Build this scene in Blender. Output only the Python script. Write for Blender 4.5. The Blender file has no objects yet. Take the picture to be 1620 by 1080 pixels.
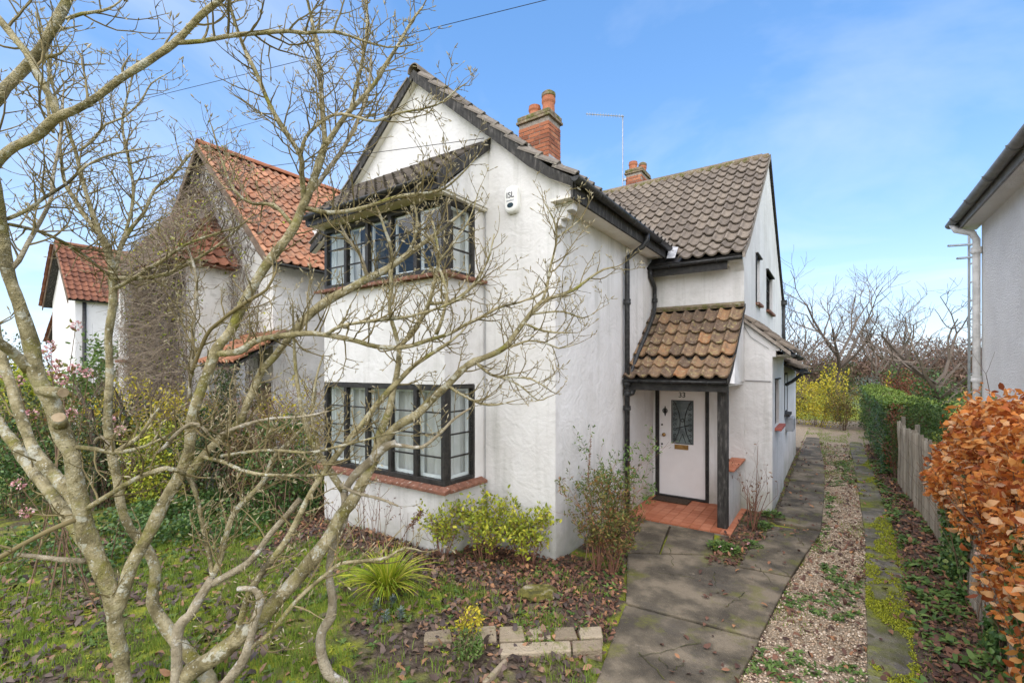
import bpy, bmesh, math, random
from mathutils import Vector, Matrix, noise
R = math.radians
sc = bpy.context.scene
COL = sc.collection

# ------------------------------------------------------------------ camera
F, CX, HY, H, PSI = 734.0, 810.0, 582.0, 2.4, R(34.69)     # focal (px of the 1620 px photo), horizon row, eye height
RT = Vector((math.cos(PSI), math.sin(PSI), 0)); FW = Vector((-math.sin(PSI), math.cos(PSI), 0)); EYE = Vector((0, 0, H))
cam_d = bpy.data.cameras.new('camera'); cam = bpy.data.objects.new('camera', cam_d); COL.objects.link(cam)
cam.location = EYE; cam.rotation_euler = (R(90), 0, PSI)
cam_d.sensor_width = 36; cam_d.lens = 36 * F / 1620; cam_d.shift_y = (HY - 540) / 1620
cam_d.clip_start = 0.05; cam_d.clip_end = 2000
sc.camera = cam

# ------------------------------------------------------------------ sky, sun, exposure
SUN_EL, SUN_AZ = R(47), R(164)          # azimuth clockwise from +Y: the sun stands behind the camera, veiled by thin cloud
w = bpy.data.worlds.new('World'); sc.world = w; w.use_nodes = True
nt = w.node_tree; nt.nodes.clear()
def wn(t, **k):
    n = nt.nodes.new(t)
    for a, b in k.items(): setattr(n, a, b)
    return n
sky = wn('ShaderNodeTexSky', sky_type='NISHITA', sun_disc=False, sun_elevation=SUN_EL, sun_rotation=SUN_AZ, air_density=1.0, dust_density=0.25, ozone_density=1.6, altitude=20)
tc = wn('ShaderNodeTexCoord'); sep = wn('ShaderNodeSeparateXYZ'); nt.links.new(tc.outputs['Generated'], sep.inputs[0])
# thin high cloud: direction projected on a flat layer overhead
zz = wn('ShaderNodeMath', operation='ADD'); zz.inputs[1].default_value = 0.12; nt.links.new(sep.outputs['Z'], zz.inputs[0])
dx = wn('ShaderNodeMath', operation='DIVIDE'); dy = wn('ShaderNodeMath', operation='DIVIDE')
nt.links.new(sep.outputs['X'], dx.inputs[0]); nt.links.new(zz.outputs[0], dx.inputs[1])
nt.links.new(sep.outputs['Y'], dy.inputs[0]); nt.links.new(zz.outputs[0], dy.inputs[1])
cmb = wn('ShaderNodeCombineXYZ'); nt.links.new(dx.outputs[0], cmb.inputs[0]); nt.links.new(dy.outputs[0], cmb.inputs[1])
cn = wn('ShaderNodeTexNoise'); cn.inputs['Scale'].default_value = 0.75; cn.inputs['Detail'].default_value = 7; cn.inputs['Roughness'].default_value = 0.55; cn.inputs['Distortion'].default_value = 0.5
nt.links.new(cmb.outputs[0], cn.inputs['Vector'])
cr = wn('ShaderNodeMapRange'); cr.inputs['From Min'].default_value = 0.48; cr.inputs['From Max'].default_value = 0.84; cr.inputs['To Max'].default_value = 0.62; cr.clamp = True
nt.links.new(cn.outputs['Fac'], cr.inputs['Value'])
mx = wn('ShaderNodeMix', data_type='RGBA'); mx.inputs['B'].default_value = (4.5, 4.85, 5.7, 1)
tint = wn('ShaderNodeMix', data_type='RGBA', blend_type='MULTIPLY'); tint.inputs['Factor'].default_value = 1; tint.inputs['B'].default_value = (1.30, 1.70, 2.15, 1)
gm = wn('ShaderNodeGamma'); gm.inputs['Gamma'].default_value = 0.56; hs = wn('ShaderNodeHueSaturation'); hs.inputs['Saturation'].default_value = 1.42
nt.links.new(sky.outputs[0], gm.inputs['Color']); nt.links.new(gm.outputs[0], hs.inputs['Color']); nt.links.new(hs.outputs[0], tint.inputs['A'])
hz1 = wn('ShaderNodeMath', operation='SUBTRACT', use_clamp=True); hz1.inputs[0].default_value = 1; nt.links.new(sep.outputs['Z'], hz1.inputs[1])
hz2 = wn('ShaderNodeMath', operation='POWER'); hz2.inputs[1].default_value = 6; nt.links.new(hz1.outputs[0], hz2.inputs[0])
hz3 = wn('ShaderNodeMath', operation='MULTIPLY_ADD', use_clamp=True); hz3.inputs[1].default_value = 0.72; nt.links.new(hz2.outputs[0], hz3.inputs[0]); nt.links.new(cr.outputs[0], hz3.inputs[2])
nt.links.new(hz3.outputs[0], mx.inputs['Factor']); nt.links.new(tint.outputs['Result'], mx.inputs['A'])
bg = wn('ShaderNodeBackground'); bg.inputs['Strength'].default_value = 0.15
wo = wn('ShaderNodeOutputWorld')
nt.links.new(mx.outputs['Result'], bg.inputs['Color']); nt.links.new(bg.outputs[0], wo.inputs['Surface'])
sun_d = bpy.data.lights.new('sun', 'SUN'); sun = bpy.data.objects.new('sun', sun_d); COL.objects.link(sun)
sun_d.energy = 4.4; sun_d.angle = R(120); sun_d.color = (1.0, 0.895, 0.77)
sdir = Vector((math.sin(SUN_AZ) * math.cos(SUN_EL), math.cos(SUN_AZ) * math.cos(SUN_EL), math.sin(SUN_EL)))
sun.rotation_euler = sdir.to_track_quat('Z', 'Y').to_euler(); sun.location = sdir * 40
vs = sc.view_settings; vs.view_transform = 'Standard'; vs.look = 'None'; vs.gamma = 1; vs.use_curve_mapping = False; vs.exposure = 0.70
sc.cycles.max_bounces = 8; sc.cycles.transparent_max_bounces = 16; sc.cycles.caustics_reflective = False; sc.cycles.caustics_refractive = False

# ------------------------------------------------------------------ photo pixels to places
def ray(u, v): return FW + RT * ((u - CX) / F) + Vector((0, 0, -(v - HY) / F))
def pd(u, v, d): return EYE + ray(u, v) * d
def py(u, v, Y): r = ray(u, v); return EYE + r * (Y / r.y)
def px(u, v, X): r = ray(u, v); return EYE + r * (X / r.x)
def pg(u, v, z=0.0): r = ray(u, v); return EYE + r * ((z - H) / r.z)

# ------------------------------------------------------------------ materials
MATS = {}
def mat(name, stops, rand=None, nscale=6.0, rough=0.85, bump=0.0, bscale=60.0, spots=(), metal=0.0, transl=0.0, spec=0.35, randw=0.7, stretch=None, coat=0, bump2=None, streak=None):
    """procedural material: colour ramp driven by noise and/or a random value per object or island, plus patches"""
    m = bpy.data.materials.new(name); m.use_nodes = True; t = m.node_tree; N = t.nodes; L = t.links
    N.clear(); out = N.new('ShaderNodeOutputMaterial'); bs = N.new('ShaderNodeBsdfPrincipled')
    geo = N.new('ShaderNodeNewGeometry'); pos = geo.outputs['Position']
    if stretch:
        mp = N.new('ShaderNodeMapping'); mp.inputs['Scale'].default_value = stretch; L.new(pos, mp.inputs['Vector']); pos = mp.outputs[0]
    nz = N.new('ShaderNodeTexNoise'); nz.inputs['Scale'].default_value = nscale; nz.inputs['Detail'].default_value = 5; nz.inputs['Roughness'].default_value = 0.6
    L.new(pos, nz.inputs['Vector'])
    ex = N.new('ShaderNodeMapRange'); ex.inputs['From Min'].default_value = 0.28; ex.inputs['From Max'].default_value = 0.72; L.new(nz.outputs['Fac'], ex.inputs['Value'])
    fac = ex.outputs[0]
    if rand:
        if rand == 'object': rnd = N.new('ShaderNodeObjectInfo').outputs['Random']
        else: rnd = geo.outputs['Random Per Island']
        mm = N.new('ShaderNodeMix'); mm.data_type = 'FLOAT'; mm.inputs['Factor'].default_value = randw
        L.new(fac, mm.inputs['A']); L.new(rnd, mm.inputs['B']); fac = mm.outputs['Result']
    cr = N.new('ShaderNodeValToRGB'); e = cr.color_ramp.elements
    while len(e) < len(stops): e.new(0.5)
    for i, (p, c) in enumerate(stops): e[i].position = p; e[i].color = (*c, 1)
    L.new(fac, cr.inputs[0]); col = cr.outputs[0]
    for sp in spots:
        ss, lo, hi, c = sp[:4]
        n2 = N.new('ShaderNodeTexNoise'); n2.inputs['Scale'].default_value = ss; n2.inputs['Detail'].default_value = 6; n2.inputs['Roughness'].default_value = 0.65
        n2.noise_dimensions = '4D'; n2.inputs['W'].default_value = ss * 1.7 + lo * 9
        L.new(pos, n2.inputs['Vector'])
        mr = N.new('ShaderNodeMapRange'); mr.inputs['From Min'].default_value = lo; mr.inputs['From Max'].default_value = hi; L.new(n2.outputs['Fac'], mr.inputs['Value'])
        f2 = mr.outputs[0]
        if len(sp) > 4:        # only below a height (splash zone), given as (z_low, z_high)
            sx = N.new('ShaderNodeSeparateXYZ'); L.new(geo.outputs['Position'], sx.inputs[0])
            m3 = N.new('ShaderNodeMapRange'); m3.inputs['From Min'].default_value = sp[4]; m3.inputs['From Max'].default_value = sp[5]; m3.inputs['To Min'].default_value = 1; m3.inputs['To Max'].default_value = 0
            L.new(sx.outputs['Z'], m3.inputs['Value'])
            ml = N.new('ShaderNodeMath'); ml.operation = 'MULTIPLY'; L.new(f2, ml.inputs[0]); L.new(m3.outputs[0], ml.inputs[1]); f2 = ml.outputs[0]
        mc = N.new('ShaderNodeMix'); mc.data_type = 'RGBA'; mc.inputs['B'].default_value = (*c, 1)
        L.new(f2, mc.inputs['Factor']); L.new(col, mc.inputs['A']); col = mc.outputs['Result']
    if streak:                   # rain streaks: noise drawn out down the wall (scale, lo, hi, colour)
        mp2 = N.new('ShaderNodeMapping'); mp2.inputs['Scale'].default_value = (streak[0], streak[0], streak[0] * 0.09); L.new(geo.outputs['Position'], mp2.inputs['Vector'])
        n3 = N.new('ShaderNodeTexNoise'); n3.inputs['Scale'].default_value = 1; n3.inputs['Detail'].default_value = 7; n3.inputs['Roughness'].default_value = 0.65; L.new(mp2.outputs[0], n3.inputs['Vector'])
        m4 = N.new('ShaderNodeMapRange'); m4.inputs['From Min'].default_value = streak[1]; m4.inputs['From Max'].default_value = streak[2]; L.new(n3.outputs['Fac'], m4.inputs['Value'])
        mc = N.new('ShaderNodeMix'); mc.data_type = 'RGBA'; mc.inputs['B'].default_value = (*streak[3], 1); L.new(m4.outputs[0], mc.inputs['Factor']); L.new(col, mc.inputs['A']); col = mc.outputs['Result']
    L.new(col, bs.inputs['Base Color']); bs.inputs['Roughness'].default_value = rough; bs.inputs['Metallic'].default_value = metal
    bs.inputs['Specular IOR Level'].default_value = spec
    if coat: bs.inputs['Coat Weight'].default_value = coat
    if bump:
        bn = N.new('ShaderNodeTexNoise'); bn.inputs['Scale'].default_value = bscale; bn.inputs['Detail'].default_value = 4; L.new(pos, bn.inputs['Vector'])
        h = bn.outputs['Fac']
        if bump2:                # second, coarser swirl: (scale, distortion, weight)
            b2 = N.new('ShaderNodeTexNoise'); b2.inputs['Scale'].default_value = bump2[0]; b2.inputs['Detail'].default_value = 3; b2.inputs['Distortion'].default_value = bump2[1]; L.new(pos, b2.inputs['Vector'])
            ma = N.new('ShaderNodeMath'); ma.operation = 'MULTIPLY_ADD'; ma.inputs[1].default_value = bump2[2]; L.new(b2.outputs['Fac'], ma.inputs[0]); L.new(h, ma.inputs[2]); h = ma.outputs[0]
        bp = N.new('ShaderNodeBump'); bp.inputs['Strength'].default_value = bump; bp.inputs['Distance'].default_value = 0.02
        L.new(h, bp.inputs['Height']); L.new(bp.outputs[0], bs.inputs['Normal'])
    sh = bs.outputs[0]
    if transl:
        tr = N.new('ShaderNodeBsdfTranslucent'); L.new(col, tr.inputs['Color']); mxs = N.new('ShaderNodeMixShader'); mxs.inputs[0].default_value = transl
        L.new(sh, mxs.inputs[1]); L.new(tr.outputs[0], mxs.inputs[2]); sh = mxs.outputs[0]
    L.new(sh, out.inputs['Surface']); MATS[name] = m
    return m
def flat(name, c, rough=0.6, metal=0.0, spec=0.4): return mat(name, [(0.3, tuple(x * 0.85 for x in c)), (0.7, tuple(min(1, x * 1.12) for x in c))], nscale=9, rough=rough, metal=metal, spec=spec)
def glass_mat(name):
    m = bpy.data.materials.new(name); m.use_nodes = True; t = m.node_tree; t.nodes.clear()
    o = t.nodes.new('ShaderNodeOutputMaterial'); a = t.nodes.new('ShaderNodeBsdfTransparent'); a.inputs[0].default_value = (0.94, 0.955, 0.95, 1)
    g = t.nodes.new('ShaderNodeBsdfGlossy'); g.inputs['Roughness'].default_value = 0.02
    lw = t.nodes.new('ShaderNodeLayerWeight'); pw = t.nodes.new('ShaderNodeMath'); pw.operation = 'POWER'; pw.inputs[1].default_value = 5.0; t.links.new(lw.outputs['Facing'], pw.inputs[0]); f = t.nodes.new('ShaderNodeMath'); f.operation = 'MULTIPLY_ADD'; f.inputs[1].default_value = 0.7; f.inputs[2].default_value = 0.03; t.links.new(pw.outputs[0], f.inputs[0])
    n = t.nodes.new('ShaderNodeTexNoise'); n.inputs['Scale'].default_value = 1.6; b = t.nodes.new('ShaderNodeBump'); b.inputs['Strength'].default_value = 0.06; b.inputs['Distance'].default_value = 0.05
    ge = t.nodes.new('ShaderNodeNewGeometry'); t.links.new(ge.outputs['Position'], n.inputs['Vector']); t.links.new(n.outputs['Fac'], b.inputs['Height']); t.links.new(b.outputs[0], g.inputs['Normal'])
    x = t.nodes.new('ShaderNodeMixShader'); t.links.new(f.outputs[0], x.inputs[0]); t.links.new(a.outputs[0], x.inputs[1]); t.links.new(g.outputs[0], x.inputs[2]); t.links.new(x.outputs[0], o.inputs['Surface'])
    MATS[name] = m
    return m

# ------------------------------------------------------------------ mesh helpers
class MB:
    def __init__(s): s.v = []; s.f = []
    def add(s, vs, fs):
        o = len(s.v); s.v += [tuple(v) for v in vs]; s.f += [tuple(i + o for i in f) for f in fs]; return s
    def box(s, x0, x1, y0, y1, z0, z1):
        return s.add([(x0, y0, z0), (x1, y0, z0), (x1, y1, z0), (x0, y1, z0), (x0, y0, z1), (x1, y0, z1), (x1, y1, z1), (x0, y1, z1)],
                     [(0, 3, 2, 1), (4, 5, 6, 7), (0, 1, 5, 4), (1, 2, 6, 5), (2, 3, 7, 6), (3, 0, 4, 7)])
    def obox(s, P, A, B, C):          # oriented box: corner and three edge vectors
        P, A, B, C = Vector(P), Vector(A), Vector(B), Vector(C)
        if A.cross(B).dot(C) < 0: A, B = B, A
        return s.add([P, P + A, P + A + B, P + B, P + C, P + A + C, P + A + B + C, P + B + C], [(0, 3, 2, 1), (4, 5, 6, 7), (0, 1, 5, 4), (1, 2, 6, 5), (2, 3, 7, 6), (3, 0, 4, 7)])
    def prism(s, poly, vec):
        n = len(poly); vec = Vector(vec); p = [Vector(q) for q in poly]
        nrm = Vector((0, 0, 0))
        for i in range(n): nrm += p[i].cross(p[(i + 1) % n])
        if nrm.dot(vec) > 0: p.reverse()
        return s.add(p + [q + vec for q in p], [tuple(range(n)), tuple(range(2 * n - 1, n - 1, -1))] + [(i, n + i, n + (i + 1) % n, (i + 1) % n) for i in range(n)])
    def tube(s, path, rad, n=6, cap=True):
        path = [Vector(p) for p in path]; k = len(path)
        if not hasattr(rad, '__len__'): rad = [rad] * k
        o = len(s.v); ref = None
        for i in range(k):
            t = (path[min(i + 1, k - 1)] - path[max(i - 1, 0)])
            if t.length < 1e-9: t = Vector((0, 0, 1))
            t.normalize()
            if ref is None:
                ref = Vector((0, 0, 1)) if abs(t.z) < 0.9 else Vector((1, 0, 0))
            a = ref - t * ref.dot(t)
            if a.length < 1e-6: a = t.orthogonal()
            a.normalize(); b = t.cross(a); ref = a
            for j in range(n):
                th = 2 * math.pi * j / n
                s.v.append(tuple(path[i] + (a * math.cos(th) + b * math.sin(th)) * rad[i]))
        for i in range(k - 1):
            for j in range(n):
                j2 = (j + 1) % n
                s.f.append((o + i * n + j, o + i * n + j2, o + (i + 1) * n + j2, o + (i + 1) * n + j))
        if cap:
            s.f.append(tuple(o + j for j in range(n - 1, -1, -1))); s.f.append(tuple(o + (k - 1) * n + j for j in range(n)))
        return s
    def lathe(s, c, prof, n=14):      # prof: (radius, z) up the axis
        o = len(s.v); c = Vector(c)
        for r, z in prof:
            for j in range(n):
                th = 2 * math.pi * j / n; s.v.append((c.x + r * math.cos(th), c.y + r * math.sin(th), c.z + z))
        for i in range(len(prof) - 1):
            for j in range(n):
                j2 = (j + 1) % n; s.f.append((o + i * n + j, o + i * n + j2, o + (i + 1) * n + j2, o + (i + 1) * n + j))
        return s
    def mesh(s, name, m, smooth=False):
        me = bpy.data.meshes.new(name); me.from_pydata(s.v, [], s.f); me.update()
        if m: me.materials.append(MATS[m] if isinstance(m, str) else m)
        if smooth: me.polygons.foreach_set('use_smooth', [True] * len(me.polygons))
        return me
    def build(s, name, m, parent=None, smooth=False, kind=None, bevel=0):
        o = bpy.data.objects.new(name, s.mesh(name, m, smooth)); COL.objects.link(o)
        if bevel:
            b = o.modifiers.new('bevel', 'BEVEL'); b.width = bevel; b.segments = 2; b.limit_method = 'ANGLE'; b.angle_limit = R(40)
        if parent: adopt(o, parent)
        if kind: o['kind'] = kind
        return o
def adopt(o, parent):
    o.parent = parent
    if parent.type == 'EMPTY': o.matrix_parent_inverse = Matrix.Translation(-parent.location)
def place(mesh, name, M, parent=None, kind=None):
    o = bpy.data.objects.new(name, mesh); COL.objects.link(o)
    if parent: adopt(o, parent)
    o.matrix_basis = M
    if kind: o['kind'] = kind
    return o
def thing(name, label, cat, loc=(0, 0, 0), group=None):
    o = bpy.data.objects.new(name, None); COL.objects.link(o); o.location = loc; o.empty_display_size = 0.2
    return tag(o, label, cat, group)
def tag(o, label, cat, group=None):
    o['label'] = label; o['category'] = cat
    if group: o['group'] = group
    return o
def frame_mat(P, A, T, N): return Matrix(((A.x, T.x, N.x, P.x), (A.y, T.y, N.y, P.y), (A.z, T.z, N.z, P.z), (0, 0, 0, 1)))
def lerp(a, b, t): return a + (b - a) * t
def polyline_at(pts, s):
    for i in range(len(pts) - 1):
        l = (pts[i + 1] - pts[i]).length
        if s <= l or i == len(pts) - 2:
            t = (pts[i + 1] - pts[i]).normalized(); return pts[i] + t * s, t
        s -= l
def polylen(pts): return sum((pts[i + 1] - pts[i]).length for i in range(len(pts) - 1))
rnd = random.Random(7)
# ------------------------------------------------------------------ materials of the buildings
mat('render_white', [(0.2, (0.62, 0.605, 0.58)), (0.8, (0.70, 0.69, 0.67))], nscale=1.3, rough=0.92, bump=0.3, bscale=22, bump2=(3.2, 2.2, 2.2), spec=0.2, streak=(4.5, 0.52, 0.78, (0.46, 0.455, 0.42)),
    spots=[(2.2, 0.56, 0.86, (0.47, 0.46, 0.43)), (9.0, 0.66, 0.80, (0.38, 0.37, 0.345)), (3.0, 0.42, 0.70, (0.33, 0.345, 0.24), 0.0, 0.6), (1.6, 0.38, 0.66, (0.36, 0.36, 0.31), 0.0, 0.4), (26.0, 0.69, 0.74, (0.26, 0.25, 0.23))])
mat('pebbledash', [(0.2, (0.80, 0.785, 0.76)), (0.8, (0.88, 0.87, 0.845))], nscale=2, rough=0.95, bump=1.0, bscale=45, spec=0.2, bump2=(90, 0, 0.7))
mat('old_render', [(0.2, (0.66, 0.64, 0.60)), (0.8, (0.80, 0.79, 0.77))], nscale=1.5, rough=0.95, bump=0.4, bscale=25, spec=0.2, spots=[(1.4, 0.5, 0.75, (0.42, 0.41, 0.38)), (5, 0.55, 0.8, (0.35, 0.34, 0.31))])
mat('far_render', [(0.2, (0.72, 0.71, 0.69)), (0.8, (0.80, 0.79, 0.78))], nscale=2, rough=0.95, bump=0.3, bscale=30)
mat('black_paint', [(0.3, (0.014, 0.013, 0.012)), (0.75, (0.035, 0.032, 0.028))], nscale=14, rough=0.55, bump=0.25, bscale=70, spots=[(24, 0.66, 0.78, (0.16, 0.15, 0.13))])
mat('weathered_black', [(0.2, (0.022, 0.021, 0.019)), (0.6, (0.05, 0.047, 0.042)), (0.9, (0.13, 0.12, 0.11))], nscale=5, rough=0.8, bump=0.5, bscale=90, stretch=(5, 5, 1), spots=[(16, 0.64, 0.76, (0.24, 0.23, 0.21))])
mat('black_iron', [(0.3, (0.016, 0.017, 0.018)), (0.8, (0.05, 0.05, 0.048))], nscale=20, rough=0.45, bump=0.15, bscale=50, spots=[(8, 0.62, 0.8, (0.10, 0.09, 0.075))])
mat('soffit', [(0.2, (0.66, 0.62, 0.54)), (0.8, (0.76, 0.73, 0.66))], nscale=4, rough=0.85)
mat('tile_grey', [(0.0, (0.10, 0.082, 0.064)), (0.35, (0.155, 0.127, 0.10)), (0.7, (0.20, 0.165, 0.128)), (1.0, (0.265, 0.22, 0.17))], rand='object', randw=0.55, nscale=16, rough=0.92, bump=0.5, bscale=110,
    spots=[(7, 0.60, 0.74, (0.30, 0.265, 0.215)), (26, 0.64, 0.74, (0.42, 0.39, 0.32)), (5, 0.60, 0.76, (0.075, 0.065, 0.055))])
mat('tile_grey_far', [(0.0, (0.10, 0.085, 0.072)), (0.6, (0.17, 0.148, 0.126)), (1.0, (0.24, 0.21, 0.175))], rand='island', nscale=16, rough=0.92, bump=0.5, bscale=110, spots=[(12, 0.58, 0.70, (0.36, 0.33, 0.26)), (30, 0.62, 0.70, (0.46, 0.43, 0.34))])
mat('tile_rust', [(0.0, (0.075, 0.056, 0.04)), (0.32, (0.15, 0.10, 0.066)), (0.58, (0.24, 0.155, 0.09)), (0.85, (0.30, 0.165, 0.08)), (0.96, (0.42, 0.15, 0.055)), (1.0, (0.50, 0.15, 0.045))], rand='object', randw=0.62, nscale=14, rough=0.92, bump=0.6, bscale=90,
    spots=[(14, 0.55, 0.66, (0.34, 0.28, 0.13)), (30, 0.60, 0.68, (0.52, 0.48, 0.36)), (6, 0.58, 0.72, (0.055, 0.045, 0.036)), (9, 0.62, 0.72, (0.27, 0.22, 0.04))])
mat('tile_dark', [(0.0, (0.055, 0.046, 0.036)), (0.6, (0.11, 0.092, 0.072)), (1.0, (0.18, 0.15, 0.115))], rand='object', nscale=16, rough=0.9, bump=0.5, bscale=100, spots=[(13, 0.60, 0.72, (0.19, 0.17, 0.12))])
mat('tile_red', [(0.0, (0.26, 0.11, 0.06)), (0.5, (0.39, 0.18, 0.10)), (1.0, (0.50, 0.26, 0.15))], rand='island', nscale=9, rough=0.9, bump=0.4, bscale=60, spots=[(2.2, 0.46, 0.66, (0.19, 0.125, 0.085)), (7, 0.56, 0.70, (0.12, 0.085, 0.06)), (15, 0.62, 0.75, (0.40, 0.27, 0.15))])
mat('tile_redbrown', [(0.0, (0.14, 0.06, 0.037)), (0.5, (0.21, 0.088, 0.052)), (1.0, (0.29, 0.12, 0.068))], rand='island', nscale=9, rough=0.9, bump=0.4, bscale=60, spots=[(15, 0.62, 0.75, (0.30, 0.22, 0.13))])
mat('brick', [(0.0, (0.17, 0.065, 0.038)), (0.4, (0.31, 0.11, 0.055)), (0.75, (0.40, 0.15, 0.075)), (1.0, (0.42, 0.21, 0.115))], rand='object', randw=0.75, nscale=25, rough=0.9, bump=0.5, bscale=80, spots=[(9, 0.62, 0.74, (0.12, 0.08, 0.06)), (30, 0.66, 0.74, (0.45, 0.36, 0.27))])
mat('mortar', [(0.2, (0.24, 0.20, 0.16)), (0.8, (0.36, 0.32, 0.27))], nscale=20, rough=0.95, bump=0.5, bscale=90)
mat('mossy_cap', [(0.2, (0.15, 0.115, 0.075)), (0.8, (0.27, 0.21, 0.14))], nscale=14, rough=0.95, bump=0.8, bscale=50, spots=[(9, 0.48, 0.6, (0.115, 0.115, 0.03)), (16, 0.58, 0.68, (0.34, 0.33, 0.24))])
mat('terracotta', [(0.0, (0.30, 0.11, 0.055)), (1.0, (0.46, 0.18, 0.095))], nscale=10, rough=0.85, bump=0.3, bscale=60, spots=[(8, 0.62, 0.75, (0.22, 0.14, 0.10))])
mat('lead', [(0.2, (0.30, 0.30, 0.31)), (0.8, (0.50, 0.50, 0.50))], nscale=10, rough=0.6, bump=0.3, bscale=30)
mat('sill_tile', [(0.0, (0.12, 0.055, 0.036)), (0.6, (0.20, 0.088, 0.054)), (1.0, (0.27, 0.135, 0.085))], nscale=12, rough=0.85, bump=0.5, bscale=60, spots=[(22, 0.58, 0.66, (0.50, 0.44, 0.36)), (6, 0.62, 0.75, (0.12, 0.075, 0.05))])
mat('quarry_tile', [(0.0, (0.36, 0.115, 0.055)), (0.5, (0.44, 0.155, 0.078)), (1.0, (0.53, 0.215, 0.12))], rand='object', nscale=8, rough=0.6, bump=0.15, bscale=60, spots=[(3, 0.6, 0.75, (0.30, 0.13, 0.08))])
mat('red_tile', [(0.2, (0.34, 0.085, 0.06)), (0.8, (0.43, 0.125, 0.085))], nscale=8, rough=0.7, bump=0.2, bscale=60)
mat('white_paint', [(0.2, (0.74, 0.73, 0.71)), (0.8, (0.83, 0.825, 0.81))], nscale=3, rough=0.45)
mat('door_paint', [(0.2, (0.80, 0.77, 0.75)), (0.8, (0.86, 0.83, 0.81))], nscale=2, rough=0.4)
mat('inner_frame', [(0.2, (0.72, 0.76, 0.77)), (0.8, (0.82, 0.85, 0.85))], nscale=3, rough=0.4)
mat('net_curtain', [(0.25, (0.74, 0.755, 0.74)), (0.75, (0.88, 0.885, 0.87))], nscale=3, rough=0.9, transl=0.35)
mat('brass', [(0.2, (0.36, 0.20, 0.065)), (0.8, (0.52, 0.31, 0.11))], nscale=15, rough=0.35, metal=0.85)
mat('alarm_white', [(0.2, (0.72, 0.72, 0.68)), (0.8, (0.80, 0.80, 0.77))], nscale=5, rough=0.4)
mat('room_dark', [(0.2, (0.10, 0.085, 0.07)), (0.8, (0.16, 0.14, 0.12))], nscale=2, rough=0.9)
flat('ink', (0.03, 0.032, 0.04)); flat('navy', (0.02, 0.045, 0.06), rough=0.3); flat('grey_metal', (0.33, 0.34, 0.35), rough=0.4, metal=0.6); flat('grey_plastic', (0.36, 0.37, 0.39))
flat('grey_gutter', (0.17, 0.17, 0.165), rough=0.5); flat('pale_pipe', (0.68, 0.67, 0.64)); flat('cable_black', (0.02, 0.02, 0.022)); flat('cable_grey', (0.25, 0.25, 0.25))
mat('door_mat', [(0.2, (0.045, 0.03, 0.02)), (0.8, (0.10, 0.065, 0.04))], nscale=40, rough=1, bump=1, bscale=160)
glass_mat('glass')

# ------------------------------------------------------------------ roof tiles
def pantile(w, L, roll=0.044, dip=0.018, thick=0.026, lift=0.044, n=9):
    """one S-shaped clay tile: x across, y up the slope, z out of the roof; underside and edges closed"""
    b = MB(); top = []; bot = []
    for j, (yy, zl) in enumerate(((0, lift), (L * 0.5, lift * 0.5), (L, 0))):
        rt, rb = [], []
        for i in range(n):
            t = i / (n - 1); x = t * w * 1.10
            q = t * 1.10
            z = roll * math.sin(math.pi * q / 0.40) if q < 0.40 else -dip * math.sin(math.pi * min(1, (q - 0.40) / 0.60)) + (roll * math.sin(math.pi * (q - 1.0) / 0.40) if q > 1.0 else 0)
            rt.append((x, yy, z + zl)); rb.append((x, yy, z + zl - thick))
        top.append(rt); bot.append(rb)
    vs = [p for r in top for p in r] + [p for r in bot for p in r]; m = 3 * n; fs = []
    for j in range(2):
        for i in range(n - 1):
            a = j * n + i; fs.append((a, a + 1, a + 1 + n, a + n))
    for i in range(n - 1): fs.append((i + 1, i, m + i, m + i + 1))                  # front lip
    for j in range(2):
        a = j * n; fs.append((a, a + n, m + a + n, m + a)); a = j * n + n - 1; fs.append((a + n, a, m + a, m + a + n))
    return b.add(vs, fs)
def tile_field(prof, A, width, w, g, fn, jit=0.006, skip=None, offs=0.0):
    """walks rows up the profile and columns along A; fn(M) receives each tile's matrix"""
    tot = polylen(prof); rows = int(tot / g + 0.35); cols = int(round(width / w))
    for r in range(rows):
        P, T = polyline_at(prof, r * g); N = A.cross(T).normalized()
        for c in range(cols):
            Q = P + A * (c * w + offs)
            if skip and skip(Q + T * g * 0.6): continue
            a = rnd.uniform(-1, 1) * 0.018
            T2 = (T + A * a).normalized(); A2 = T2.cross(N).normalized()
            N2 = (N + T * rnd.uniform(-0.02, 0.02)).normalized()
            fn(frame_mat(Q + N * (0.012 + rnd.uniform(-jit, jit)) + T * rnd.uniform(-jit, jit), A2, T2, N2))
def roof_deck(b, prof, A, width, th=0.05):
    for i in range(len(prof) - 1):
        T = prof[i + 1] - prof[i]; N = A.cross(T).normalized()
        b.obox(prof[i] - N * (th + 0.02), A * width, T, N * th)
def joined_tiles(name, tile, mlist, m, parent):
    b = MB()
    for M in mlist: b.add([M @ Vector(v) for v in tile.v], tile.f)
    return b.build(name, m, parent, smooth=False, kind='stuff')

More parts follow.
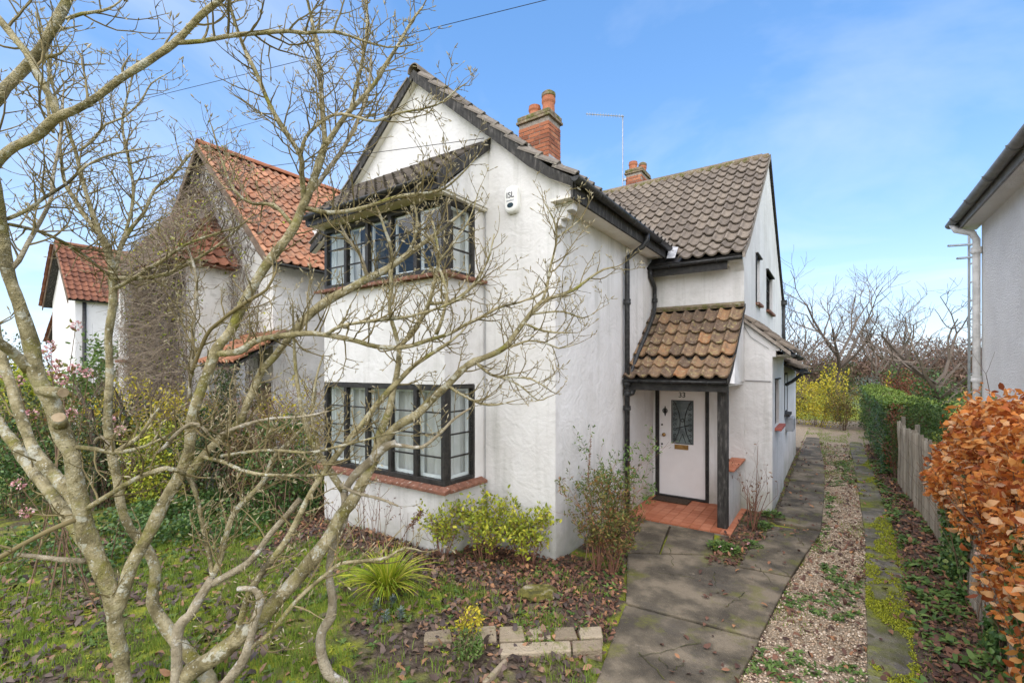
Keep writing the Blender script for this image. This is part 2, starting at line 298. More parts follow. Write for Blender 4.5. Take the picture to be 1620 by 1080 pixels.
# ------------------------------------------------------------------ windows
def window(parent, P, A, wd, ht, N, lights, rows, bar=0.05, depth=0.07, curtain=None, inner=True, widths=None, mname='window', fmat='black_paint', label=None):
    """P bottom corner on the outer face, A along the wall, N outward. > frame, mullion, glazing_bar, pane, casement, curtain"""
    P, A, N = Vector(P), Vector(A), Vector(N); Z = Vector((0, 0, 1)); back = -N * depth
    b = MB()
    b.obox(P, A * wd, back, Z * bar); b.obox(P + Z * (ht - bar), A * wd, back, Z * bar)
    b.obox(P + Z * bar, A * bar, back, Z * (ht - 2 * bar)); b.obox(P + A * (wd - bar) + Z * bar, A * bar, back, Z * (ht - 2 * bar))
    root = b.build(mname, fmat, parent, bevel=0.004)
    if label: root['label'] = label
    lw = (wd - bar) / lights
    for i in range(lights):
        a0 = bar + i * lw; a1 = (i + 1) * lw
        if i: MB().obox(P + A * (a0 - bar) + Z * bar + N * 0.002, A * bar, back, Z * (ht - 2 * bar)).build('mullion', fmat, root, bevel=0.004)
        hh = (ht - 2 * bar) / rows; gp = -N * (depth * 0.45)
        for r in range(rows):
            z0 = bar + r * hh
            if r: MB().obox(P + A * a0 + Z * (z0 - 0.009) + gp + N * 0.012, A * (a1 - a0), -N * 0.024, Z * 0.018).build('glazing_bar', fmat, root)
            t = 0.004; dn = N * rnd.uniform(-0.0015, 0.0015)
            MB().obox(P + A * a0 + Z * (z0 + 0.009) + gp + dn, A * (a1 - a0), -N * t, Z * (hh - 0.018)).build('pane', 'glass', root)
        if inner:
            q = MB(); c = 0.028; o = P + A * a0 - N * (depth + 0.012) + Z * bar; W_, H_ = a1 - a0, ht - 2 * bar
            q.obox(o, A * W_, -N * 0.03, Z * c * 1.3); q.obox(o + Z * (H_ - c), A * W_, -N * 0.03, Z * c); q.obox(o + Z * c * 1.3, A * c, -N * 0.03, Z * (H_ - 2.3 * c)); q.obox(o + A * (W_ - c) + Z * c * 1.3, A * c, -N * 0.03, Z * (H_ - 2.3 * c))
            q.build('casement', 'inner_frame', root)
    if curtain:
        for (f0, f1) in curtain:
            q = MB(); n = max(8, int((f1 - f0) * wd / 0.02)); vs = []; fs = []
            for i in range(n + 1):
                t = f0 + (f1 - f0) * i / n; x = t * wd
                off = -depth - 0.10 + 0.022 * math.sin(x * 52 + 1.3 * math.sin(x * 7)) + 0.01 * math.sin(x * 23)
                for z in (0.03, ht - 0.02): vs.append(P + A * x + N * off + Z * z)
            for i in range(n): fs.append((2 * i, 2 * i + 2, 2 * i + 3, 2 * i + 1))
            q.add(vs, fs).build('curtain', 'net_curtain', root, smooth=True)
    return root
def gutter_run(name, P0, P1, out, parent, m='black_iron', r=0.055, bracket=0.9):
    """half-round gutter with brackets between two points, open side up"""
    P0, P1 = Vector(P0), Vector(P1); D = (P1 - P0).normalized(); S = Vector(out).normalized(); Z = Vector((0, 0, 1)); b = MB(); n = 9
    vs = []; fs = []
    for P in (P0, P1):
        for rr in (r, r - 0.006):
            for i in range(n):
                th = math.pi * i / (n - 1); vs.append(P + S * (-math.cos(th) * rr) - Z * (math.sin(th) * rr))
    for i in range(n - 1):
        fs.append((i, i + 1, 2 * n + i + 1, 2 * n + i)); fs.append((n + i + 1, n + i, 3 * n + i, 3 * n + i + 1))
        fs.append((i + 1, i, n + i, n + i + 1)); fs.append((2 * n + i, 2 * n + i + 1, 3 * n + i + 1, 3 * n + i))
    fs += [(0, 2 * n, 3 * n, n), (n - 1, 2 * n - 1, 4 * n - 1, 3 * n - 1)]
    b.add(vs, fs)
    b.add([P0 + S * (-math.cos(math.pi * i / (n - 1)) * r) - Z * math.sin(math.pi * i / (n - 1)) * r for i in range(n)], [tuple(range(n))])
    b.add([P1 + S * (-math.cos(math.pi * i / (n - 1)) * r) - Z * math.sin(math.pi * i / (n - 1)) * r for i in range(n)], [tuple(range(n - 1, -1, -1))])
    g = b.build(name, m, parent, smooth=True)
    k = max(2, int((P1 - P0).length / bracket))
    for i in range(k):
        c = lerp(P0, P1, (i + 0.5) / k); q = MB(); ring = []
        q.tube([c + S * (-math.cos(math.pi * j / 8) * (r + 0.006)) - Z * math.sin(math.pi * j / 8) * (r + 0.006) for j in range(9)], 0.009, 5)
        q.build('bracket', m, g)
    return g
def downpipe(parent, path, r=0.038, m='black_iron', collars=()):
    p = MB().tube(path, r, 10).build('downpipe', m, parent, smooth=True)
    for c, hgt, rr in collars:
        c = Vector(c); MB().lathe(c, [(0, 0), (rr, 0), (rr + 0.006, hgt * 0.3), (rr, hgt * 0.6), (rr + 0.004, hgt), (0, hgt)], 12).build('collar', m, p)
    return p

# ------------------------------------------------------------------ the white house
YF, XR, XL = 5.0, -2.81, -7.55            # front wall plane, right and left wall planes
YW, XW, XO = 8.70, -1.24, -0.82           # wing front, wing gable end, outshot side wall
BX0, BX1, BY = -6.43, -3.93, 4.22         # two-storey bay
AX = -5.18                                # ridge line of the front block
house = thing('house', 'white rendered house with black bay windows, grey tiled roofs and number 33 porch', 'house', (-4.4, 9.0, 0))
V = Vector
rp = [(-2.50, 4.63), (-3.14, 5.09), (-3.50, 5.41), (-5.18, 6.86)]           # right slope of the front roof, seen in section
right_prof = lambda y: [V((x, y, z)) for x, z in rp]
left_prof = lambda y: [V((2 * AX - x, y, z)) for x, z in rp]
def front_roof_z(x):
    x = x if x > AX else 2 * AX - x
    for i in range(3):
        if rp[i][0] >= x >= rp[i + 1][0]: return lerp(rp[i][1], rp[i + 1][1], (x - rp[i][0]) / (rp[i + 1][0] - rp[i][0]))
    return 4.4
# front wall of the gable with the bay openings left free
w = MB(); T = 0.22
def fw(poly): w.prism([V((x, YF, z)) for x, z in poly], (0, T, 0))
und = lambda x: front_roof_z(x) - 0.10
fw([(BX1 - 0.2, -0.15), (XR, -0.15), (XR, und(XR)), (-3.14, und(-3.14)), (-3.5, und(-3.5)), (BX1 - 0.2, und(BX1 - 0.2))])
fw([(XL, -0.15), (BX0 + 0.2, -0.15), (BX0 + 0.2, und(BX0 + 0.2)), (2 * AX + 3.5, und(-3.5)), (2 * AX + 3.14, und(-3.14)), (XL, und(XL))])
fw([(BX0 + 0.2, 4.66), (BX1 - 0.2, 4.66), (BX1 - 0.2, und(BX1 - 0.2)), (AX, und(AX)), (BX0 + 0.2, und(BX0 + 0.2))])
fw([(BX0 + 0.2, 2.3), (BX1 - 0.2, 2.3), (BX1 - 0.2, 3.5), (BX0 + 0.2, 3.5)])
fw([(BX0 + 0.2, -0.15), (BX1 - 0.2, -0.15), (BX1 - 0.2, 0.85), (BX0 + 0.2, 0.85)])
front_wall = w.build('wall', 'render_white', house, bevel=0.0)
MB().box(XR - T, XR, YF + T, YW + 0.02, -0.15, 4.62).build('wall', 'render_white', house); MB().box(XL, XL + T, YF + T, 15.3, -0.15, 4.62).build('wall', 'render_white', house)
# raised render pier where the corner was repaired (a step of 2 cm on the side wall)
MB().box(XR, XR + 0.022, 7.35, YW - 0.01, -0.1, 4.395).build('render_panel', 'render_white', house, bevel=0.008)
# rooms behind the windows
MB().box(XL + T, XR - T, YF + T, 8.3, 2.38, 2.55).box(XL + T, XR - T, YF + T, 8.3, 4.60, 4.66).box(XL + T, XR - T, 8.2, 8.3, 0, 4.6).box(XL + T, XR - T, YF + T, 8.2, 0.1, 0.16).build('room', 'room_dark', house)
# bay walls
w = MB()
w.box(BX0, BX1, BY, YF, -0.15, 0.86)
w.box(BX0, BX1, BY, YF, 2.19, 3.53)
w.box(BX0, BX0 + 0.01, BY + 0.72, YF, 0.86, 2.19); w.box(BX1 - 0.13, BX1, BY + 0.58, YF, 0.90, 2.19); w.box(BX1 - 0.13, BX1, BY + 0.58, YF, 3.57, 4.52)
w.build('bay_wall', 'render_white', house, bevel=0.006)
for z0, ht, rows, cur in ((0.94, 1.24, 4, [(0.01, 0.99)]), (3.59, 0.92, 3, None)):
    up = rows == 3
    cf = [(0.02, 0.16), (0.2, 0.27)] if up else cur
    window(house, (BX0, BY, z0), (1, 0, 0), BX1 - BX0, ht, (0, -1, 0), 5, rows, bar=0.062, curtain=cf)
    window(house, (BX1, BY + 0.072, z0), (0, 1, 0), 0.52, ht, (1, 0, 0), 1, rows, bar=0.045, curtain=[(0.5, 0.98)] if up else [(0.03, 0.97)])
    window(house, (BX0, BY + 0.65, z0), (0, -1, 0), 0.575, ht, (-1, 0, 0), 1, rows, bar=0.045, curtain=cur)
# red tile sills: a row of creasing tiles on the front and the return
def tile_sill(z, dz=0.055, out=0.11, slope=0.04):
    root = MB().box(BX0 - 0.02, BX1 + 0.02, BY - 0.02, YF - 0.02, z, z + 0.03).build('sill', 'sill_tile', house)
    n = 17; L = BX1 - BX0 + 2 * out
    for i in range(n):
        x0 = BX0 - out + L * i / n; x1 = BX0 - out + L * (i + 1) / n - 0.004
        zz = z + rnd.uniform(-0.004, 0.004)
        m0 = max(0.0, BX0 - x0) if i == 0 else 0
        MB().add([(x0, BY - out, zz), (x1, BY - out, zz), (x1, BY + 0.0, zz + 0.015), (x0, BY + 0.0, zz + 0.015), (x0, BY - out, zz + dz - slope * 0.4), (x1, BY - out, zz + dz - slope * 0.4), (x1, BY - 0.001, zz + dz + 0.02), (x0, BY - 0.001, zz + dz + 0.02)],
                 [(0, 3, 2, 1), (4, 5, 6, 7), (0, 1, 5, 4), (1, 2, 6, 5), (2, 3, 7, 6), (3, 0, 4, 7)]).build('sill_tile', 'sill_tile', root, bevel=0.006)
    n = 5
    for i in range(n):
        y0 = BY + (YF - 0.05 - BY) * i / n; y1 = BY + (YF - 0.05 - BY) * (i + 1) / n - 0.004; zz = z + rnd.uniform(-0.004, 0.004)
        MB().add([(BX1, y0, zz), (BX1 + out, y0, zz), (BX1 + out, y1, zz), (BX1, y1, zz), (BX1 + 0.001, y0, zz + dz + 0.02), (BX1 + out, y0, zz + dz - slope * 0.4), (BX1 + out, y1, zz + dz - slope * 0.4), (BX1 + 0.001, y1, zz + dz + 0.02)],
                 [(0, 3, 2, 1), (4, 5, 6, 7), (0, 1, 5, 4), (1, 2, 6, 5), (2, 3, 7, 6), (3, 0, 4, 7)]).build('sill_tile', 'sill_tile', root, bevel=0.006)
tile_sill(0.865); tile_sill(3.53)
# bay roof: deck, tiles, eaves board, verge board, gutter
bay_prof = [V((BX0 - 0.12, 4.02, 4.66)), V((BX0 - 0.12, 4.25, 4.83)), V((BX0 - 0.12, YF, 5.46))]
b = MB(); roof_deck(b, bay_prof, V((1, 0, 0)), BX1 - BX0 + 0.20, 0.03)
bay_roof = b.build('bay_roof', 'black_paint', house)
tile_b = pantile(0.2, 0.24).mesh('roof_tile', 'tile_dark')
tile_field(bay_prof, V((1, 0, 0)), BX1 - BX0 + 0.2, 0.2, 0.205, lambda M: place(tile_b, 'roof_tile', M, bay_roof))
MB().box(BX0 - 0.10, BX1 + 0.06, 4.03, YF, 4.53, 4.575).build('soffit', 'soffit', house)
MB().box(BX0 - 0.12, BX1 + 0.08, 4.005, 4.03, 4.53, 4.70).build('fascia', 'black_paint', house)
MB().box(BX0, BX1 - 0.02, BY + 0.02, YF, 4.50, 4.53).build('window_head', 'black_paint', house)
gutter_run('gutter', (BX0 - 0.12, 3.945, 4.66), (BX1 + 0.08, 3.945, 4.66), (0, -1, 0), house, r=0.045)
vb = MB(); xo = BX1 + 0.085
vb.prism([V((xo, 4.0, 4.55)), V((xo, 4.0, 4.72)), V((xo, YF, 5.52)), V((xo, YF, 5.36)), V((xo, 4.12, 4.64))], (0.03, 0, 0)); vb.build('verge_board', 'weathered_black', house)
MB().prism([V((BX1 + 0.05, 4.1, 4.56)), V((BX1 + 0.05, YF, 5.38)), V((BX1 + 0.05, YF, 4.56))], (0.033, 0, 0)).build('cheek', 'render_white', house)
vb = MB(); xo = BX0 - 0.15
vb.prism([V((xo, 4.0, 4.55)), V((xo, 4.0, 4.72)), V((xo, YF, 5.52)), V((xo, YF, 5.36))], (0.03, 0, 0)); vb.build('verge_board', 'weathered_black', house)
# front roof: both slopes, tiles joined (seen edge-on), ridge tiles, barge boards
YB = 12.2
b = MB(); roof_deck(b, right_prof(4.91), V((0, 1, 0)), YB - 4.91, 0.04); roof_deck(b, left_prof(YB), V((0, -1, 0)), YB - 4.91, 0.04)
front_roof = b.build('front_roof', 'black_paint', house)
tl = pantile(0.215, 0.36); ms = []
wing_z = lambda y: 4.62 + (y - 8.95) * 0.818
tile_field(right_prof(4.87), V((0, 1, 0)), YB - 4.90, 0.215, 0.30, ms.append, skip=lambda Q: Q.z < wing_z(Q.y) - 0.25)
tile_field(left_prof(YB), V((0, -1, 0)), YB - 4.90, 0.215, 0.30, ms.append)
joined_tiles('roof_tiles', tl, ms, 'tile_grey_far', front_roof)
def ridge_tiles(P0, P1, parent, m, r=0.115, L=0.42):
    P0, P1 = V(P0), V(P1); D = (P1 - P0).normalized(); S = D.cross(V((0, 0, 1))); n = int((P1 - P0).length / L)
    b = MB(); vs = []; fs = []; k = 9
    for yy, rr in ((0, r), (L * 1.04, r * 0.96)):
        for r2 in (rr, rr - 0.015):
            for i in range(k):
                th = math.pi * (i / (k - 1)) * 1.1 - 0.05 * math.pi; vs.append((math.cos(th) * r2, yy, math.sin(th) * r2 * 0.95 - 0.02))
    for i in range(k - 1):
        fs += [(i + 1, i, 2 * k + i, 2 * k + i + 1), (k + i, k + i + 1, 3 * k + i + 1, 3 * k + i), (i, i + 1, k + i + 1, k + i), (2 * k + i + 1, 2 * k + i, 3 * k + i, 3 * k + i + 1)]
    fs += [(0, k, 3 * k, 2 * k), (k - 1, 3 * k - 1, 4 * k - 1, 2 * k - 1)]
    me = b.add(vs, fs).mesh('ridge_tile', m)
    for i in range(n + 1):
        place(me, 'ridge_tile', frame_mat(P0 + D * (i * L) + V((0, 0, rnd.uniform(-0.004, 0.004))), S, D, V((0, 0, 1))), parent)
ridge_tiles((AX, 4.87, 6.88), (AX, 11.6, 6.88), front_roof, 'tile_grey')
for sgn in (1, -1):
    pts = [(x if sgn > 0 else 2 * AX - x, z) for x, z in [(-2.47, 4.60), (-2.84, 4.83)] + rp[1:]]
    up_ = [V((x, 4.88, z + 0.015)) for x, z in pts]; lo_ = [V((x, 4.88, z - ((0.165 if sgn > 0 else 0.10) if i > 1 else 0.09 + 0.03 * i))) for i, (x, z) in enumerate(pts)]
    b = MB()
    for i in range(len(pts) - 1): b.prism([up_[i], up_[i + 1], lo_[i + 1], lo_[i]], (0, 0.035, 0))
    b.build('bargeboard', 'weathered_black', house)
    b = MB()
    for i in range(len(pts) - 1): b.prism([lo_[i] + V((0, .03, -.0)), lo_[i + 1] + V((0, .03, 0)), lo_[i + 1] + V((0, .03, 0.02)), lo_[i] + V((0, .03, .02))], (0, 0.095, 0))
    b.build('verge_soffit', 'soffit', house)
# right eaves: soffit, fascia, gutter, kneeler
MB().prism([V((XR, 4.86, 4.40)), V((-2.53, 4.86, 4.40)), V((-2.53, 4.86, 4.43)), V((XR, 4.86, 4.43))], (0, 8.5 - 4.86, 0)).build('soffit', 'soffit', house)
MB().box(-2.53, -2.50, 4.86, 8.50, 4.39, 4.62).build('fascia', 'weathered_black', house)
gutter_run('gutter', (-2.435, 4.78, 4.60), (-2.435, 8.52, 4.57), (1, 0, 0), house, r=0.062, bracket=0.95)
k = MB()
for i, (x1, z0, z1) in enumerate(((-2.56, 4.30, 4.395), (-2.64, 4.21, 4.30), (-2.72, 4.13, 4.21))): k.box(XR + 0.001, x1, 4.975 - 0.002 * i, 5.10, z0, z1)
k.build('kneeler', 'render_white', house, bevel=0.008)
MB().prism([V((XR - 0.02, 4.988, 4.396)), V((-2.51, 4.988, 4.396)), V((-2.51, 4.988, 4.56)), V((XR - 0.02, 4.988, 4.80))], (0, 0.16, 0)).build('kneeler', 'render_white', house)
# downpipe with swan neck, hopper and soil joints
gx, gy = XR + 0.075, 7.22
DP = [(-2.435, 7.3, 4.54), (-2.435, 7.3, 4.44), (-2.50, 7.28, 4.34), (gx, gy, 4.17), (gx, gy, 4.0), (gx, gy, 0.05)]
downpipe(house, DP, r=0.042, collars=[((gx, gy, 3.42), 0.09, 0.056), ((gx, gy, 2.12), 0.10, 0.062), ((gx, gy, 1.96), 0.10, 0.06), ((gx, gy, 1.72), 0.07, 0.058), ((gx, gy, 0.9), 0.07, 0.056)])
MB().tube([(gx, gy, 1.98), (gx + 0.05, gy + 0.06, 2.0), (gx + 0.08, gy + 0.1, 2.1)], [0.05, 0.055, 0.045], 10).build('pipe_joint', 'black_iron', house, smooth=True)
# ------------------------------------------------------------------ wing, outshot and porch of the same house
RY, RZ = 12.25, 7.32
DX0, DX1, DZ = -2.745, -1.80, 2.07        # door opening
w = MB()
w.box(-2.83, DX0, YW, YW + 0.2, -0.1, 4.3); w.box(DX1, XW, YW, YW + 0.2, -0.1, 4.3); w.box(DX0, DX1, YW, YW + 0.2, DZ, 4.3)
w.prism([V((XW, YW, -0.1)), V((XO, YW, -0.1)), V((XO, YW, 2.80)), V((XW, YW, 3.20))], (0, 0.2, 0))
w.build('wall', 'render_white', house, bevel=0.006)
# gable end of the wing with two openings
w = MB(); G = lambda y: min(7.2, wing_z(y) - 0.12 if y < RY else wing_z(2 * RY - y) - 0.12)
def gw(y0, y1, z0, z1=None):
    if z1: w.prism([V((XW, y0, z0)), V((XW, y1, z0)), V((XW, y1, z1)), V((XW, y0, z1))], (-0.2, 0, 0))
    else:
        ys = [y0] + ([RY] if y0 < RY < y1 else []) + [y1]
        w.prism([V((XW, y0, z0)), V((XW, y1, z0))] + [V((XW, y, G(y))) for y in reversed(ys)], (-0.2, 0, 0))
W1, W2 = (10.15, 10.75, 3.68, 4.62), (11.85, 13.15, 3.72, 4.60)
gw(YW + 0.2, W1[0], -0.1); gw(W1[0], W1[1], -0.1, W1[2]); gw(W1[0], W1[1], W1[3]); gw(W1[1], W2[0], -0.1); gw(W2[0], W2[1], -0.1, W2[2]); gw(W2[0], W2[1], W2[3]); gw(W2[1], 15.7, -0.1)
w.build('wall', 'render_white', house)
MB().prism([V((XW + 0.001, YW - 0.001, 4.05)), V((XW + 0.001, YW - 0.12, 4.19)), V((XW + 0.001, YW - 0.25, 4.22)), V((XW + 0.001, YW - 0.25, 4.30)), V((XW + 0.001, YW + 0.05, 4.40)), V((XW + 0.001, YW + 0.05, 4.05))], (-0.22, 0, 0)).build('kneeler', 'render_white', house)
wi = MB().box(XW - 0.16, XW - 0.14, W1[0], W1[1], W1[2], W1[3]).build('blind_window', 'render_white', house)
MB().box(XW - 0.14, XW + 0.02, W1[0] - 0.03, W1[0] + 0.02, W1[2], W1[3]).build('frame', 'black_paint', wi)
MB().box(XW - 0.1, XW + 0.05, W1[0] - 0.05, W1[1] + 0.03, W1[3], W1[3] + 0.025).build('drip_mould', 'weathered_black', wi)
MB().box(XW - 0.1, XW + 0.07, W1[0] - 0.03, W1[1] + 0.03, W1[2] - 0.045, W1[2]).build('sill', 'sill_tile', wi)
wi = window(house, (XW - 0.06, W2[0], W2[2]), (0, 1, 0), W2[1] - W2[0], W2[3] - W2[2], (1, 0, 0), 2, 3, bar=0.06)
MB().box(XW - 0.1, XW + 0.05, W2[0] - 0.05, W2[1] + 0.05, W2[3], W2[3] + 0.03).build('drip_mould', 'weathered_black', wi)
MB().box(XW - 0.1, XW + 0.07, W2[0] - 0.03, W2[1] + 0.03, W2[2] - 0.05, W2[2]).build('sill', 'sill_tile', wi)
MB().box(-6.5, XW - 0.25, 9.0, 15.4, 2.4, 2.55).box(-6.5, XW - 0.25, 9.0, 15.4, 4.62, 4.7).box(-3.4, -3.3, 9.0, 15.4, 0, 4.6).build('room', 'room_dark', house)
MB().box(-7.3, XW - 0.21, 15.5, 15.7, -0.1, 4.3).build('wall', 'render_white', house)
# wing roof
wp = [V((0, 8.38, 4.28)), V((0, 8.95, 4.62)), V((0, RY, RZ))]
cols = 23; tw = 0.2075; X0 = XW + 0.035 - cols * tw
prof = [p + V((X0, 0, 0)) for p in wp]
b = MB(); roof_deck(b, prof, V((1, 0, 0)), cols * tw, 0.04)
bp_ = [V((XW + 0.03, 2 * RY - p.y, p.z)) for p in wp]; roof_deck(b, bp_, V((-1, 0, 0)), cols * tw + 1.5, 0.04)
wing_roof = b.build('wing_roof', 'black_paint', house)
tw_me = pantile(tw, 0.405, roll=0.046, dip=0.02, lift=0.05, thick=0.03).mesh('roof_tile', 'tile_grey')
tile_field(prof, V((1, 0, 0)), cols * tw, tw, 0.345, lambda M: place(tw_me, 'roof_tile', M, wing_roof), skip=lambda Q: Q.z < front_roof_z(min(Q.x, -2.5)) - 0.12 and Q.x < -2.45)
tl2 = pantile(tw, 0.405); ms = []
tile_field(bp_, V((-1, 0, 0)), cols * tw, tw, 0.345, ms.append); joined_tiles('roof_tiles', tl2, ms, 'tile_grey_far', wing_roof)
ridge_tiles((-6.0, RY, RZ + 0.015), (XW - 0.30, RY, RZ + 0.015), wing_roof, 'tile_grey', r=0.10)
MB().box(-6.0, XW + 0.03, RY - 0.13, RY + 0.13, RZ - 0.09, RZ + 0.03).build('ridge_mortar', 'mossy_cap', wing_roof, bevel=0.03)
for sg in (1, -1):
    pr = [V((XW + 0.02, p.y if sg > 0 else 2 * RY - p.y, p.z)) for p in wp]
    b = MB()
    for i in range(2): b.prism([pr[i] + V((0, 0, 0.03)), pr[i + 1] + V((0, 0, 0.03)), pr[i + 1] - V((0, 0, 0.07)), pr[i] - V((0, 0, 0.07))], (0.035, 0, 0))
    b.build('verge', 'mortar' if sg > 0 else 'weathered_black', house)
MB().box(-2.80, XW - 0.22, 8.44, 8.47, 4.06, 4.24).build('fascia', 'black_paint', house)
MB().box(-2.80, XW - 0.22, 8.47, YW, 4.15, 4.18).build('soffit', 'soffit', house)
gutter_run('gutter', (-2.80, 8.385, 4.235), (XW + 0.02, 8.385, 4.235), (0, -1, 0), house, r=0.052, bracket=0.8)
downpipe(house, [(-2.74, 8.385, 4.19), (-2.74, 8.40, 4.08), (-2.735, 8.63, 3.9), (-2.735, 8.63, 3.55), (-2.71, 8.50, 3.40), (-2.71, 8.15, 3.06), (-2.72, 7.62, 2.60), (-2.72, 7.28, 2.27), (XR + 0.09, 7.24, 2.16)], r=0.036, collars=[((-2.735, 8.63, 3.62), 0.07, 0.048)])
# lead flashing in the corner below the front roof
MB().add([(-2.45, 8.40, 4.36), (-2.30, 8.38, 4.345), (-2.34, 8.75, 4.62), (-2.5, 8.75, 4.66)], [(0, 1, 2, 3)]).add([(-2.45, 8.40, 4.36), (-2.5, 8.75, 4.66), (-2.52, 8.75, 4.45), (-2.5, 8.40, 4.30)], [(0, 1, 2, 3)]).build('flashing', 'lead', house)
downpipe(house, [(XW + 0.06, 15.55, 4.3), (XW + 0.06, 15.55, 2.5)], r=0.045, collars=[((XW + 0.06, 15.55, 4.22), 0.14, 0.085)])
# outshot: lean-to along the side
w = MB()
OW = (9.12, 9.86, 1.38, 2.20); OE = 10.85
w.box(XO - 0.18, XO, YW + 0.2, OW[0], -0.1, 2.72); w.box(XO - 0.18, XO, OW[1], OE, -0.1, 2.72); w.box(XO - 0.18, XO, OW[0], OW[1], -0.1, OW[2]); w.box(XO - 0.18, XO, OW[0], OW[1], OW[3], 2.72)
w.box(XO - 0.22, XO - 0.04, OE, 15.2, -0.1, 2.45)
w.box(XO - 0.18, XO - 0.03, OE - 0.05, OE, 2.4, 2.72)
for i, (x1, z0, z1) in enumerate(((XO + 0.11, 2.68, 2.795), (XO + 0.05, 2.58, 2.68))): w.box(XO - 0.02, x1, YW + 0.001 + 0.001 * i, YW + 0.2, z0, z1)
w.build('wall', 'render_white', house, bevel=0.006)
wi = window(house, (XO - 0.05, OW[0], OW[2]), (0, 1, 0), OW[1] - OW[0], OW[3] - OW[2], (1, 0, 0), 1, 3, bar=0.05, curtain=[(0.05, 0.95)])
MB().box(XO - 0.06, XO + 0.10, OW[0] - 0.06, OW[1] + 0.06, OW[2] - 0.05, OW[2] - 0.002).build('sill', 'red_tile', wi, bevel=0.006)
MB().box(XO - 0.05, XO + 0.03, OW[0] - 0.04, OW[1] + 0.04, OW[3], OW[3] + 0.02).build('drip_mould', 'weathered_black', wi)
wi = window(house, (XO - 0.028, 11.5, 1.42), (0, 1, 0), 0.7, 0.88, (1, 0, 0), 1, 3, bar=0.05)
MB().box(XO - 0.04, XO + 0.05, 11.45, 12.25, 1.36, 1.415).build('sill', 'weathered_black', wi)
op = [V((XO + 0.26, YW - 0.06, 2.66)), V((XW, YW - 0.06, 3.24))]
b = MB(); roof_deck(b, op, V((0, 1, 0)), OE - YW + 0.1, 0.035); orf = b.build('outshot_roof', 'black_paint', house)
to_me = pantile(0.2, 0.27).mesh('roof_tile', 'tile_grey'); tile_field(op, V((0, 1, 0)), OE - YW + 0.1, 0.2, 0.24, lambda M: place(to_me, 'roof_tile', M, orf))
MB().prism([op[0] + V((0, -0.004, 0.0)), op[1] + V((0, -0.004, 0.0)), op[1] + V((0, -0.004, -0.06)), op[0] + V((0, -0.004, -0.06))], (0, 0.06, 0)).build('verge', 'mortar', house)
gutter_run('gutter', (XO + 0.30, YW - 0.05, 2.62), (XO + 0.30, OE, 2.60), (1, 0, 0), house, r=0.05)
MB().box(XO, XO + 0.25, YW + 0.2, OE, 2.60, 2.625).build('soffit', 'soffit', house)
op = [V((XO + 0.28, OE + 0.05, 2.36)), V((XW, OE + 0.05, 2.75))]
b = MB(); roof_deck(b, op, V((0, 1, 0)), 4.2, 0.035); orf = b.build('outshot_roof', 'black_paint', house)
tile_field(op, V((0, 1, 0)), 4.2, 0.2, 0.24, lambda M: place(to_me, 'roof_tile', M, orf))
gutter_run('gutter', (XO + 0.32, OE + 0.05, 2.32), (XO + 0.32, 15.0, 2.30), (1, 0, 0), house, r=0.05)
downpipe(house, [(XO + 0.30, 11.1, 2.28), (XO + 0.12, 11.2, 2.12), (XO + 0.01, 11.25, 2.05)], r=0.034)
mb = MB().box(XO - 0.04, XO + 0.11, 11.75, 12.2, 1.02, 1.32).build('meter_box', 'grey_plastic', house, bevel=0.01)
MB().box(XO + 0.11, XO + 0.118, 11.8, 12.15, 1.06, 1.28).build('lid', 'grey_metal', mb)
# porch roof
pw = 8; pt = (XR - 0.02 - (XW - 0.02)) / -pw; pt = abs(pt)
pp = [V((XR + 0.02, 7.19, 2.23)), V((XR + 0.02, 7.50, 2.43)), V((XR + 0.02, YW, 3.47))]
b = MB(); roof_deck(b, pp, V((1, 0, 0)), 1.555, 0.04); porch_roof = b.build('porch_roof', 'black_paint', house)
tp_me = pantile(0.1945, 0.35, roll=0.044, dip=0.02, lift=0.048, thick=0.028).mesh('roof_tile', 'tile_rust')
tile_field(pp, V((1, 0, 0)), 1.556, 0.1945, 0.298, lambda M: place(tp_me, 'roof_tile', M, porch_roof), jit=0.01)
MB().obox((XR + 0.02, YW - 0.10, 3.43), (1.56, 0, 0), (0, 0.10, 0.05), (0, -0.02, 0.05)).build('flashing', 'mossy_cap', house)
MB().box(XR + 0.03, XW - 0.0, 7.25, 7.31, 2.05, 2.17).build('porch_beam', 'black_paint', house, bevel=0.005)
MB().box(XR + 0.03, XW - 0.02, 7.31, YW, 2.13, 2.16).build('porch_ceiling', 'white_paint', house)
gutter_run('gutter', (XR + 0.03, 7.165, 2.215), (XW - 0.01, 7.165, 2.205), (0, -1, 0), house, r=0.045, bracket=0.5)
b = MB(); b.prism([V((XW - 0.05, 7.27, 2.17)), V((XW - 0.05, 7.52, 2.40)), V((XW - 0.05, YW, 3.43)), V((XW - 0.05, YW, 2.17))], (0.05, 0, 0))
b.add([(XW, 7.28, 2.18), (XW + 0.07, 7.32, 2.175), (XW + 0.07, 7.85, 2.175), (XW, 7.95, 2.18), (XW, 7.42, 2.34), (XW, 7.86, 2.62)], [(0, 4, 1), (1, 4, 5, 2), (2, 5, 3), (0, 1, 2, 3)])
b.build('porch_cheek', 'render_white', house)
vb = MB()
for i in range(2): vb.prism([pp[i] + V((1.545, 0, 0.02)), pp[i + 1] + V((1.545, 0, 0.02)), pp[i + 1] + V((1.545, 0, -0.06)), pp[i] + V((1.545, 0, -0.06))], (0.03, 0, 0))
vb.build('verge_board', 'weathered_black', house)
MB().box(-1.425, -1.285, 7.44, 7.58, 0.02, 2.06).build('porch_post', 'weathered_black', house, bevel=0.008)
lw_ = MB().box(-1.40, -1.285, 7.585, YW - 0.003, -0.05, 0.84).build('low_wall', 'render_white', house, bevel=0.01)
